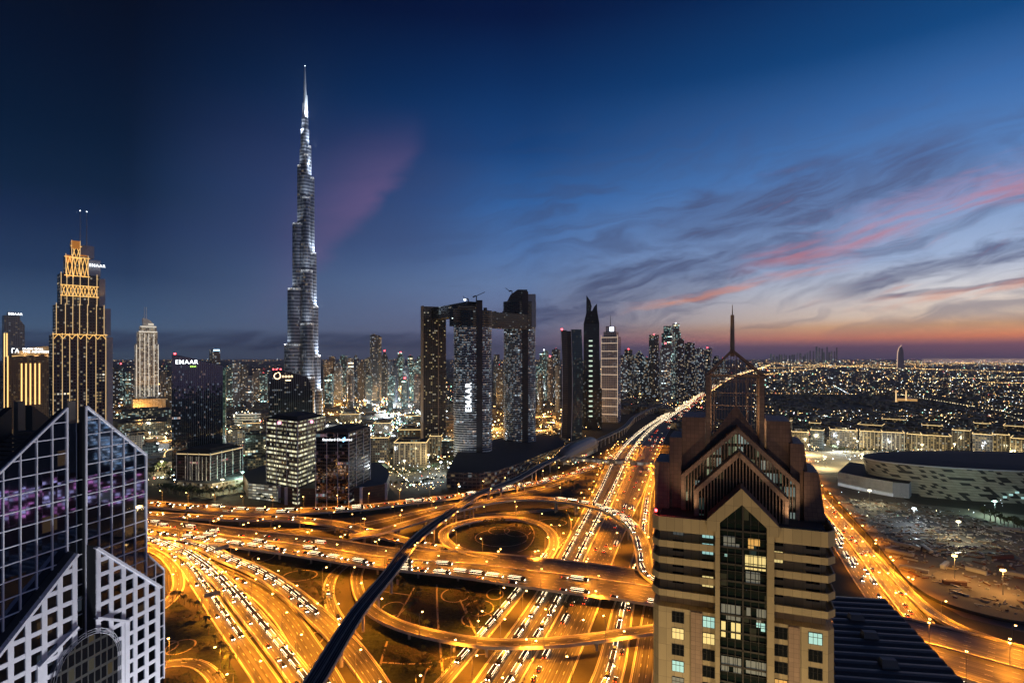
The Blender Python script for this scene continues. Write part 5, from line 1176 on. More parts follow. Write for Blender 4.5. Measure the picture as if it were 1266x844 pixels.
def row(spec, where, group):
    spec = sorted(spec, key=lambda s: s[0]+s[1])
    for i, s in enumerate(spec):
        p0, p1, yt, Y = s[:4]; bc = s[4] if len(s) > 4 else 0; lk = s[5] if len(s) > 5 else rnd.randrange(4); rf_ = s[6] if len(s) > 6 else rnd.choice(ROOF)
        f, w, dp, z = hirise(p0, p1, yt, Y, lk, rf_, f'{LOOK[lk]} {rf_}-topped high-rise, {ORD[i]} from left {where}', group)
        if bc == 1: beacon(f.root, 0, 0, z, 2.6)
        if bc == 2: beacon(f.root, 0, 0, z, 2.4, 'whiteglow')
        if bc == 3:
            m = MB(); m.box(-w*.8, w*.8, -dp-1.2, -dp-.2, z-5, z); m.build('crown_light', mat_emit('blue_crown', (.4,.7,1), 4), f.root)
sp = [(139,147,455,2100), (147,152,450,2400,1), (153,161,461,1900), (160,168,452,2300), (198,206,458,2200), (205,213,463,1900)]
row(sp, 'between golden and black towers', 'high-rises left of the black office')
sp = [(260,271,432,2300,3,3,'flat'), (280,288,451,1900), (287,297,448,2000,0,0,'flat'), (296,306,450,2050,0,3), (305,313,466,1900), (313,322,459,2300), (321,331,462,2100,1)]
row(sp, 'between black and ring-sign offices', 'high-rises behind the ring-sign office')
sp = [(400,408,446,2300), (407,415,441,2600), (414,423,447,2200), (421,429,440,2500), (428,437,443,2300), (436,444,438,2700), (443,452,446,2300), (450,459,441,2500), (458,466,414,2200,0,3,'flat'), (465,472,416,2230,0,2,'flat'), (471,480,434,2400,1), (478,486,447,2100), (485,493,452,2000), (491,499,436,2450,1,1,'stepped'), (498,506,452,2050,0,0), (504,511,440,2500,1), (509,518,448,2200), (516,524,441,2350,0,1), (524,530,455,1900,2,1), (402,412,462,1850), (430,438,464,1850), (452,460,465,1800,0,1), (480,488,466,1800), (496,505,468,1750,1), (512,520,462,1800)]
row(sp, 'between spire and brown slab', 'downtown high-rises right of the spire tower')
sp = [(610,618,438,2300), (613,622,452,1900,1), (663,670,449,2300,0,1), (668,677,433,2300,2,1), (676,684,441,2100,1), (683,692,432,2200,1,3), (664,672,462,1800), (686,693,452,1750)]
row(sp, 'between curved towers and leaning slabs', 'high-rises behind the curved towers')
sp = [(765,775,440,2200,0,0), (771,783,432,2500,1,3,'stepped'), (783,797,433,2700,0,0,'pointed'), (797,803,442,2600,1), (801.5,815.5,414,2300,1,3,'round'), (816,829,425,2150,1,0,'slanted'), (819,833,403,2400,0,1,'stepped'), (830,841,400,2450,2,1,'stepped'), (836,845,419,2200,0,3,'flat'), (847,858,424,2500,1,3,'flat'), (859,870,431,2800,2,0,'flat'), (869,880,430,2900,1,0,'slanted'), (881,890,440,3600), (890,897,443,4200,1)]
row(sp, 'past the banded tower', 'high-rises along the far highway')
f2 = [o for o in COL.objects if o.name.startswith('high_rise') and not o.parent]
# far skyline beyond the houses and the sail hotel by the sea
sp = []
for k in range(26): p = 952+k*3.3+rnd.uniform(-1,1); big = 998 < p < 1034; sp.append((p, p+rnd.uniform(1.3,2.4), rnd.uniform(428,436) if big else rnd.uniform(436,440), rnd.uniform(16500,20000), 0, rnd.choice((0,3)), rnd.choice(('flat','flat','pointed','stepped'))))
row(sp, 'on the right horizon', 'hazy horizon towers')
Ys = 8500; fs = fr('sail_hotel', 'tiny sail-shaped hotel glowing white by the sea on the right horizon', 'hotel', 1113, Ys); s1 = wpx(1,1113,Ys); m = MB(); X = lambda p: (p-1113)*s1
m.slab([(X(1109),0,0),(X(1118),0,0),(X(1117),0,zt(434,Ys)),(X(1115),0,zt(428,Ys)),(X(1111.5),0,zt(431,Ys))], (0,-1,0), 60); m.build('sail_wall', mat_emit('sail_glow', (.5,.4,.5), .045), fs.root)  # wall glows faintly: its floodlighting is put into the emission
m = MB(); m.tube([(X(1109),-5,10),(X(1109.6),-5,zt(436,Ys)),(X(1111.2),-5,zt(430,Ys)),(X(1114.6),-5,zt(426.5,Ys))], 4.5, 6); m.build('lit_mast', mat_emit('amber_mast', (1,.66,.4), 1.0), fs.root)
sheet('sea', [(1140,448.2),(1500,448.2),(1500,443),(1140,443)], mat_plain('night_sea', (.02,.03,.05), .15, scale=.001), .5)
# ------------------------------------------------------------------ metro viaduct, station, footbridge
mp = Path(PP([(330,930,17,10.5), (388,844,17,10.5), (440,760,17,10.5), (479,712,17,10.5), (515,666,17,10.5), (554,636,17,10.5), (590,612,17,10.5), (640,592,17,10.5), (668,576,17,10.5), (694,564,17,10.5), (726,550,17,10.5), (770,529,17,10), (786,514,17,9.5), (822,498,17,9), (850,487,17,9), (872,479.5,17,9)]), 6)
M['trackbed'] = mat_plain('dark_track_bed', (.035,.037,.045), .7, .1, scale=.5); M['viaduct'] = mat_plain('viaduct_concrete', (.40,.37,.33), .7)
mv = empty('metro_viaduct', P(515, 666), 0, 'dark curved metro viaduct on single columns, passing over every road', 'viaduct'); o0 = mv.location
def shifted(path):
    import copy; q_ = copy.copy(path); q_.c = [(c[0]-o0.x, c[1]-o0.y, c[2]-o0.z, c[3]) for c in path.c]; return q_
ms_ = shifted(mp)
m = MB(); ms_.strip(m, lambda h: -h, lambda h: h, 0); ms_.strip(m, lambda h: h, lambda h: h-1.6, 0, 1, dz2=-.9); ms_.strip(m, lambda h: -h+1.6, lambda h: -h, -.9, 1, dz2=0); ms_.strip(m, lambda h: h-1.6, lambda h: h*.35, -.9, 1, dz2=-2.4); ms_.strip(m, lambda h: -h*.35, lambda h: -h+1.6, -2.4, 1, dz2=-.9); ms_.strip(m, lambda h: h*.35, lambda h: -h*.35, -2.4, 1)
m.build('deck', [M['trackbed'], M['viaduct']], mv)
for s in (1, -1):
    m = MB()
    for a, b, z0, z1 in ((0, .35, 1.25, 1.25), (.35, .35, 0, 1.25), (0, 0, 1.25, -.9)):
        A, B = (b, a) if s > 0 else (a, b)
        if a == b: ms_.strip(m, lambda h: s*(h-a+.02), lambda h: s*(h-a+.02), z0 if (s > 0) == (a > 0) or True else z1, 0, dz2=z1)
        else: ms_.strip(m, lambda h: s*(h-A+.02), lambda h: s*(h-B+.02), z0)
    m.build('parapet', M['viaduct'], mv)
m = MB()
for c in (-2.3, 2.3):
    for g_ in (-.75, .75): ms_.strip(m, c+g_-.09, c+g_+.09, .22); ms_.strip(m, c+g_-.09, c+g_-.09, .22, dz2=0); ms_.strip(m, c+g_+.09, c+g_+.09, 0, dz2=.22)
ms_.strip(m, -.45, .45, .5); ms_.strip(m, -.45, -.45, 0, dz2=.5); ms_.strip(m, .45, .45, .5, dz2=0)
m.build('rail_track', M['steel'], mv)
d = 18
while d < mp.len-10:
    for sh in (0, 4, -4, 8, -8, 12, -12):
        p, t, w = mp.at(d+sh)
        if not near_road(p, '', 1.3): break
    if p.y > 235 and p.y < 2000 and not near_road(p, '', 1.3):
        m = MB(); c = p-o0; m.prism([(c.x+1.05*math.cos(a*math.pi/8), c.y+1.05*math.sin(a*math.pi/8)) for a in range(16)], -.3, 12.6); m.prism([(c.x+1.05*math.cos(a*math.pi/8), c.y+1.05*math.sin(a*math.pi/8)) for a in range(16)], 12.6, 14.7, topoly=[(c.x+2.3*math.cos(a*math.pi/8), c.y+2.3*math.sin(a*math.pi/8)) for a in range(16)]); m.build('pier', M['viaduct'], mv)
    d += 30
# shell-roofed station
c = P(715, 553, 17); a = P(692, 566, 17); b = P(745, 541, 17); t = (b-a).normalized()
st = Frame('metro_station', 'shell-roofed metro station straddling the viaduct beside the highway', 'station', (c.x, c.y), math.atan2(t.y, t.x))
m = MB(); L_, Wd, Hh = 105, 17, 17; nu, nv = 20, 10
def shell(i, j):
    s = -1+2*i/nu; k = (1-abs(s)**2.6)**.5 if abs(s) < 1 else 0; an = math.pi*j/nv; return (s*L_, Wd*(.25+.75*k)*math.cos(an), 9+(5+Hh*k)*math.sin(an))
for i in range(nu):
    for j in range(nv): m.face([shell(i,j), shell(i+1,j), shell(i+1,j+1), shell(i,j+1)][::-1])
m.build('shell_roof', mat_plain('bronze_shell', (.16,.14,.12), .4, .5), st.root, smooth=True)
m = MB(); m.prism(rect(-80,80,-13,13), 0, 12, 0, 1); m.build('concourse', [M['shops'], M['roofgy']], st.root)
# long footbridge over the highway
fb = empty('footbridge', P(757, 575, 8), 0, 'enclosed footbridge with a lit window strip across the highway from the station', 'footbridge'); o0 = fb.location
a, b = P(706, 569, 9)-o0, P(845, 578, 9)-o0; m = MB(); m.bar(a, b, 6, 1.0); m.bar(a+Vector((0,0,5)), b+Vector((0,0,5)), 6.4, .7); m.build('deck', M['concrete'], fb)
m = MB(); m.bar(a+Vector((0,0,2.6)), b+Vector((0,0,2.6)), 5.4, 3.8); m.u = [(v[0], v[2]) for v in m.v]; m.build('glazed_side', mat_facade('bridge_glazing', (.2,.2,.2), (.2,.18,.15), 3, 5, .9, .9, .8, (1,.8,.5), (1,.95,.85), .4, .35), fb)
for k in (.03, .3, .52, .72, .95): v = a+(b-a)*k; m = MB(); m.box(v.x-1, v.x+1, v.y-1.6, v.y+1.6, -8.5, v.z-.5); m.build('pier', M['pier'], fb)

# ------------------------------------------------------------------ traffic: vehicles with their lamps on, lorries with strips imitating light trails
M['tyre'] = mat_plain('tyre_rubber', (.02,.02,.02), .9); M['cabglass'] = mat_plain('car_glass', (.01,.012,.015), .08)
M['head'] = mat_emit('headlight_lens', (1.0,.84,.60), 17); M['tail'] = mat_emit('tail_light_lens', (1.0,.07,.02), 6)
M['headoff'] = mat_plain('unlit_lamp', (.5,.5,.5), .2)
PAINT = [mat_plain('car_paint_'+n, c, .25, .1, var=.05) for n, c in (('white', (.7,.7,.68)), ('silver', (.35,.36,.37)), ('black', (.02,.02,.022)), ('sand', (.36,.28,.18)), ('red', (.25,.03,.025)))]
def car_mesh(kind, on=True):
    m = MB(); L_, w, hb, ht = {'sedan': (4.6,1.85,.85,1.45), 'suv': (4.8,1.95,1.05,1.85), 'van': (5.4,2.0,1.2,2.3)}[kind]
    l, q_ = L_/2, w/2
    m.prism([(-l,-q_*.86),(l,-q_*.86),(l+.0,q_*.86),(-l,q_*.86)], .28, hb*.7, 0, 0, topoly=rect(-l,l,-q_,q_)); m.prism(rect(-l,l,-q_,q_), hb*.7, hb, 0, 0, topoly=rect(-l+.12,l-.1,-q_+.05,q_-.05))
    a, b = {'sedan': (-l+.75, l-1.35), 'suv': (-l+.2, l-1.3), 'van': (-l+.1, l-.9)}[kind]
    m.prism(rect(a,b,-q_+.08,q_-.08), hb, ht, 1, 0, topoly=rect(a+.45 if kind == 'sedan' else a+.15, b-.7, -q_+.26, q_-.26))
    for x in (-l*.62, l*.62):
        for s in (1, -1): 
            pts = [(x+.34*math.cos(k*math.pi/4), .34+.34*math.sin(k*math.pi/4)) for k in range(8)]; y = s*(q_-.02); m.face([(px,y,pz) for px, pz in (pts if s < 0 else pts[::-1])], None, 2)
    for s in (1, -1):
        m.box(l-.18, l+.10, s*q_*.72-.26, s*q_*.72+.26, hb*.62, hb*.98, 3); m.box(-l-.08, -l+.14, s*q_*.74-.22, s*q_*.74+.22, hb*.7, hb*1.02, 4)
    return m
def long_mesh(kind):
    """a lorry or a lit coach, edged with added strips that imitate light trails"""
    m = MB(); L_, w, ht = (13.5, 2.5, 2.5) if kind == 'lorry' else (12.4, 2.5, 3.3); l, q_ = L_/2, w/2
    if kind == 'lorry':
        m.box(-l, l-3.2, -q_, q_, 1.0, ht, 0); m.prism(rect(l-2.9,l,-q_+.05,q_-.05), .5, 2.7, 0, 0, topoly=rect(l-2.7,l-.25,-q_+.15,q_-.15)); m.box(-l+.4, l-.4, -q_+.3, q_-.3, .45, 1.0, 2); m.face([(l+.01,-q_+.2,1.6),(l+.01,q_-.2,1.6),(l-.16,q_-.25,2.6),(l-.16,-q_+.25,2.6)], None, 1)
        for s in (1, -1):
            m.box(-l+.1, l-3.3, s*q_-.05, s*q_+.05, ht-.03, ht+.09, 5); m.box(-l+.1, l-3.3, s*(q_+.03)-.02, s*(q_+.03)+.02, 1.0, 1.08, 5)
    else:
        m.box(-l, l, -q_, q_, .45, ht, 0); m.box(-l+.6, l-.8, -q_*.55, q_*.55, ht, ht+.25, 0); m.face([(l+.02,-q_+.15,1.5),(l+.02,q_-.15,1.5),(l+.02,q_-.15,2.9),(l+.02,-q_+.15,2.9)], None, 1)
        for s in (1, -1):
            for k in range(8): x = -l+.5+k*1.45; m.box(x, x+1.25, s*q_-.03, s*q_+.03, 1.9, 2.3, 5)
            m.box(-l+.3, l-.4, s*(q_-.22)-.07, s*(q_-.22)+.07, ht, ht+.1, 5)
    for x in (-l*.7, -l*.5, l*.72):
        for s in (1, -1):
            pts = [(x+.5*math.cos(k*math.pi/4), .5+.5*math.sin(k*math.pi/4)) for k in range(8)]; y = s*(q_+.01); m.face([(px,y,pz) for px, pz in (pts if s < 0 else pts[::-1])], None, 2)
    for s in (1, -1): m.box(l-.1, l+.12, s*q_*.74-.3, s*q_*.74+.3, .7, 1.1, 3); m.box(-l-.1, -l+.06, s*q_*.78-.24, s*q_*.78+.24, .8, 1.15, 4)
    return m
M['trail_strip'] = mat_emit('light_trail_strip', (1.0,.76,.46), 7)  # added glow along lorry and coach edges, imitating headlight trails
slots = []
CARN = [0]
def lane_traffic(key, side, nl, dirn, gap, jit, where, s0=0.0, s1=1.0, lanes=None, inset=.0, big=.0, bigkind=('lorry',)):
    """vehicles nose to tail in some of the nl lanes on one side of a road; dirn +1 drives along the path"""
    p = ROADS[key]
    for k in (range(nl) if lanes is None else lanes):
        d = p.len*s0+rnd.uniform(0, gap)
        while d < p.len*s1-4:
            w = p.at(d)[2]; half = w/2-1.6
            off = side*(half*(k+.5)/nl+inset) if side else -half+2*half*(k+.5)/nl
            c, t, w = p.at(d, off); pxx = CX+F*c.x/c.y if c.y > 40 else 9e9
            kd = rnd.choice(bigkind) if rnd.random() < big else rnd.choice(('sedan','sedan','suv','suv','van')); lg = 8.6 if kd in ('lorry','coach') else 0
            c, t, w = p.at(d+lg/2, off)
            if -40 < pxx < 1310 and c.y > 200: slots.append((c.length, c, math.atan2(t.y, t.x)+(0 if dirn > 0 else math.pi), kd, rnd.choice((2,2,2,2,2,1) if lg else (1,2,2,2,2,2,3,0)), where, dirn))
            d += gap+lg+rnd.expovariate(1/jit)
HWY = 'coming down the wide straight highway'
lane_traffic('highway', -1, 6, -1, 5.4, 1.6, HWY, .0, 1, (1, 4), big=1.0, bigkind=('lorry',))
lane_traffic('highway', -1, 6, -1, 5.6, 5, HWY, .12, 1, (0, 2, 5), big=0.5, bigkind=('lorry',))
lane_traffic('highway', -1, 6, -1, 6, 8, HWY, .3, 1, (3,), big=0.4, bigkind=('lorry',))
lane_traffic('highway', 1, 6, 1, 9, 60, 'driving away on the wide straight highway', .0, .3, (1, 3, 5), big=0.3, bigkind=('lorry',))
lane_traffic('highway', 1, 6, 1, 7, 22, 'driving away on the wide straight highway', .28, 1, big=0.35, bigkind=('lorry',))
lane_traffic('main_flyover', 1, 4, 1, 5.6, 4, 'on the near side of the main flyover', .0, .62, (2,), 2, big=.6)
lane_traffic('main_flyover', 1, 4, 1, 6, 30, 'on the near side of the main flyover', .0, .8, (0, 3), 2, big=.35)
lane_traffic('main_flyover', -1, 4, -1, 7, 30, 'on the far side of the main flyover', 0, .42, (0, 1), 2, big=.3)
lane_traffic('north_flyover', 0, 5, 1, 5.8, 7, 'queuing on the back flyover', 0, .75, (1,), big=.3)
lane_traffic('north_flyover', 0, 5, 1, 7, 22, 'queuing on the back flyover', 0, .75, (0, 3), big=.2)
lane_traffic('slip_flyover', 0, 3, 1, 9, 60, 'on the flyover ramp behind the main flyover')
lane_traffic('big_loop', 0, 2, -1, 5.4, 1.2, 'around the outer loop flyover', .48, .74, (0,), big=1.0, bigkind=('lorry','lorry','lorry','lorry','coach'))
lane_traffic('big_loop', 0, 2, 1, 6, 6, 'around the outer loop flyover', .6, 1, (1,), big=0.6, bigkind=('lorry',))
lane_traffic('fan_left', 0, 2, 1, 5.4, 1.0, 'on the outermost ramp of the fan', .18, .72, (0,), big=1.0, bigkind=('lorry',))
lane_traffic('fan_left', 0, 2, 1, 5.6, 25, 'on the outermost ramp of the fan', 0, .9, (1,))
lane_traffic('fan_bright', 0, 4, 1, 5.4, .8, 'on the busy second ramp of the fan', 0, .95, (1,), big=1.0, bigkind=('lorry',))
lane_traffic('fan_bright', 0, 4, 1, 5.4, 3, 'on the busy second ramp of the fan', 0, .62, (2,), big=1.0, bigkind=('lorry',))
lane_traffic('fan_bright', 0, 4, 1, 6, 30, 'on the busy second ramp of the fan', 0, 1, (0, 3))
lane_traffic('fan_right', 0, 3, 1, 5.4, 1.0, 'on the raised last ramp of the fan', .1, .66, (1,), big=1.0, bigkind=('lorry',))
lane_traffic('fan_right', 0, 3, 1, 7, 40, 'on the raised last ramp of the fan', 0, 1, (2,))
lane_traffic('fan_dark', 0, 3, 1, 12, 70, 'on the brown third ramp of the fan', 0, 1, (1,))
lane_traffic('service_ramp', 0, 2, -1, 5.4, 1.0, 'on the narrow ramp left of the highway', .18, .8, (0,), big=1.0, bigkind=('lorry',))
lane_traffic('frontage', 0, 3, -1, 5.6, 4, 'on the service road right of the highway', 0, .7, (1,), big=0.7, bigkind=('lorry',))
lane_traffic('frontage', 0, 3, 1, 7, 40, 'on the service road right of the highway', 0, 1, (2,))
lane_traffic('slip_inner', 0, 1, 1, 7, 30, 'on the short ground-level slip road')
lane_traffic('east_highway', -1, 4, -1, 6, 24, 'coming down the avenue beside the building site', 0, 1, (0, 1, 2), 1, big=0.4, bigkind=('lorry',))
lane_traffic('east_highway', 1, 4, 1, 7, 60, 'driving away on the avenue beside the building site', 0, 1, None, 1)
lane_traffic('east_highway', 1, 4, -1, 6, 8, 'coming down the avenue beside the building site', .45, 1, (0,), 1, big=0.6, bigkind=('lorry',))
slots.sort(key=lambda s: s[0])
meshes = {}
NEAR = 215
protos = {}
for i, (dist, c, rz, kind, pc, where, dirn) in enumerate(slots[:NEAR]):
    k = (kind, pc)
    nm = {'sedan': 'sedan_car', 'suv': 'estate_car', 'van': 'van'}.get(kind, kind)
    if k not in protos: o = (long_mesh if kind in ('lorry','coach') else car_mesh)(kind).build(nm, [PAINT[pc], M['cabglass'], M['tyre'], M['head'], M['tail'], M['trail_strip']]); protos[k] = o
    else: o = protos[k].copy(); COL.objects.link(o)
    o.location = (c.x, c.y, c.z+.03); o.rotation_euler = (0, 0, rz)
    cn = ('white','silver','black','sand-coloured','red')[pc]; kn = {'sedan': 'car', 'suv': 'estate car'}.get(kind, kind); ex = {'lorry': 'edged with marker lamps', 'coach': 'with lit windows'}.get(kind, 'with lit lamps')
    tag(o, f'{cn} {kn} {ex} {where}', {'sedan': 'car', 'suv': 'car'}.get(kind, kind), f'{cn} {kn.replace("lorry","lorrie").replace("coach","coache")}s {where}')
far = MB(); base = {k: car_mesh(k) for k in ('sedan', 'suv', 'van')}; base.update({k: long_mesh(k) for k in ('lorry', 'coach')})
for dist, c, rz, kind, pc, where, dirn in slots[NEAR:]:
    b = base[kind]; cs, sn = math.cos(rz), math.sin(rz); i0 = len(far.v); g_ = 1.0 if dist < 900 else min(1.6, dist/900)
    far.v += [(c.x+(x*cs-y*sn)*g_, c.y+(x*sn+y*cs)*g_, c.z+.03+z*g_) for x, y, z in b.v]; far.f += [tuple(j+i0 for j in f) for f in b.f]; far.u += b.u; far.mi += [0+pc if v == 0 else v+4 for v in b.mi]
tag(far.build('traffic', PAINT+[M['cabglass'], M['tyre'], M['head'], M['tail'], M['trail_strip']]), 'dense stream of vehicles with lit lamps filling the farther lanes', 'traffic', kind='stuff')
print('cars', len(slots))

# ------------------------------------------------------------------ low blocks of the city
M['oldtown'] = mat_facade('lit_old_town_wall', (.13,.095,.06), (.03,.03,.03), 3.8, 4.0, .6, .6, .30, (1,.70,.30), (.75,1,.85), .3, 1.7, seed=301)
M['glasslow'] = mat_facade('low_glass_block', (.10,.12,.12), (.03,.04,.045), 4.0, 4.4, .85, .7, .22, (1,.85,.5), (.7,1,.95), .5, 1.5, seed=302, floor_p=.06)
M['walk'] = mat_facade('boulevard_block_wall', (.13,.10,.065), (.03,.03,.03), 4.2, 4.3, .66, .62, .30, (1,.68,.26), (1,.95,.8), .3, 1.8, seed=303)
M['edge'] = mat_emit('warm_cornice_light', (1.0,.70,.30), 1.5)
def block(px0, px1, ytop, ybase, mat, label, group=None, edge=True, twist=0.0, name='city_block', frames=0, setback=True):
    Y = F*CH/(ybase-HY); px = (px0+px1)/2; f = fr(name, label, 'building', px, Y, twist, group); w = wpx(px1-px0, px, Y)/2; dp = w*rnd.uniform(1.0,1.4); z = max(6, zt(ytop, Y)); m = MB()
    m.prism(rect(-w,w,0,dp*1.6), 0, z, 0, 1)
    if setback: m.prism(rect(-w*.6,w*.5,dp*.4,dp*1.2), z, z+4.5, 0, 1)
    m.build('wall', [M[mat], M['roofdk']], f.root)
    if edge:
        m = MB(); m.bar((-w,-.4,z+.2), (w,-.4,z+.2), .6, .9); m.bar((-w-.4,0,z+.2), (-w-.4,dp*1.6,z+.2), .6, .9); m.bar((w+.4,0,z+.2), (w+.4,dp*1.6,z+.2), .6, .9); m.build('cornice_light', M['edge'], f.root)
    if frames:
        m = MB()
        for k in range(frames+1): x = -w+2*w*k/frames; m.bar((x,-.5,0), (x,-.5,z), 1.3, .8, up=(0,1,0))
        m.build('portal_frame', M['framelit'], f.root)
    return f, w, dp, z
M['framelit'] = mat_plain('cream_portal_frame', (.42,.34,.22), .6)
G = 'low lit blocks right of the cube office'
for n_, (a, b, t_, s_, mt, fr_) in enumerate([(458,480,541,574,'oldtown',0), (487,527,547,574,'oldtown',6), (531,545,539,565,'oldtown',4), (492,520,531,552,'oldtown',0), (545,561,544,560,'glasslow',0), (462,482,523,541,'oldtown',0), (500,522,514,527,'glasslow',0), (420,444,512,524,'oldtown',0)]): block(a,b,t_,s_,mt,f'low gold-edged block, {ORD[n_]} of those spread right of the cube office', G, frames=fr_, twist=-8)
G = 'low lit blocks around the black office'
for n_, (a, b, t_, s_, mt, ed) in enumerate([(303,329,537,572,'glasslow',False), (306,330,566,585,'oldtown',False), (284,309,486,499,'oldtown',True), (148,178,538,560,'oldtown',False), (146,208,522,538,'glasslow',False), (150,212,508,524,'glasslow',False), (282,300,531,552,'walk',False), (176,196,551,566,'glasslow',False), (300,322,523,536,'glasslow',True)]): block(a,b,t_,s_,mt,f'low pale block with warm lights, {ORD[n_]} of those spread around the black office', G, edge=ed)
Yo = 1400; fo = fr('ship_shaped_hall', 'pale boat-shaped hall with glowing curved floors behind the low glass blocks', 'hall', 304, Yo, -20); wo = wpx(34,304,Yo)/2; m = MB(); m2 = MB()
hull = lambda k: [(wo*k*math.cos(2*math.pi*i/20)*(1.25 if math.cos(2*math.pi*i/20) < 0 else .9), 20+wo*.5*k*math.sin(2*math.pi*i/20)) for i in range(20)]
for j in range(6): m.prism(hull(.84+.03*j), j*6.2, j*6.2+4.8, 0, 1); m2.prism(hull(.88+.03*j), j*6.2+4.8, j*6.2+6.2, 0, 0, bottom=True)
m.build('wall', [M['glasslow'], M['roofdk']], fo.root); m2.build('floor_band', mat_emit('pale_floor_light', (.95,.9,.8), .32), fo.root)
Yr = 1230
rw = fr('ring_sculpture', 'glowing warm ring standing by the road left of the black office', 'sculpture', 211, 980); m = MB(); m.tube([(9*math.cos(R(a)), 0, 11+9*math.sin(R(a))) for a in range(0, 361, 15)], .8, 6); m.build('ring', M['edge'], rw.root)
# golden boulevard blocks on the right
G = 'boulevard blocks behind the arena'
for n_, (a, b, t_, s_, mt, fr_) in enumerate([(962,978,520,545,'walk',3), (979,1000,532,557,'walk',0), (1002,1018,532,555,'glasslow',0), (1000,1014,521,531,'walk',0), (1026,1060,530,553,'walk',0), (1063,1090,533,556,'walk',6), (1091,1118,533,556,'walk',5), (1121,1139,537,557,'walk',3), (1140,1176,537,560,'walk',5), (1177,1199,531,556,'walk',3), (1202,1226,536,560,'walk',0), (1228,1248,537,566,'walk',4), (1249,1290,542,572,'walk',6), (1140,1165,526,537,'walk',0), (1205,1225,524,533,'oldtown',0), (1060,1090,524,532,'oldtown',0), (1240,1290,526,538,'oldtown',0), (1090,1120,519,526,'oldtown',0)]): block(a,b,t_+rnd.uniform(-1,2),s_,mt if n_ % 3 else 'oldtown',f'golden lit low block, {ORD[n_]} along the boulevard behind arena', G, frames=fr_, twist=rnd.uniform(-10,6))
# domed mosque with two lit minarets among the houses
mq = fr('mosque', 'small amber-lit mosque with two minarets among the houses at right', 'mosque', 1119, 2250); m = MB(); m.prism(rect(-26,40,0,40), 0, 12, 0, 0); m.build('wall', mat_emit('amber_glow_wall', (1,.55,.18), .5), mq.root)  # amber light put into walls and minarets as emission
for x in (-30, 3): m = MB(); m.tube([(x,-4,0),(x,-4,42),(x,-4,50)], [2.4,1.8,.3], 8); m.build('minaret', mat_emit('amber_glow_minaret', (1,.66,.3), 1.2), mq.root)
m = MB(); 
for j in range(5):
    for i in range(10):
        q4 = [(10+11*math.cos(t)*math.cos(s), 20+11*math.cos(t)*math.sin(s), 12+11*math.sin(t)) for s, t in ((2*math.pi*i/10, math.pi*j/10), (2*math.pi*(i+1)/10, math.pi*j/10), (2*math.pi*(i+1)/10, math.pi*(j+1)/10), (2*math.pi*i/10, math.pi*(j+1)/10))]; m.face(q4)
m.build('dome', M['stone_pale'], mq.root)

# ------------------------------------------------------------------ arena, its annex, the floodlit lot and the building site
ac = Vector(((1258-CX)/F*757, 757, 0)); ra = empty('arena', ac, R(-6), 'huge low round arena with a dark roof and diagonal patterned cladding', 'arena')
def arena_mat():
    m, n, b = newmat('diagonal_cladding'); uv = n.xyz(n.new('ShaderNodeUVMap').outputs[0])
    v = n.m('DIVIDE', uv[1], 3.2); u = n.m('DIVIDE', n.m('ADD', uv[0], n.m('MULTIPLY', uv[1], 1.1)), 5.5)
    r, rc = n.white(n.vec(n.m('FLOOR', u), n.m('FLOOR', v), 5.0)); dk = n.m('LESS_THAN', r, .27); gap = n.m('LESS_THAN', n.m('FRACT', v), .10)
    c = n.mix(dk, n.mix(n.xyz(rc)[0], (.36,.33,.25), (.50,.46,.36)), (.03,.03,.03)); n.put(b.inputs['Base Color'], n.mix(gap, c, (.12,.11,.09))); b.inputs['Roughness'].default_value = .5; return m
m = MB(); N_ = 64; RX, RY, ZH = 192, 76, 40
A0, A1 = ell(RX*.955, RY*.92, N_), ell(RX, RY, N_); u = 0
for i in range(N_):
    j = (i+1) % N_; L_ = math.dist(A1[i], A1[j]); m.face([(*A0[i],0),(*A0[j],0),(*A1[j],ZH),(*A1[i],ZH)], [(u,0),(u+L_,0),(u+L_,ZH),(u,ZH)]); u += L_
m.build('cladding_wall', arena_mat(), ra)
m = MB(); B1 = ell(RX-3, RY-3, N_); B2 = ell(RX*.6, RY*.6, N_)
for i in range(N_):
    j = (i+1) % N_; m.face([(*A1[i],ZH),(*A1[j],ZH),(*A1[j],ZH+1.6),(*A1[i],ZH+1.6)]); m.face([(*A1[i],ZH+1.6),(*A1[j],ZH+1.6),(*B1[j],ZH+1.6),(*B1[i],ZH+1.6)], None, 1); m.face([(*B1[i],ZH+1.6),(*B1[j],ZH+1.6),(*B2[j],ZH+3.2),(*B2[i],ZH+3.2)], None, 1)
m.face([(*p, ZH+3.2) for p in B2], None, 1); m.build('roof', [M['stone_pale'], M['roofdk']], ra)
m = MB()
for k in range(26): a = R(270-20+k*2.0); x, y = RX*.985*math.cos(a), RY*.972*math.sin(a); m.box(x-2, x+2, y-1.2, y-.2, 7+3.2*(k % 3), 9.4+3.2*(k % 3))
m.build('lit_concourse_window', mat_emit('teal_concourse_light', (.6,1,.95), .55), ra)
an = empty('screen_annex', P(1085, 606), 0, 'low annex with a long white-lit louvred screen in front of the arena', 'building'); o0 = an.location
e = [P(1036,600)-o0, P(1070,607.5)-o0, P(1104,614)-o0, P(1124,616)-o0, P(1130,608)-o0, P(1090,592)-o0, P(1050,586)-o0]; m = MB(); m.prism([(v.x,v.y) for v in e], 0, 19, 0, 1); m.build('wall', [M['greyflank'], M['roofdk']], an)
m = MB()
for i, n_ in ((0, 26), (1, 26)):
    for k in range(n_): v = e[i]+(e[i+1]-e[i])*((k+.5)/n_); dd = (e[i+1]-e[i]).normalized(); nn = Vector((dd.y,-dd.x,0))*.8; m.bar(v+nn, v+nn+Vector((0,0,19.4)), .9, .5, up=nn)
m.build('louvre_screen', M['white'], an)
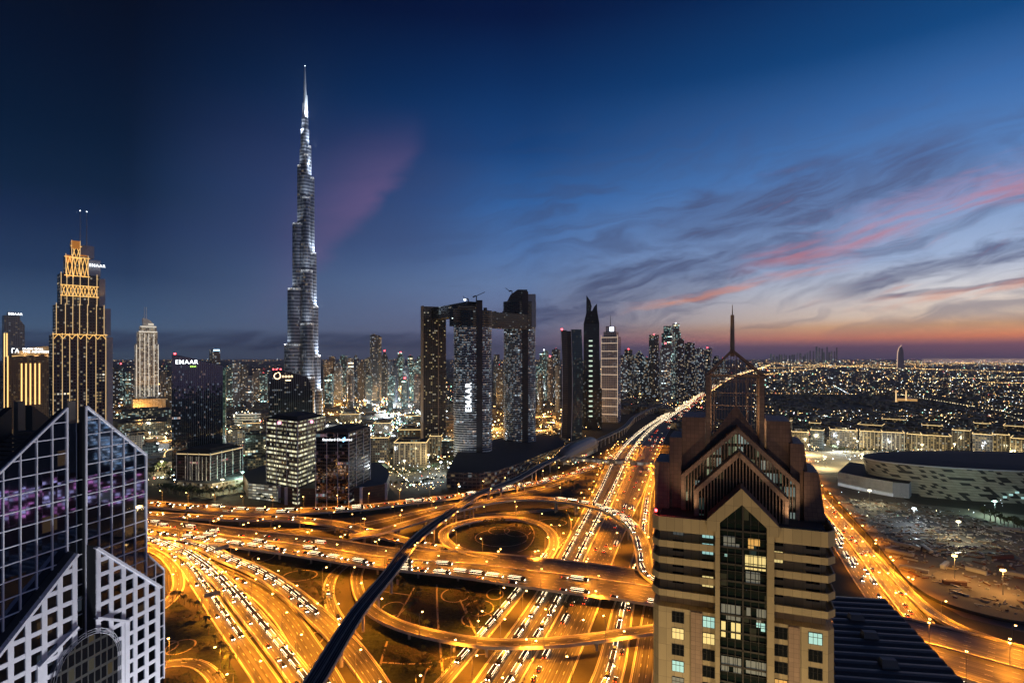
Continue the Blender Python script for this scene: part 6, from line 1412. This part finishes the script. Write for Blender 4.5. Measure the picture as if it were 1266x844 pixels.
M['whiteband'] = mat_emit('white_ground_light', (.85,.93,1), .9)
m = MB()
for i in (0, 1): dd = (e[i+1]-e[i]).normalized(); nn = Vector((dd.y,-dd.x,0))*.3; m.bar(e[i]+nn+Vector((0,0,2.4)), e[i+1]+nn+Vector((0,0,2.4)), .3, 3.6)
m.build('lit_ground_floor', M['whiteband'], an)
sheet('sand_lot', [(985,558),(1080,556),(1080,582),(1000,585)], M['path'], .03)
sheet('site_ground', [(1012,586),(1060,590),(1130,622),(1300,640),(1300,790),(1190,762),(1125,725),(1075,664),(1020,606)], M['sand'], .025)
sheet('parking_ground', [(1040,612),(1100,628),(1220,662),(1262,690),(1180,694),(1110,672),(1075,648)], M['tarmac'], .035)
def flood(px, py, col, e, h_=18, label='', grp=None, ground=True, glow=None):
    o = empty('floodlight_mast', P(px, py), 0, label, 'floodlight', grp); m = MB(); m.tube([(0,0,0),(0,0,h_)], [.3,.16], 6); m.build('pole', M['steel'], o)
    m = MB(); m.box(-1.6,1.6,-.9,.9,h_,h_+1.3); m.build('lamp_head', glow or M['whiteglow'], o)
    L = bpy.data.lights.new('flood_lamp', 'POINT'); L.energy = e; L.color = col; L.shadow_soft_size = 1.5; lo = bpy.data.objects.new('flood_lamp', L); COL.objects.link(lo); lo.parent = o; lo.location = (0,0,h_-1.5)
WHT, YEL, AMB, TEA = (.82,.93,1.0), (1,.86,.5), (1,.5,.13), (.6,1,.85)
GL = {WHT: M['whiteglow'], YEL: mat_emit('yellow_flood', (1,.88,.55), 8), AMB: mat_emit('amber_flood', (1,.58,.2), 9), TEA: mat_emit('teal_flood', (.6,1,.85), 7)}
for g_, lst in {'around the sandy lot left of the arena': [(1000,562,YEL,1.1e5), (1036,558,WHT,1.4e5), (1066,575,YEL,1e5), (1020,579,YEL,.8e5)],
    'over the construction ground behind the slab tower': [(488,506,WHT,6e5), (500,514,WHT,6e5), (512,508,WHT,7e5), (520,520,WHT,5e5), (478,520,WHT,4e5), (506,526,TEA,4e5), (494,500,TEA,4e5)],
    'along the streets behind the curved towers': [(615,545,AMB,5e5), (612,530,AMB,5e5), (672,520,AMB,6e5), (684,528,AMB,4e5), (550,548,AMB,4e5), (695,570,AMB,3e5), (668,536,AMB,3e5), (640,512,AMB,4e5)],
    'along the boulevard behind the arena': [(1015,549,YEL,.5e5), (1060,557,YEL,.5e5), (1100,558,WHT,.5e5), (1140,562,YEL,.6e5), (1180,561,YEL,.5e5), (1215,563,WHT,.5e5), (1250,572,YEL,.5e5), (985,553,WHT,.5e5)],
    'around the offices left of the spire tower': [(320,605,WHT,.6e5), (300,600,TEA,.5e5), (330,580,YEL,.6e5), (282,566,YEL,.8e5), (195,560,WHT,1.2e5), (172,548,AMB,1e5), (200,585,YEL,.8e5), (228,600,YEL,.5e5), (275,610,YEL,.6e5), (190,530,YEL,1.6e5), (170,515,AMB,4e5)],
    'around the low blocks right of the cube office': [(470,585,WHT,.5e5), (500,584,YEL,.5e5), (530,576,YEL,.5e5), (545,586,WHT,.6e5), (480,600,AMB,.6e5), (530,592,WHT,.5e5), (460,500,AMB,7e5), (430,500,AMB,7e5), (408,503,AMB,6e5)],
    'in the streets between the downtown blocks': [(160,560,AMB,1.5e5), (150,575,WHT,1e5), (185,545,YEL,1.5e5), (205,552,AMB,1.2e5), (295,535,YEL,1.5e5), (318,552,WHT,1e5), (330,540,AMB,1.5e5), (405,535,WHT,1.5e5), (410,520,AMB,2e5), (440,528,YEL,1.5e5), (470,545,WHT,1e5), (525,535,YEL,1.2e5), (555,555,WHT,1e5), (400,560,WHT,.6e5), (465,560,YEL,.8e5), (290,520,AMB,2e5), (240,508,AMB,2e5), (145,520,TEA,2e5), (155,500,AMB,3e5), (330,500,AMB,3e5)],
    'along the parking ground beside the arena': [(1075,625,YEL,.4e5), (1130,650,WHT,.3e5), (1185,668,YEL,.35e5), (1230,640,TEA,.35e5), (1180,715,AMB,.3e5), (1240,735,AMB,.3e5)]}.items():
    for i, (px, py, col, e) in enumerate(lst): flood(px, py, col, e*1.0, 18, f'{ {WHT:"white",YEL:"yellow",AMB:"amber",TEA:"greenish"}[col]} floodlight mast, {ORD[i]} of those {g_}', f'floodlight masts {g_}', glow=GL[col])
# parked cars and clutter on the site
pk = []
for py in (618, 622, 627, 632, 638, 645, 652, 660, 668, 677, 685):
    a, b = {618:(1052,1090), 622:(1050,1120), 627:(1058,1150), 632:(1064,1180), 638:(1072,1205), 645:(1080,1220), 652:(1090,1235), 660:(1098,1245), 668:(1112,1250), 677:(1125,1250), 685:(1150,1240)}[py]; x = a
    while x < b: 
        if rnd.random() < .72: pk.append((x, py+rnd.uniform(-.5,.5)))
        x += 2.9*math.sqrt((py-HY)/180)
pk = sorted(pk, key=lambda v: -v[1]); offp = {}
for i, (px, py) in enumerate(pk[:75]):
    pc = rnd.choice((0,0,1,2,3)); kind = rnd.choice(('sedan','suv')); k = (kind, pc)
    if k not in offp: offp[k] = car_mesh(kind).build('parked_car', [PAINT[pc], M['cabglass'], M['tyre'], M['headoff'], M['headoff']]); o = offp[k]
    else: o = offp[k].copy(); COL.objects.link(o)
    o.location = P(px, py)+Vector((0,0,.05)); o.rotation_euler = (0,0,R(rnd.choice((75,-105))+rnd.uniform(-3,3))); cn = ('white','silver','black','sand-coloured')[pc]
    tag(o, f'{cn} unlit {"car" if kind == "sedan" else "estate car"} parked on the dark ground beside the arena', 'car', f'{cn} parked {"cars" if kind == "sedan" else "estate cars"}')
far = MB()
for px, py in pk[75:]:
    c = P(px, py); b = base['sedan']; i0 = len(far.v); rz = R(75); cs, sn = math.cos(rz), math.sin(rz); pc = rnd.choice((0,0,1,2,3)); far.v += [(c.x+x*cs-y*sn, c.y+x*sn+y*cs, z+.05) for x, y, z in b.v]; far.f += [tuple(j+i0 for j in f) for f in b.f]; far.u += b.u; far.mi += [pc if v == 0 else (4 if v == 1 else 5 if v == 2 else 6) for v in b.mi]
if far.v: tag(far.build('parked_cars', PAINT[:4]+[M['cabglass'], M['tyre'], M['headoff']]), 'rows of unlit cars parked far back on the dark parking ground', 'parked cars', kind='stuff')
M['rust'] = mat_plain('rusty_sheet', (.16,.07,.04), .8); M['cabin'] = mat_plain('site_cabin_paint', (.45,.44,.42), .6)
for i, (px, py, L_, rz, mt) in enumerate([(1112,684,22,-48,'cabin'), (1122,676,20,-48,'cabin'), (1146,680,18,75,'cabin'), (1168,700,16,40,'cabin'), (1207,707,14,-55,'cabin'), (1130,705,20,-42,'cabin'), (1180,722,16,-12,'rust'), (1240,690,20,10,'rust'), (1258,712,18,-40,'cabin'), (1246,655,26,-18,'cabin')]):
    o = empty('site_cabin', P(px,py), R(rz), f'long low {"rusty" if mt == "rust" else "pale"} site hut, {ORD[i]} of those scattered over the bare building site', 'site hut', 'site huts'); m = MB(); m.box(-L_/2,L_/2,-1.6,1.6,.0,2.7); m.build('wall', M[mt], o); m = MB(); m.prism(rect(-L_/2-.3,L_/2+.3,-1.9,1.9), 2.71, 3.2, topoly=rect(-L_/2-.3,L_/2+.3,-.2,.2)); m.build('roof', M[mt], o)
fn = Path([(*P(a, b), 1) for a, b in [(1022,606),(1048,634),(1076,665),(1100,694),(1128,725),(1160,745),(1195,757),(1240,768),(1290,776)]], 5); m = MB(); fn.strip(m, -.08, .08, 2.4); fn.strip(m, .08, .08, 2.4, dz2=0); fn.strip(m, -.08, -.08, 0, dz2=2.4); tag(m.build('site_hoarding', M['dark']), 'dark hoarding fence between the avenue and the building site', 'fence')
# sign gantries over the fan of ramps (their backs)
def gantry(key, frac, label):
    p, t, w = ROADS[key].at(ROADS[key].len*frac); o = empty('sign_gantry', p, math.atan2(t.y, t.x)-math.pi/2, label, 'sign gantry'); h_ = w/2+.6; m = MB(); m.tube([(-h_,0,0),(-h_,0,6.2),(-h_+1.2,0,7.4),(h_-1.2,0,7.4),(h_,0,6.2),(h_,0,0)], .28, 6); m.build('portal', M['steel'], o)
    m = MB(); m.box(-h_*.75,h_*.75,-.5,-.3,5.6,9.0); s = m.build('sign_panel', M['steel'], o); m = MB()
    for k in range(8): x = -h_*.75+h_*1.5*k/7; m.box(x-.06,x+.06,-.3,-.12,5.5,9.1)
    for z in (6.4, 7.3, 8.2): m.box(-h_*.75,h_*.75,-.29,-.14,z-.05,z+.05)
    m.build('panel_stiffener', M['steel'], s)
gantry('fan_left', .16, 'steel sign gantry over the start of the outermost ramp'); gantry('fan_left', .52, 'steel sign gantry over the middle of the outermost ramp'); gantry('fan_right', .24, 'steel sign gantry over the raised last ramp'); gantry('east_highway', .05, 'steel sign gantry over the near end of the avenue')

# ------------------------------------------------------------------ trees
def leafmat(): 
    m, n, b = newmat('tree_leaves'); r = n.new('ShaderNodeObjectInfo').outputs['Random']; co = n.new('ShaderNodeTexCoord').outputs['Object']
    n.put(b.inputs['Base Color'], n.mix(n.noise(co, .9, 3), (.025,.04,.012), (.08,.10,.035))); b.inputs['Roughness'].default_value = .7; return m
M['leaf'] = leafmat(); M['bark'] = mat_plain('tree_bark', (.09,.065,.045), .9)
def tree_proto(kind, seed):
    r = random.Random(seed); o = empty('palm_tree' if kind == 'palm' else 'broadleaf_tree', (0,0,0)); H_ = 8.5 if kind == 'palm' else 3.2; m = MB()
    m.tube([(0,0,-.2),(.1,.05,H_*.5),(.15,0,H_)], [.32,.24,.2], 7)
    cr = MB()
    if kind == 'palm':
        for k in range(18):
            a = 2*math.pi*k/18+r.uniform(-.1,.1); up = r.uniform(.2,1.1); pts = [(.15+math.cos(a)*q_*1.15, math.sin(a)*q_*1.15, H_+up*q_*.9-.33*q_*q_) for q_ in (0,.8,1.6,2.5,3.3)]
            for (x0,y0,z0), (x1,y1,z1), w0, w1 in zip(pts, pts[1:], (.15,.55,.6,.4), (.55,.6,.4,.05)):
                px, py = -math.sin(a), math.cos(a)
                for s in (1, -1): cr.face([(x0,y0,z0),(x1,y1,z1),(x1+px*w1*s,y1+py*w1*s,z1-w1*.5),(x0+px*w0*s,y0+py*w0*s,z0-w0*.5)])
    else:
        tips = []
        for k in range(6):
            a = 2*math.pi*k/6+r.uniform(-.3,.3); e = (math.cos(a)*r.uniform(1.2,2.4), math.sin(a)*r.uniform(1.2,2.4), H_+r.uniform(1.2,3.4)); m.tube([(.12,0,H_*.85),(e[0]*.5,e[1]*.5,H_+.8),e], [.14,.1,.04], 5); tips.append(e)
        tips.append((0,0,H_+3.6))
        for e in tips:
            R_ = r.uniform(1.0,1.6)
            for _ in range(58):
                v = Vector((r.gauss(0,1), r.gauss(0,1), r.gauss(0,.75))); v = v.normalized()*R_*r.random()**.45; c = Vector(e)+v; t = Vector((r.gauss(0,1), r.gauss(0,1), r.gauss(0,1))).normalized(); b = t.orthogonal().normalized(); s = r.uniform(.22,.42); cr.face([c-t*s, c+b*s*.6, c+t*s, c-b*s*.6])
    m.build('trunk', M['bark'], o); cr.build('crown', M['leaf'], o); return o
TP = {('palm',0): tree_proto('palm',1), ('broad',0): tree_proto('broad',2), ('broad',1): tree_proto('broad',3)}; tu = set()
def plant(px, py, kind, where, sc=1.0, z=0):
    k = (kind, 0 if kind == 'palm' else rnd.randrange(2)); o = copy_tree(TP[k]) if k in tu else TP[k]; tu.add(k); o.location = P(px, py, z); o.rotation_euler = (0,0,rnd.uniform(0,6.28)); s = sc*rnd.uniform(.8,1.25); o.scale = (s,s,s)
    tag(o, f'{"palm" if kind == "palm" else "round leafy tree"} {where}', 'tree', f'{"palms" if kind == "palm" else "leafy trees"} {where}')
def along(pts, n, kind, where, sc=1.0, jit=1.5):
    for i in range(n): t = (i+.5)/n*(len(pts)-1); k = min(int(t), len(pts)-2); f = t-k; plant(pts[k][0]+(pts[k+1][0]-pts[k][0])*f+rnd.uniform(-jit,jit), pts[k][1]+(pts[k+1][1]-pts[k][1])*f+rnd.uniform(-jit,jit)*.4, kind, where, sc)
along([(196,606),(225,613),(265,614),(312,604)], 26, 'broad', 'in front of the terrace podium', 1.5)
along([(186,590),(200,580),(212,594)], 10, 'broad', 'left of the terrace podium', 1.7)
along([(305,610),(330,624),(380,627)], 8, 'palm', 'in front of the long podium')
along([(462,578),(490,590),(530,586),(560,572)], 22, 'broad', 'around the low gold-edged blocks', 1.5)
along([(478,604),(520,604),(548,596)], 10, 'palm', 'beside the street right of the long podium', 1.2)
along([(1025,557),(1060,562),(1110,562)], 14, 'broad', 'along the boulevard left of the arena', 1.5)
along([(1215,640),(1245,650),(1270,660)], 10, 'broad', 'on the dark verge under the arena', 1.6)
along([(692,604),(706,600),(716,607),(704,611)], 8, 'palm', 'in the triangle beside the highway', .9)
along([(598,650),(620,648),(650,655),(660,668)], 10, 'broad', 'inside the small loop ramp', .8)
along([(640,842),(700,760),(735,700)], 1, 'palm', 'beside the highway kerb', .8)
along([(210,740),(240,752),(262,790),(285,830)], 12, 'palm', 'on the lawn at the lower left', .8)
along([(480,716),(520,740),(500,765),(530,780)], 14, 'palm', 'on the lawn under the main flyover', .8)
along([(470,812),(500,826),(540,830),(520,808)], 12, 'broad', 'on the lawn inside the near curved flyover', .7)
along([(345,700),(380,716),(395,735),(402,755)], 10, 'broad', 'between the raised last ramp and the slip road', .8)
along([(690,650),(705,636),(722,626)], 8, 'palm', 'beside the highway inside the outer loop', .8)
along([(568,735),(590,742),(600,760),(575,770)], 9, 'broad', 'in the planted circles under the main flyover', .8)

# ------------------------------------------------------------------ the sea of city lights and houses
hs = MB()
def houses(n, x0, x1, y0, y1, hmin, hmax, wmin=10, wmax=26):
    for _ in range(n):
        px, py = rnd.uniform(x0,x1), rnd.uniform(y0,y1); c = P(px, py)
        w, d, z = rnd.uniform(wmin,wmax), rnd.uniform(wmin,wmax), rnd.uniform(hmin,hmax); a = R(22); cs, sn = math.cos(a), math.sin(a)
        hs.prism([(c.x+x*cs-y*sn, c.y+x*sn+y*cs) for x, y in rect(-w/2,w/2,-d/2,d/2)], 0, z, 0, 1, u0=rnd.randrange(500)*3.0)
houses(1500, 940, 1330, 452, 522, 5, 11); houses(260, 940, 1330, 522, 552, 6, 14); houses(420, -40, 560, 497, 530, 6, 22, 14, 40); houses(160, 140, 330, 505, 580, 5, 14, 12, 34); houses(320, 560, 830, 486, 512, 6, 20, 14, 40); houses(500, -60, 900, 462, 492, 8, 30, 16, 50)
houses(120, 400, 560, 520, 560, 6, 16, 12, 30); houses(50, 656, 700, 512, 560, 6, 14, 12, 26)
houses(70, 835, 925, 520, 610, 8, 20, 16, 34); houses(60, 845, 945, 610, 720, 6, 16, 14, 26)
M['houses'] = mat_facade('low_house_wall', (.12,.10,.08), (.04,.04,.04), 3.0, 3.2, .5, .5, .20, (1,.72,.36), (.8,.95,1), .45, .8, seed=401)
tag(hs.build('low_rise_houses', [M['houses'], M['roofgy']]), 'mass of small dark houses spreading between the towers to the horizon', 'houses', kind='stuff')
LC = [mat_emit('lamp_amber', (1,.56,.18), 9), mat_emit('lamp_white', (.75,.9,1), 8), mat_emit('lamp_yellow', (1,.82,.45), 8), mat_emit('lamp_green', (.4,1,.7), 7), mat_emit('lamp_red', (1,.12,.08), 8)]
cl = MB()
def dot(c, r, mi):
    v = [c+Vector(q_)*r for q_ in ((1,0,0),(0,1,0),(-1,0,0),(0,-1,0),(0,0,1),(0,0,-1))]; i = len(cl.v); cl.v += [tuple(p) for p in v]
    for f in ((0,1,4),(1,2,4),(2,3,4),(3,0,4),(1,0,5),(2,1,5),(3,2,5),(0,3,5)): cl.f.append(tuple(i+k for k in f)); cl.mi.append(mi); cl.u += [(0,0)]*3
def lights(n, x0, x1, y0, y1, cw, r=.42, z=7, pw=1.0, grid=.5, keep=None):
    """r: lamp radius in metres at 1 km; lamps line up along streets for a share of them"""
    ga = R(24); cs, sn = math.cos(ga), math.sin(ga); k = 0; tries = 0
    while k < n and tries < n*6:
        tries += 1; px, py = rnd.uniform(x0,x1), y0+(y1-y0)*rnd.random()**pw
        if keep and not keep(px, py): continue
        c = P(px, py, z)
        if rnd.random() < grid:
            a, b = c.x*cs+c.y*sn, -c.x*sn+c.y*cs; st = 95 if c.y < 3500 else 260
            if rnd.random() < .5: a = round(a/st)*st
            else: b = round(b/st)*st
            c = Vector((a*cs-b*sn, a*sn+b*cs, z))
        if c.y < 300: continue
        d = max(.6, c.y/1000); dot(c, r*d**.92*rnd.choice((.4,.4,.5,.5,.6,.7,.8,1.0,1.3,2.0)), rnd.choices(range(5), cw)[0]); k += 1
park = lambda px, py: not (945 < px < 1195 and 486 < py < 506 and py > 484+(px-945)*.03) and not (985 < px < 1080 and 556 < py < 585)
lights(4000, 930, 1330, 444.5, 520, (7,4,4,.6,.3), .36, keep=park, pw=1.1)
lights(1300, 930, 1330, 443.6, 452, (7,2,3,.3,.3), .30)
lights(420, 945, 1330, 508, 560, (3,5,5,.8,.2), .40, keep=park)
lights(1300, -60, 940, 443.4, 462, (6,4,3,1,1), .36)
lights(2000, 130, 560, 470, 530, (5,6,4,1.4,.5), .66, z=9)
lights(800, 140, 330, 505, 600, (4,5,5,.9,.3), .72, z=6)
lights(700, 395, 530, 490, 513, (12,1,3,.1,.1), .66, z=7, grid=.2)
lights(800, 455, 536, 492, 540, (.3,10,1,3,0), .85, z=10, grid=.1)
lights(900, 400, 570, 515, 604, (4,5,6,.9,.2), .66, z=6)
lights(700, 598, 725, 498, 572, (14,1,3,.4,.3), .76, z=8, grid=.3)
lights(520, 720, 880, 472, 505, (12,2,3,.2,1.2), .58, z=8, grid=.3)
lights(240, 690, 870, 445, 480, (5,4,3,1,1.5), .40, z=9)
lights(120, 832, 930, 515, 610, (6,3,5,.3,.2), .5, z=22, grid=.1)
lights(80, 842, 950, 600, 720, (6,3,5,.3,.2), .5, z=18, grid=.1)
lights(260, 1000, 1280, 553, 572, (4,4,7,.3,.1), .48, z=5)
lights(60, 1040, 1250, 600, 640, (.5,6,2,1.5,.3), .36, z=5, grid=0)
for (a, b), (c_, d_), n, mi in [((950,449),(1266,460),170,0), ((940,455),(1200,448.5),160,0), ((950,486),(1062,487),26,0), ((1110,487),(1266,512),46,2), ((1030,476),(1050,487),16,1), ((1136,468),(1266,466),60,2), ((1215,472),(1290,474),40,0), ((905,466),(952,451),90,0), ((872,488),(905,466),60,0), ((0,445.5),(520,445.2),120,0), ((560,446),(900,445),70,0), ((946,463),(1010,455),40,0), ((1000,452),(1130,456),40,2), ((1180,449),(1266,449.5),60,0)]:
    for i in range(n): t = (i+rnd.uniform(-.3,.3))/n; c = P(a+(c_-a)*t+rnd.uniform(-.3,.3), b+(d_-b)*t, 8); dot(c, .42*max(1, (c.y/1000)**.9)*rnd.choice((.8,1,1.3)), mi)
tag(cl.build('city_lights', LC), 'thousands of tiny street and house lamps scattered over the city', 'city lights', kind='stuff')
# added, unseen floodlights that brighten the fronts of the two near towers
def floodfix(f, x, y, z, tx, ty, tz, e, col, label, ang=70):
    o = empty('added_floodlight', f.at(x, y, 0), f.rz, label, 'floodlight', 'facade floodlights'); m = MB(); m.tube([(0,0,0),(0,0,z)], [.4,.25], 8); m.build('post', M['steel'], o); m = MB(); m.box(-1,1,-.5,.5,z,z+1.1); m.build('lamp_head', M['steel'], o)
    uplight(o, (0, .7, z+.6), (tx-x, ty-y, tz), e, col, ang, .8)
floodfix(bt, -26, -46, 12, -5, 0, 138, 7e5, (1,.72,.36), 'floodlight on a post lighting the left wing of the brown tower', 60)
floodfix(bt, 26, -46, 12, 5, 0, 138, 7e5, (1,.72,.36), 'floodlight on a post lighting the right wing of the brown tower', 60)
floodfix(gt, -20, -40, 12, 0, 0, 110, 8e5, (.92,.95,1.0), 'floodlight on a post lighting the near half of the stone arch', 70)
floodfix(gt, 30, -40, 12, 5, 0, 110, 8e5, (.92,.95,1.0), 'floodlight on a post lighting the far half of the stone arch', 70)

M['neon'] = mat_facade('pink_reflection_front', (.2,.1,.2), (.1,.05,.1), 5, 4.5, .85, .7, .45, (1,.30,.70), (.8,.65,1), .4, 4.5, seed=501); M['neonr'] = mat_facade('red_reflection_front', (.2,.1,.1), (.1,.05,.06), 4, 4.5, .85, .7, .7, (1,.12,.2), (.4,.45,1), .4, 3.0, seed=502); M['bluef'] = mat_facade('white_reflection_front', (.2,.2,.25), (.1,.1,.15), 3.4, 4.2, .85, .6, .5, (.8,.9,1), (.5,.75,1), .5, 4, seed=503)  # fronts of added buildings out of view, there to reflect in tower glass
for nm, lb, x, y, w, dpt, z, mt in (('reflection_mall', 'long mall with a pink and violet lit front beyond the arena ground', 505, 425, 130, 60, 34, 'neon'), ('reflection_tower', 'tower with a red and blue lit front beside the pink mall', 455, 285, 44, 34, 92, 'neonr'), ('reflection_tower', 'pale tower with white lit floors beyond the pink mall', 730, 590, 60, 40, 80, 'bluef')):
    f = Frame(nm, lb, 'building', (x, y), math.atan2(-.886, .448)+0.0); m = MB(); m.prism(rect(-w/2,w/2,0,dpt), 0, z, 0, 1); m.prism(rect(-w/4,w/4,dpt*.3,dpt*.8), z, z+5, 1, 1); m.build('wall', [M[mt], M['roofdk']], f.root)
sc_ = MB(); poly = [(1030,612),(1130,630),(1290,655),(1290,770),(1200,748),(1130,715),(1085,668)]
def inside(x, y, pg):
    c = False
    for i in range(len(pg)):
        (x0,y0),(x1,y1) = pg[i], pg[i-1]
        if (y0 > y) != (y1 > y) and x < (x1-x0)*(y-y0)/(y1-y0)+x0: c = not c
    return c
k = 0
while k < 900:
    px, py = rnd.uniform(1025,1290), rnd.uniform(610,770)
    if not inside(px, py, poly) or (py > 690 and rnd.random() < .6): continue
    c = P(px, py); a = rnd.uniform(0,3.14); cs, sn = math.cos(a), math.sin(a); L_ = rnd.choice((1,1.5,2,3,6,9))*rnd.uniform(.6,1.2); w = rnd.uniform(.4,1.6); z = rnd.uniform(.2,1.5); sc_.prism([(c.x+x*cs-y*sn, c.y+x*sn+y*cs) for x, y in rect(-L_/2,L_/2,-w/2,w/2)], 0, z, rnd.choice((0,0,1,2)), rnd.choice((0,1,2))); k += 1
tag(sc_.build('site_clutter', [M['cabin'], M['rust'], M['path']]), 'scattered pipes, pallets and heaps over the dark building site', 'site clutter', kind='stuff')
gc = MB()
for pg, n_ in (([(470,702),(560,713),(636,722),(600,800),(545,838),(475,830),(455,800)], 900), ([(560,650),(640,645),(672,656),(668,680),(600,680)], 420), ([(205,735),(262,770),(300,850),(205,860)], 300), ([(300,690),(436,700),(400,770),(330,715)], 260), ([(690,650),(726,632),(690,682)], 120), ([(480,640),(560,628),(545,640),(490,652)], 120), ([(560,626),(730,608),(725,618),(560,634)], 200)):
    k = 0
    while k < n_:
        px, py = rnd.uniform(min(v[0] for v in pg), max(v[0] for v in pg)), rnd.uniform(min(v[1] for v in pg), max(v[1] for v in pg))
        if not inside(px, py, pg): continue
        k += 1; c = P(px, py); sz = rnd.uniform(.3,1.1)*(1 if rnd.random() < .8 else 1.8)
        for _ in range(7):
            v = c+Vector((rnd.gauss(0,.5)*sz, rnd.gauss(0,.5)*sz, rnd.uniform(.15,.9)*sz)); t = Vector((rnd.gauss(0,1), rnd.gauss(0,1), rnd.gauss(0,.6))).normalized(); b_ = t.orthogonal().normalized(); e_ = sz*rnd.uniform(.25,.5); gc.face([v-t*e_, v+b_*e_*.7, v+t*e_, v-b_*e_*.7])
tag(gc.build('ground_cover', M['leaf']), 'low shrubs planted over the lawns between the ramps', 'shrubs', kind='stuff')
# ------------------------------------------------------------------ the evening air
hz = bpy.data.materials.new('evening_haze'); hz.use_nodes = True; n = NT(hz.node_tree); n.n.clear()
pv_ = n.new('ShaderNodeVolumePrincipled'); pv_.inputs['Color'].default_value = (.80,.86,.96,1); pv_.inputs['Density'].default_value = 2.6e-5; pv_.inputs['Anisotropy'].default_value = .2
n.l.new(pv_.outputs[0], n.new('ShaderNodeOutputMaterial').inputs['Volume'])
m = MB(); m.prism(rect(-24500, 26500, -1600, 42500), -1.5, 870, bottom=True); tag(m.build('haze', hz), 'thin bluish evening haze over the whole city', 'haze', kind='stuff')
cy.volume_step_rate = 10; cy.volume_max_steps = 32
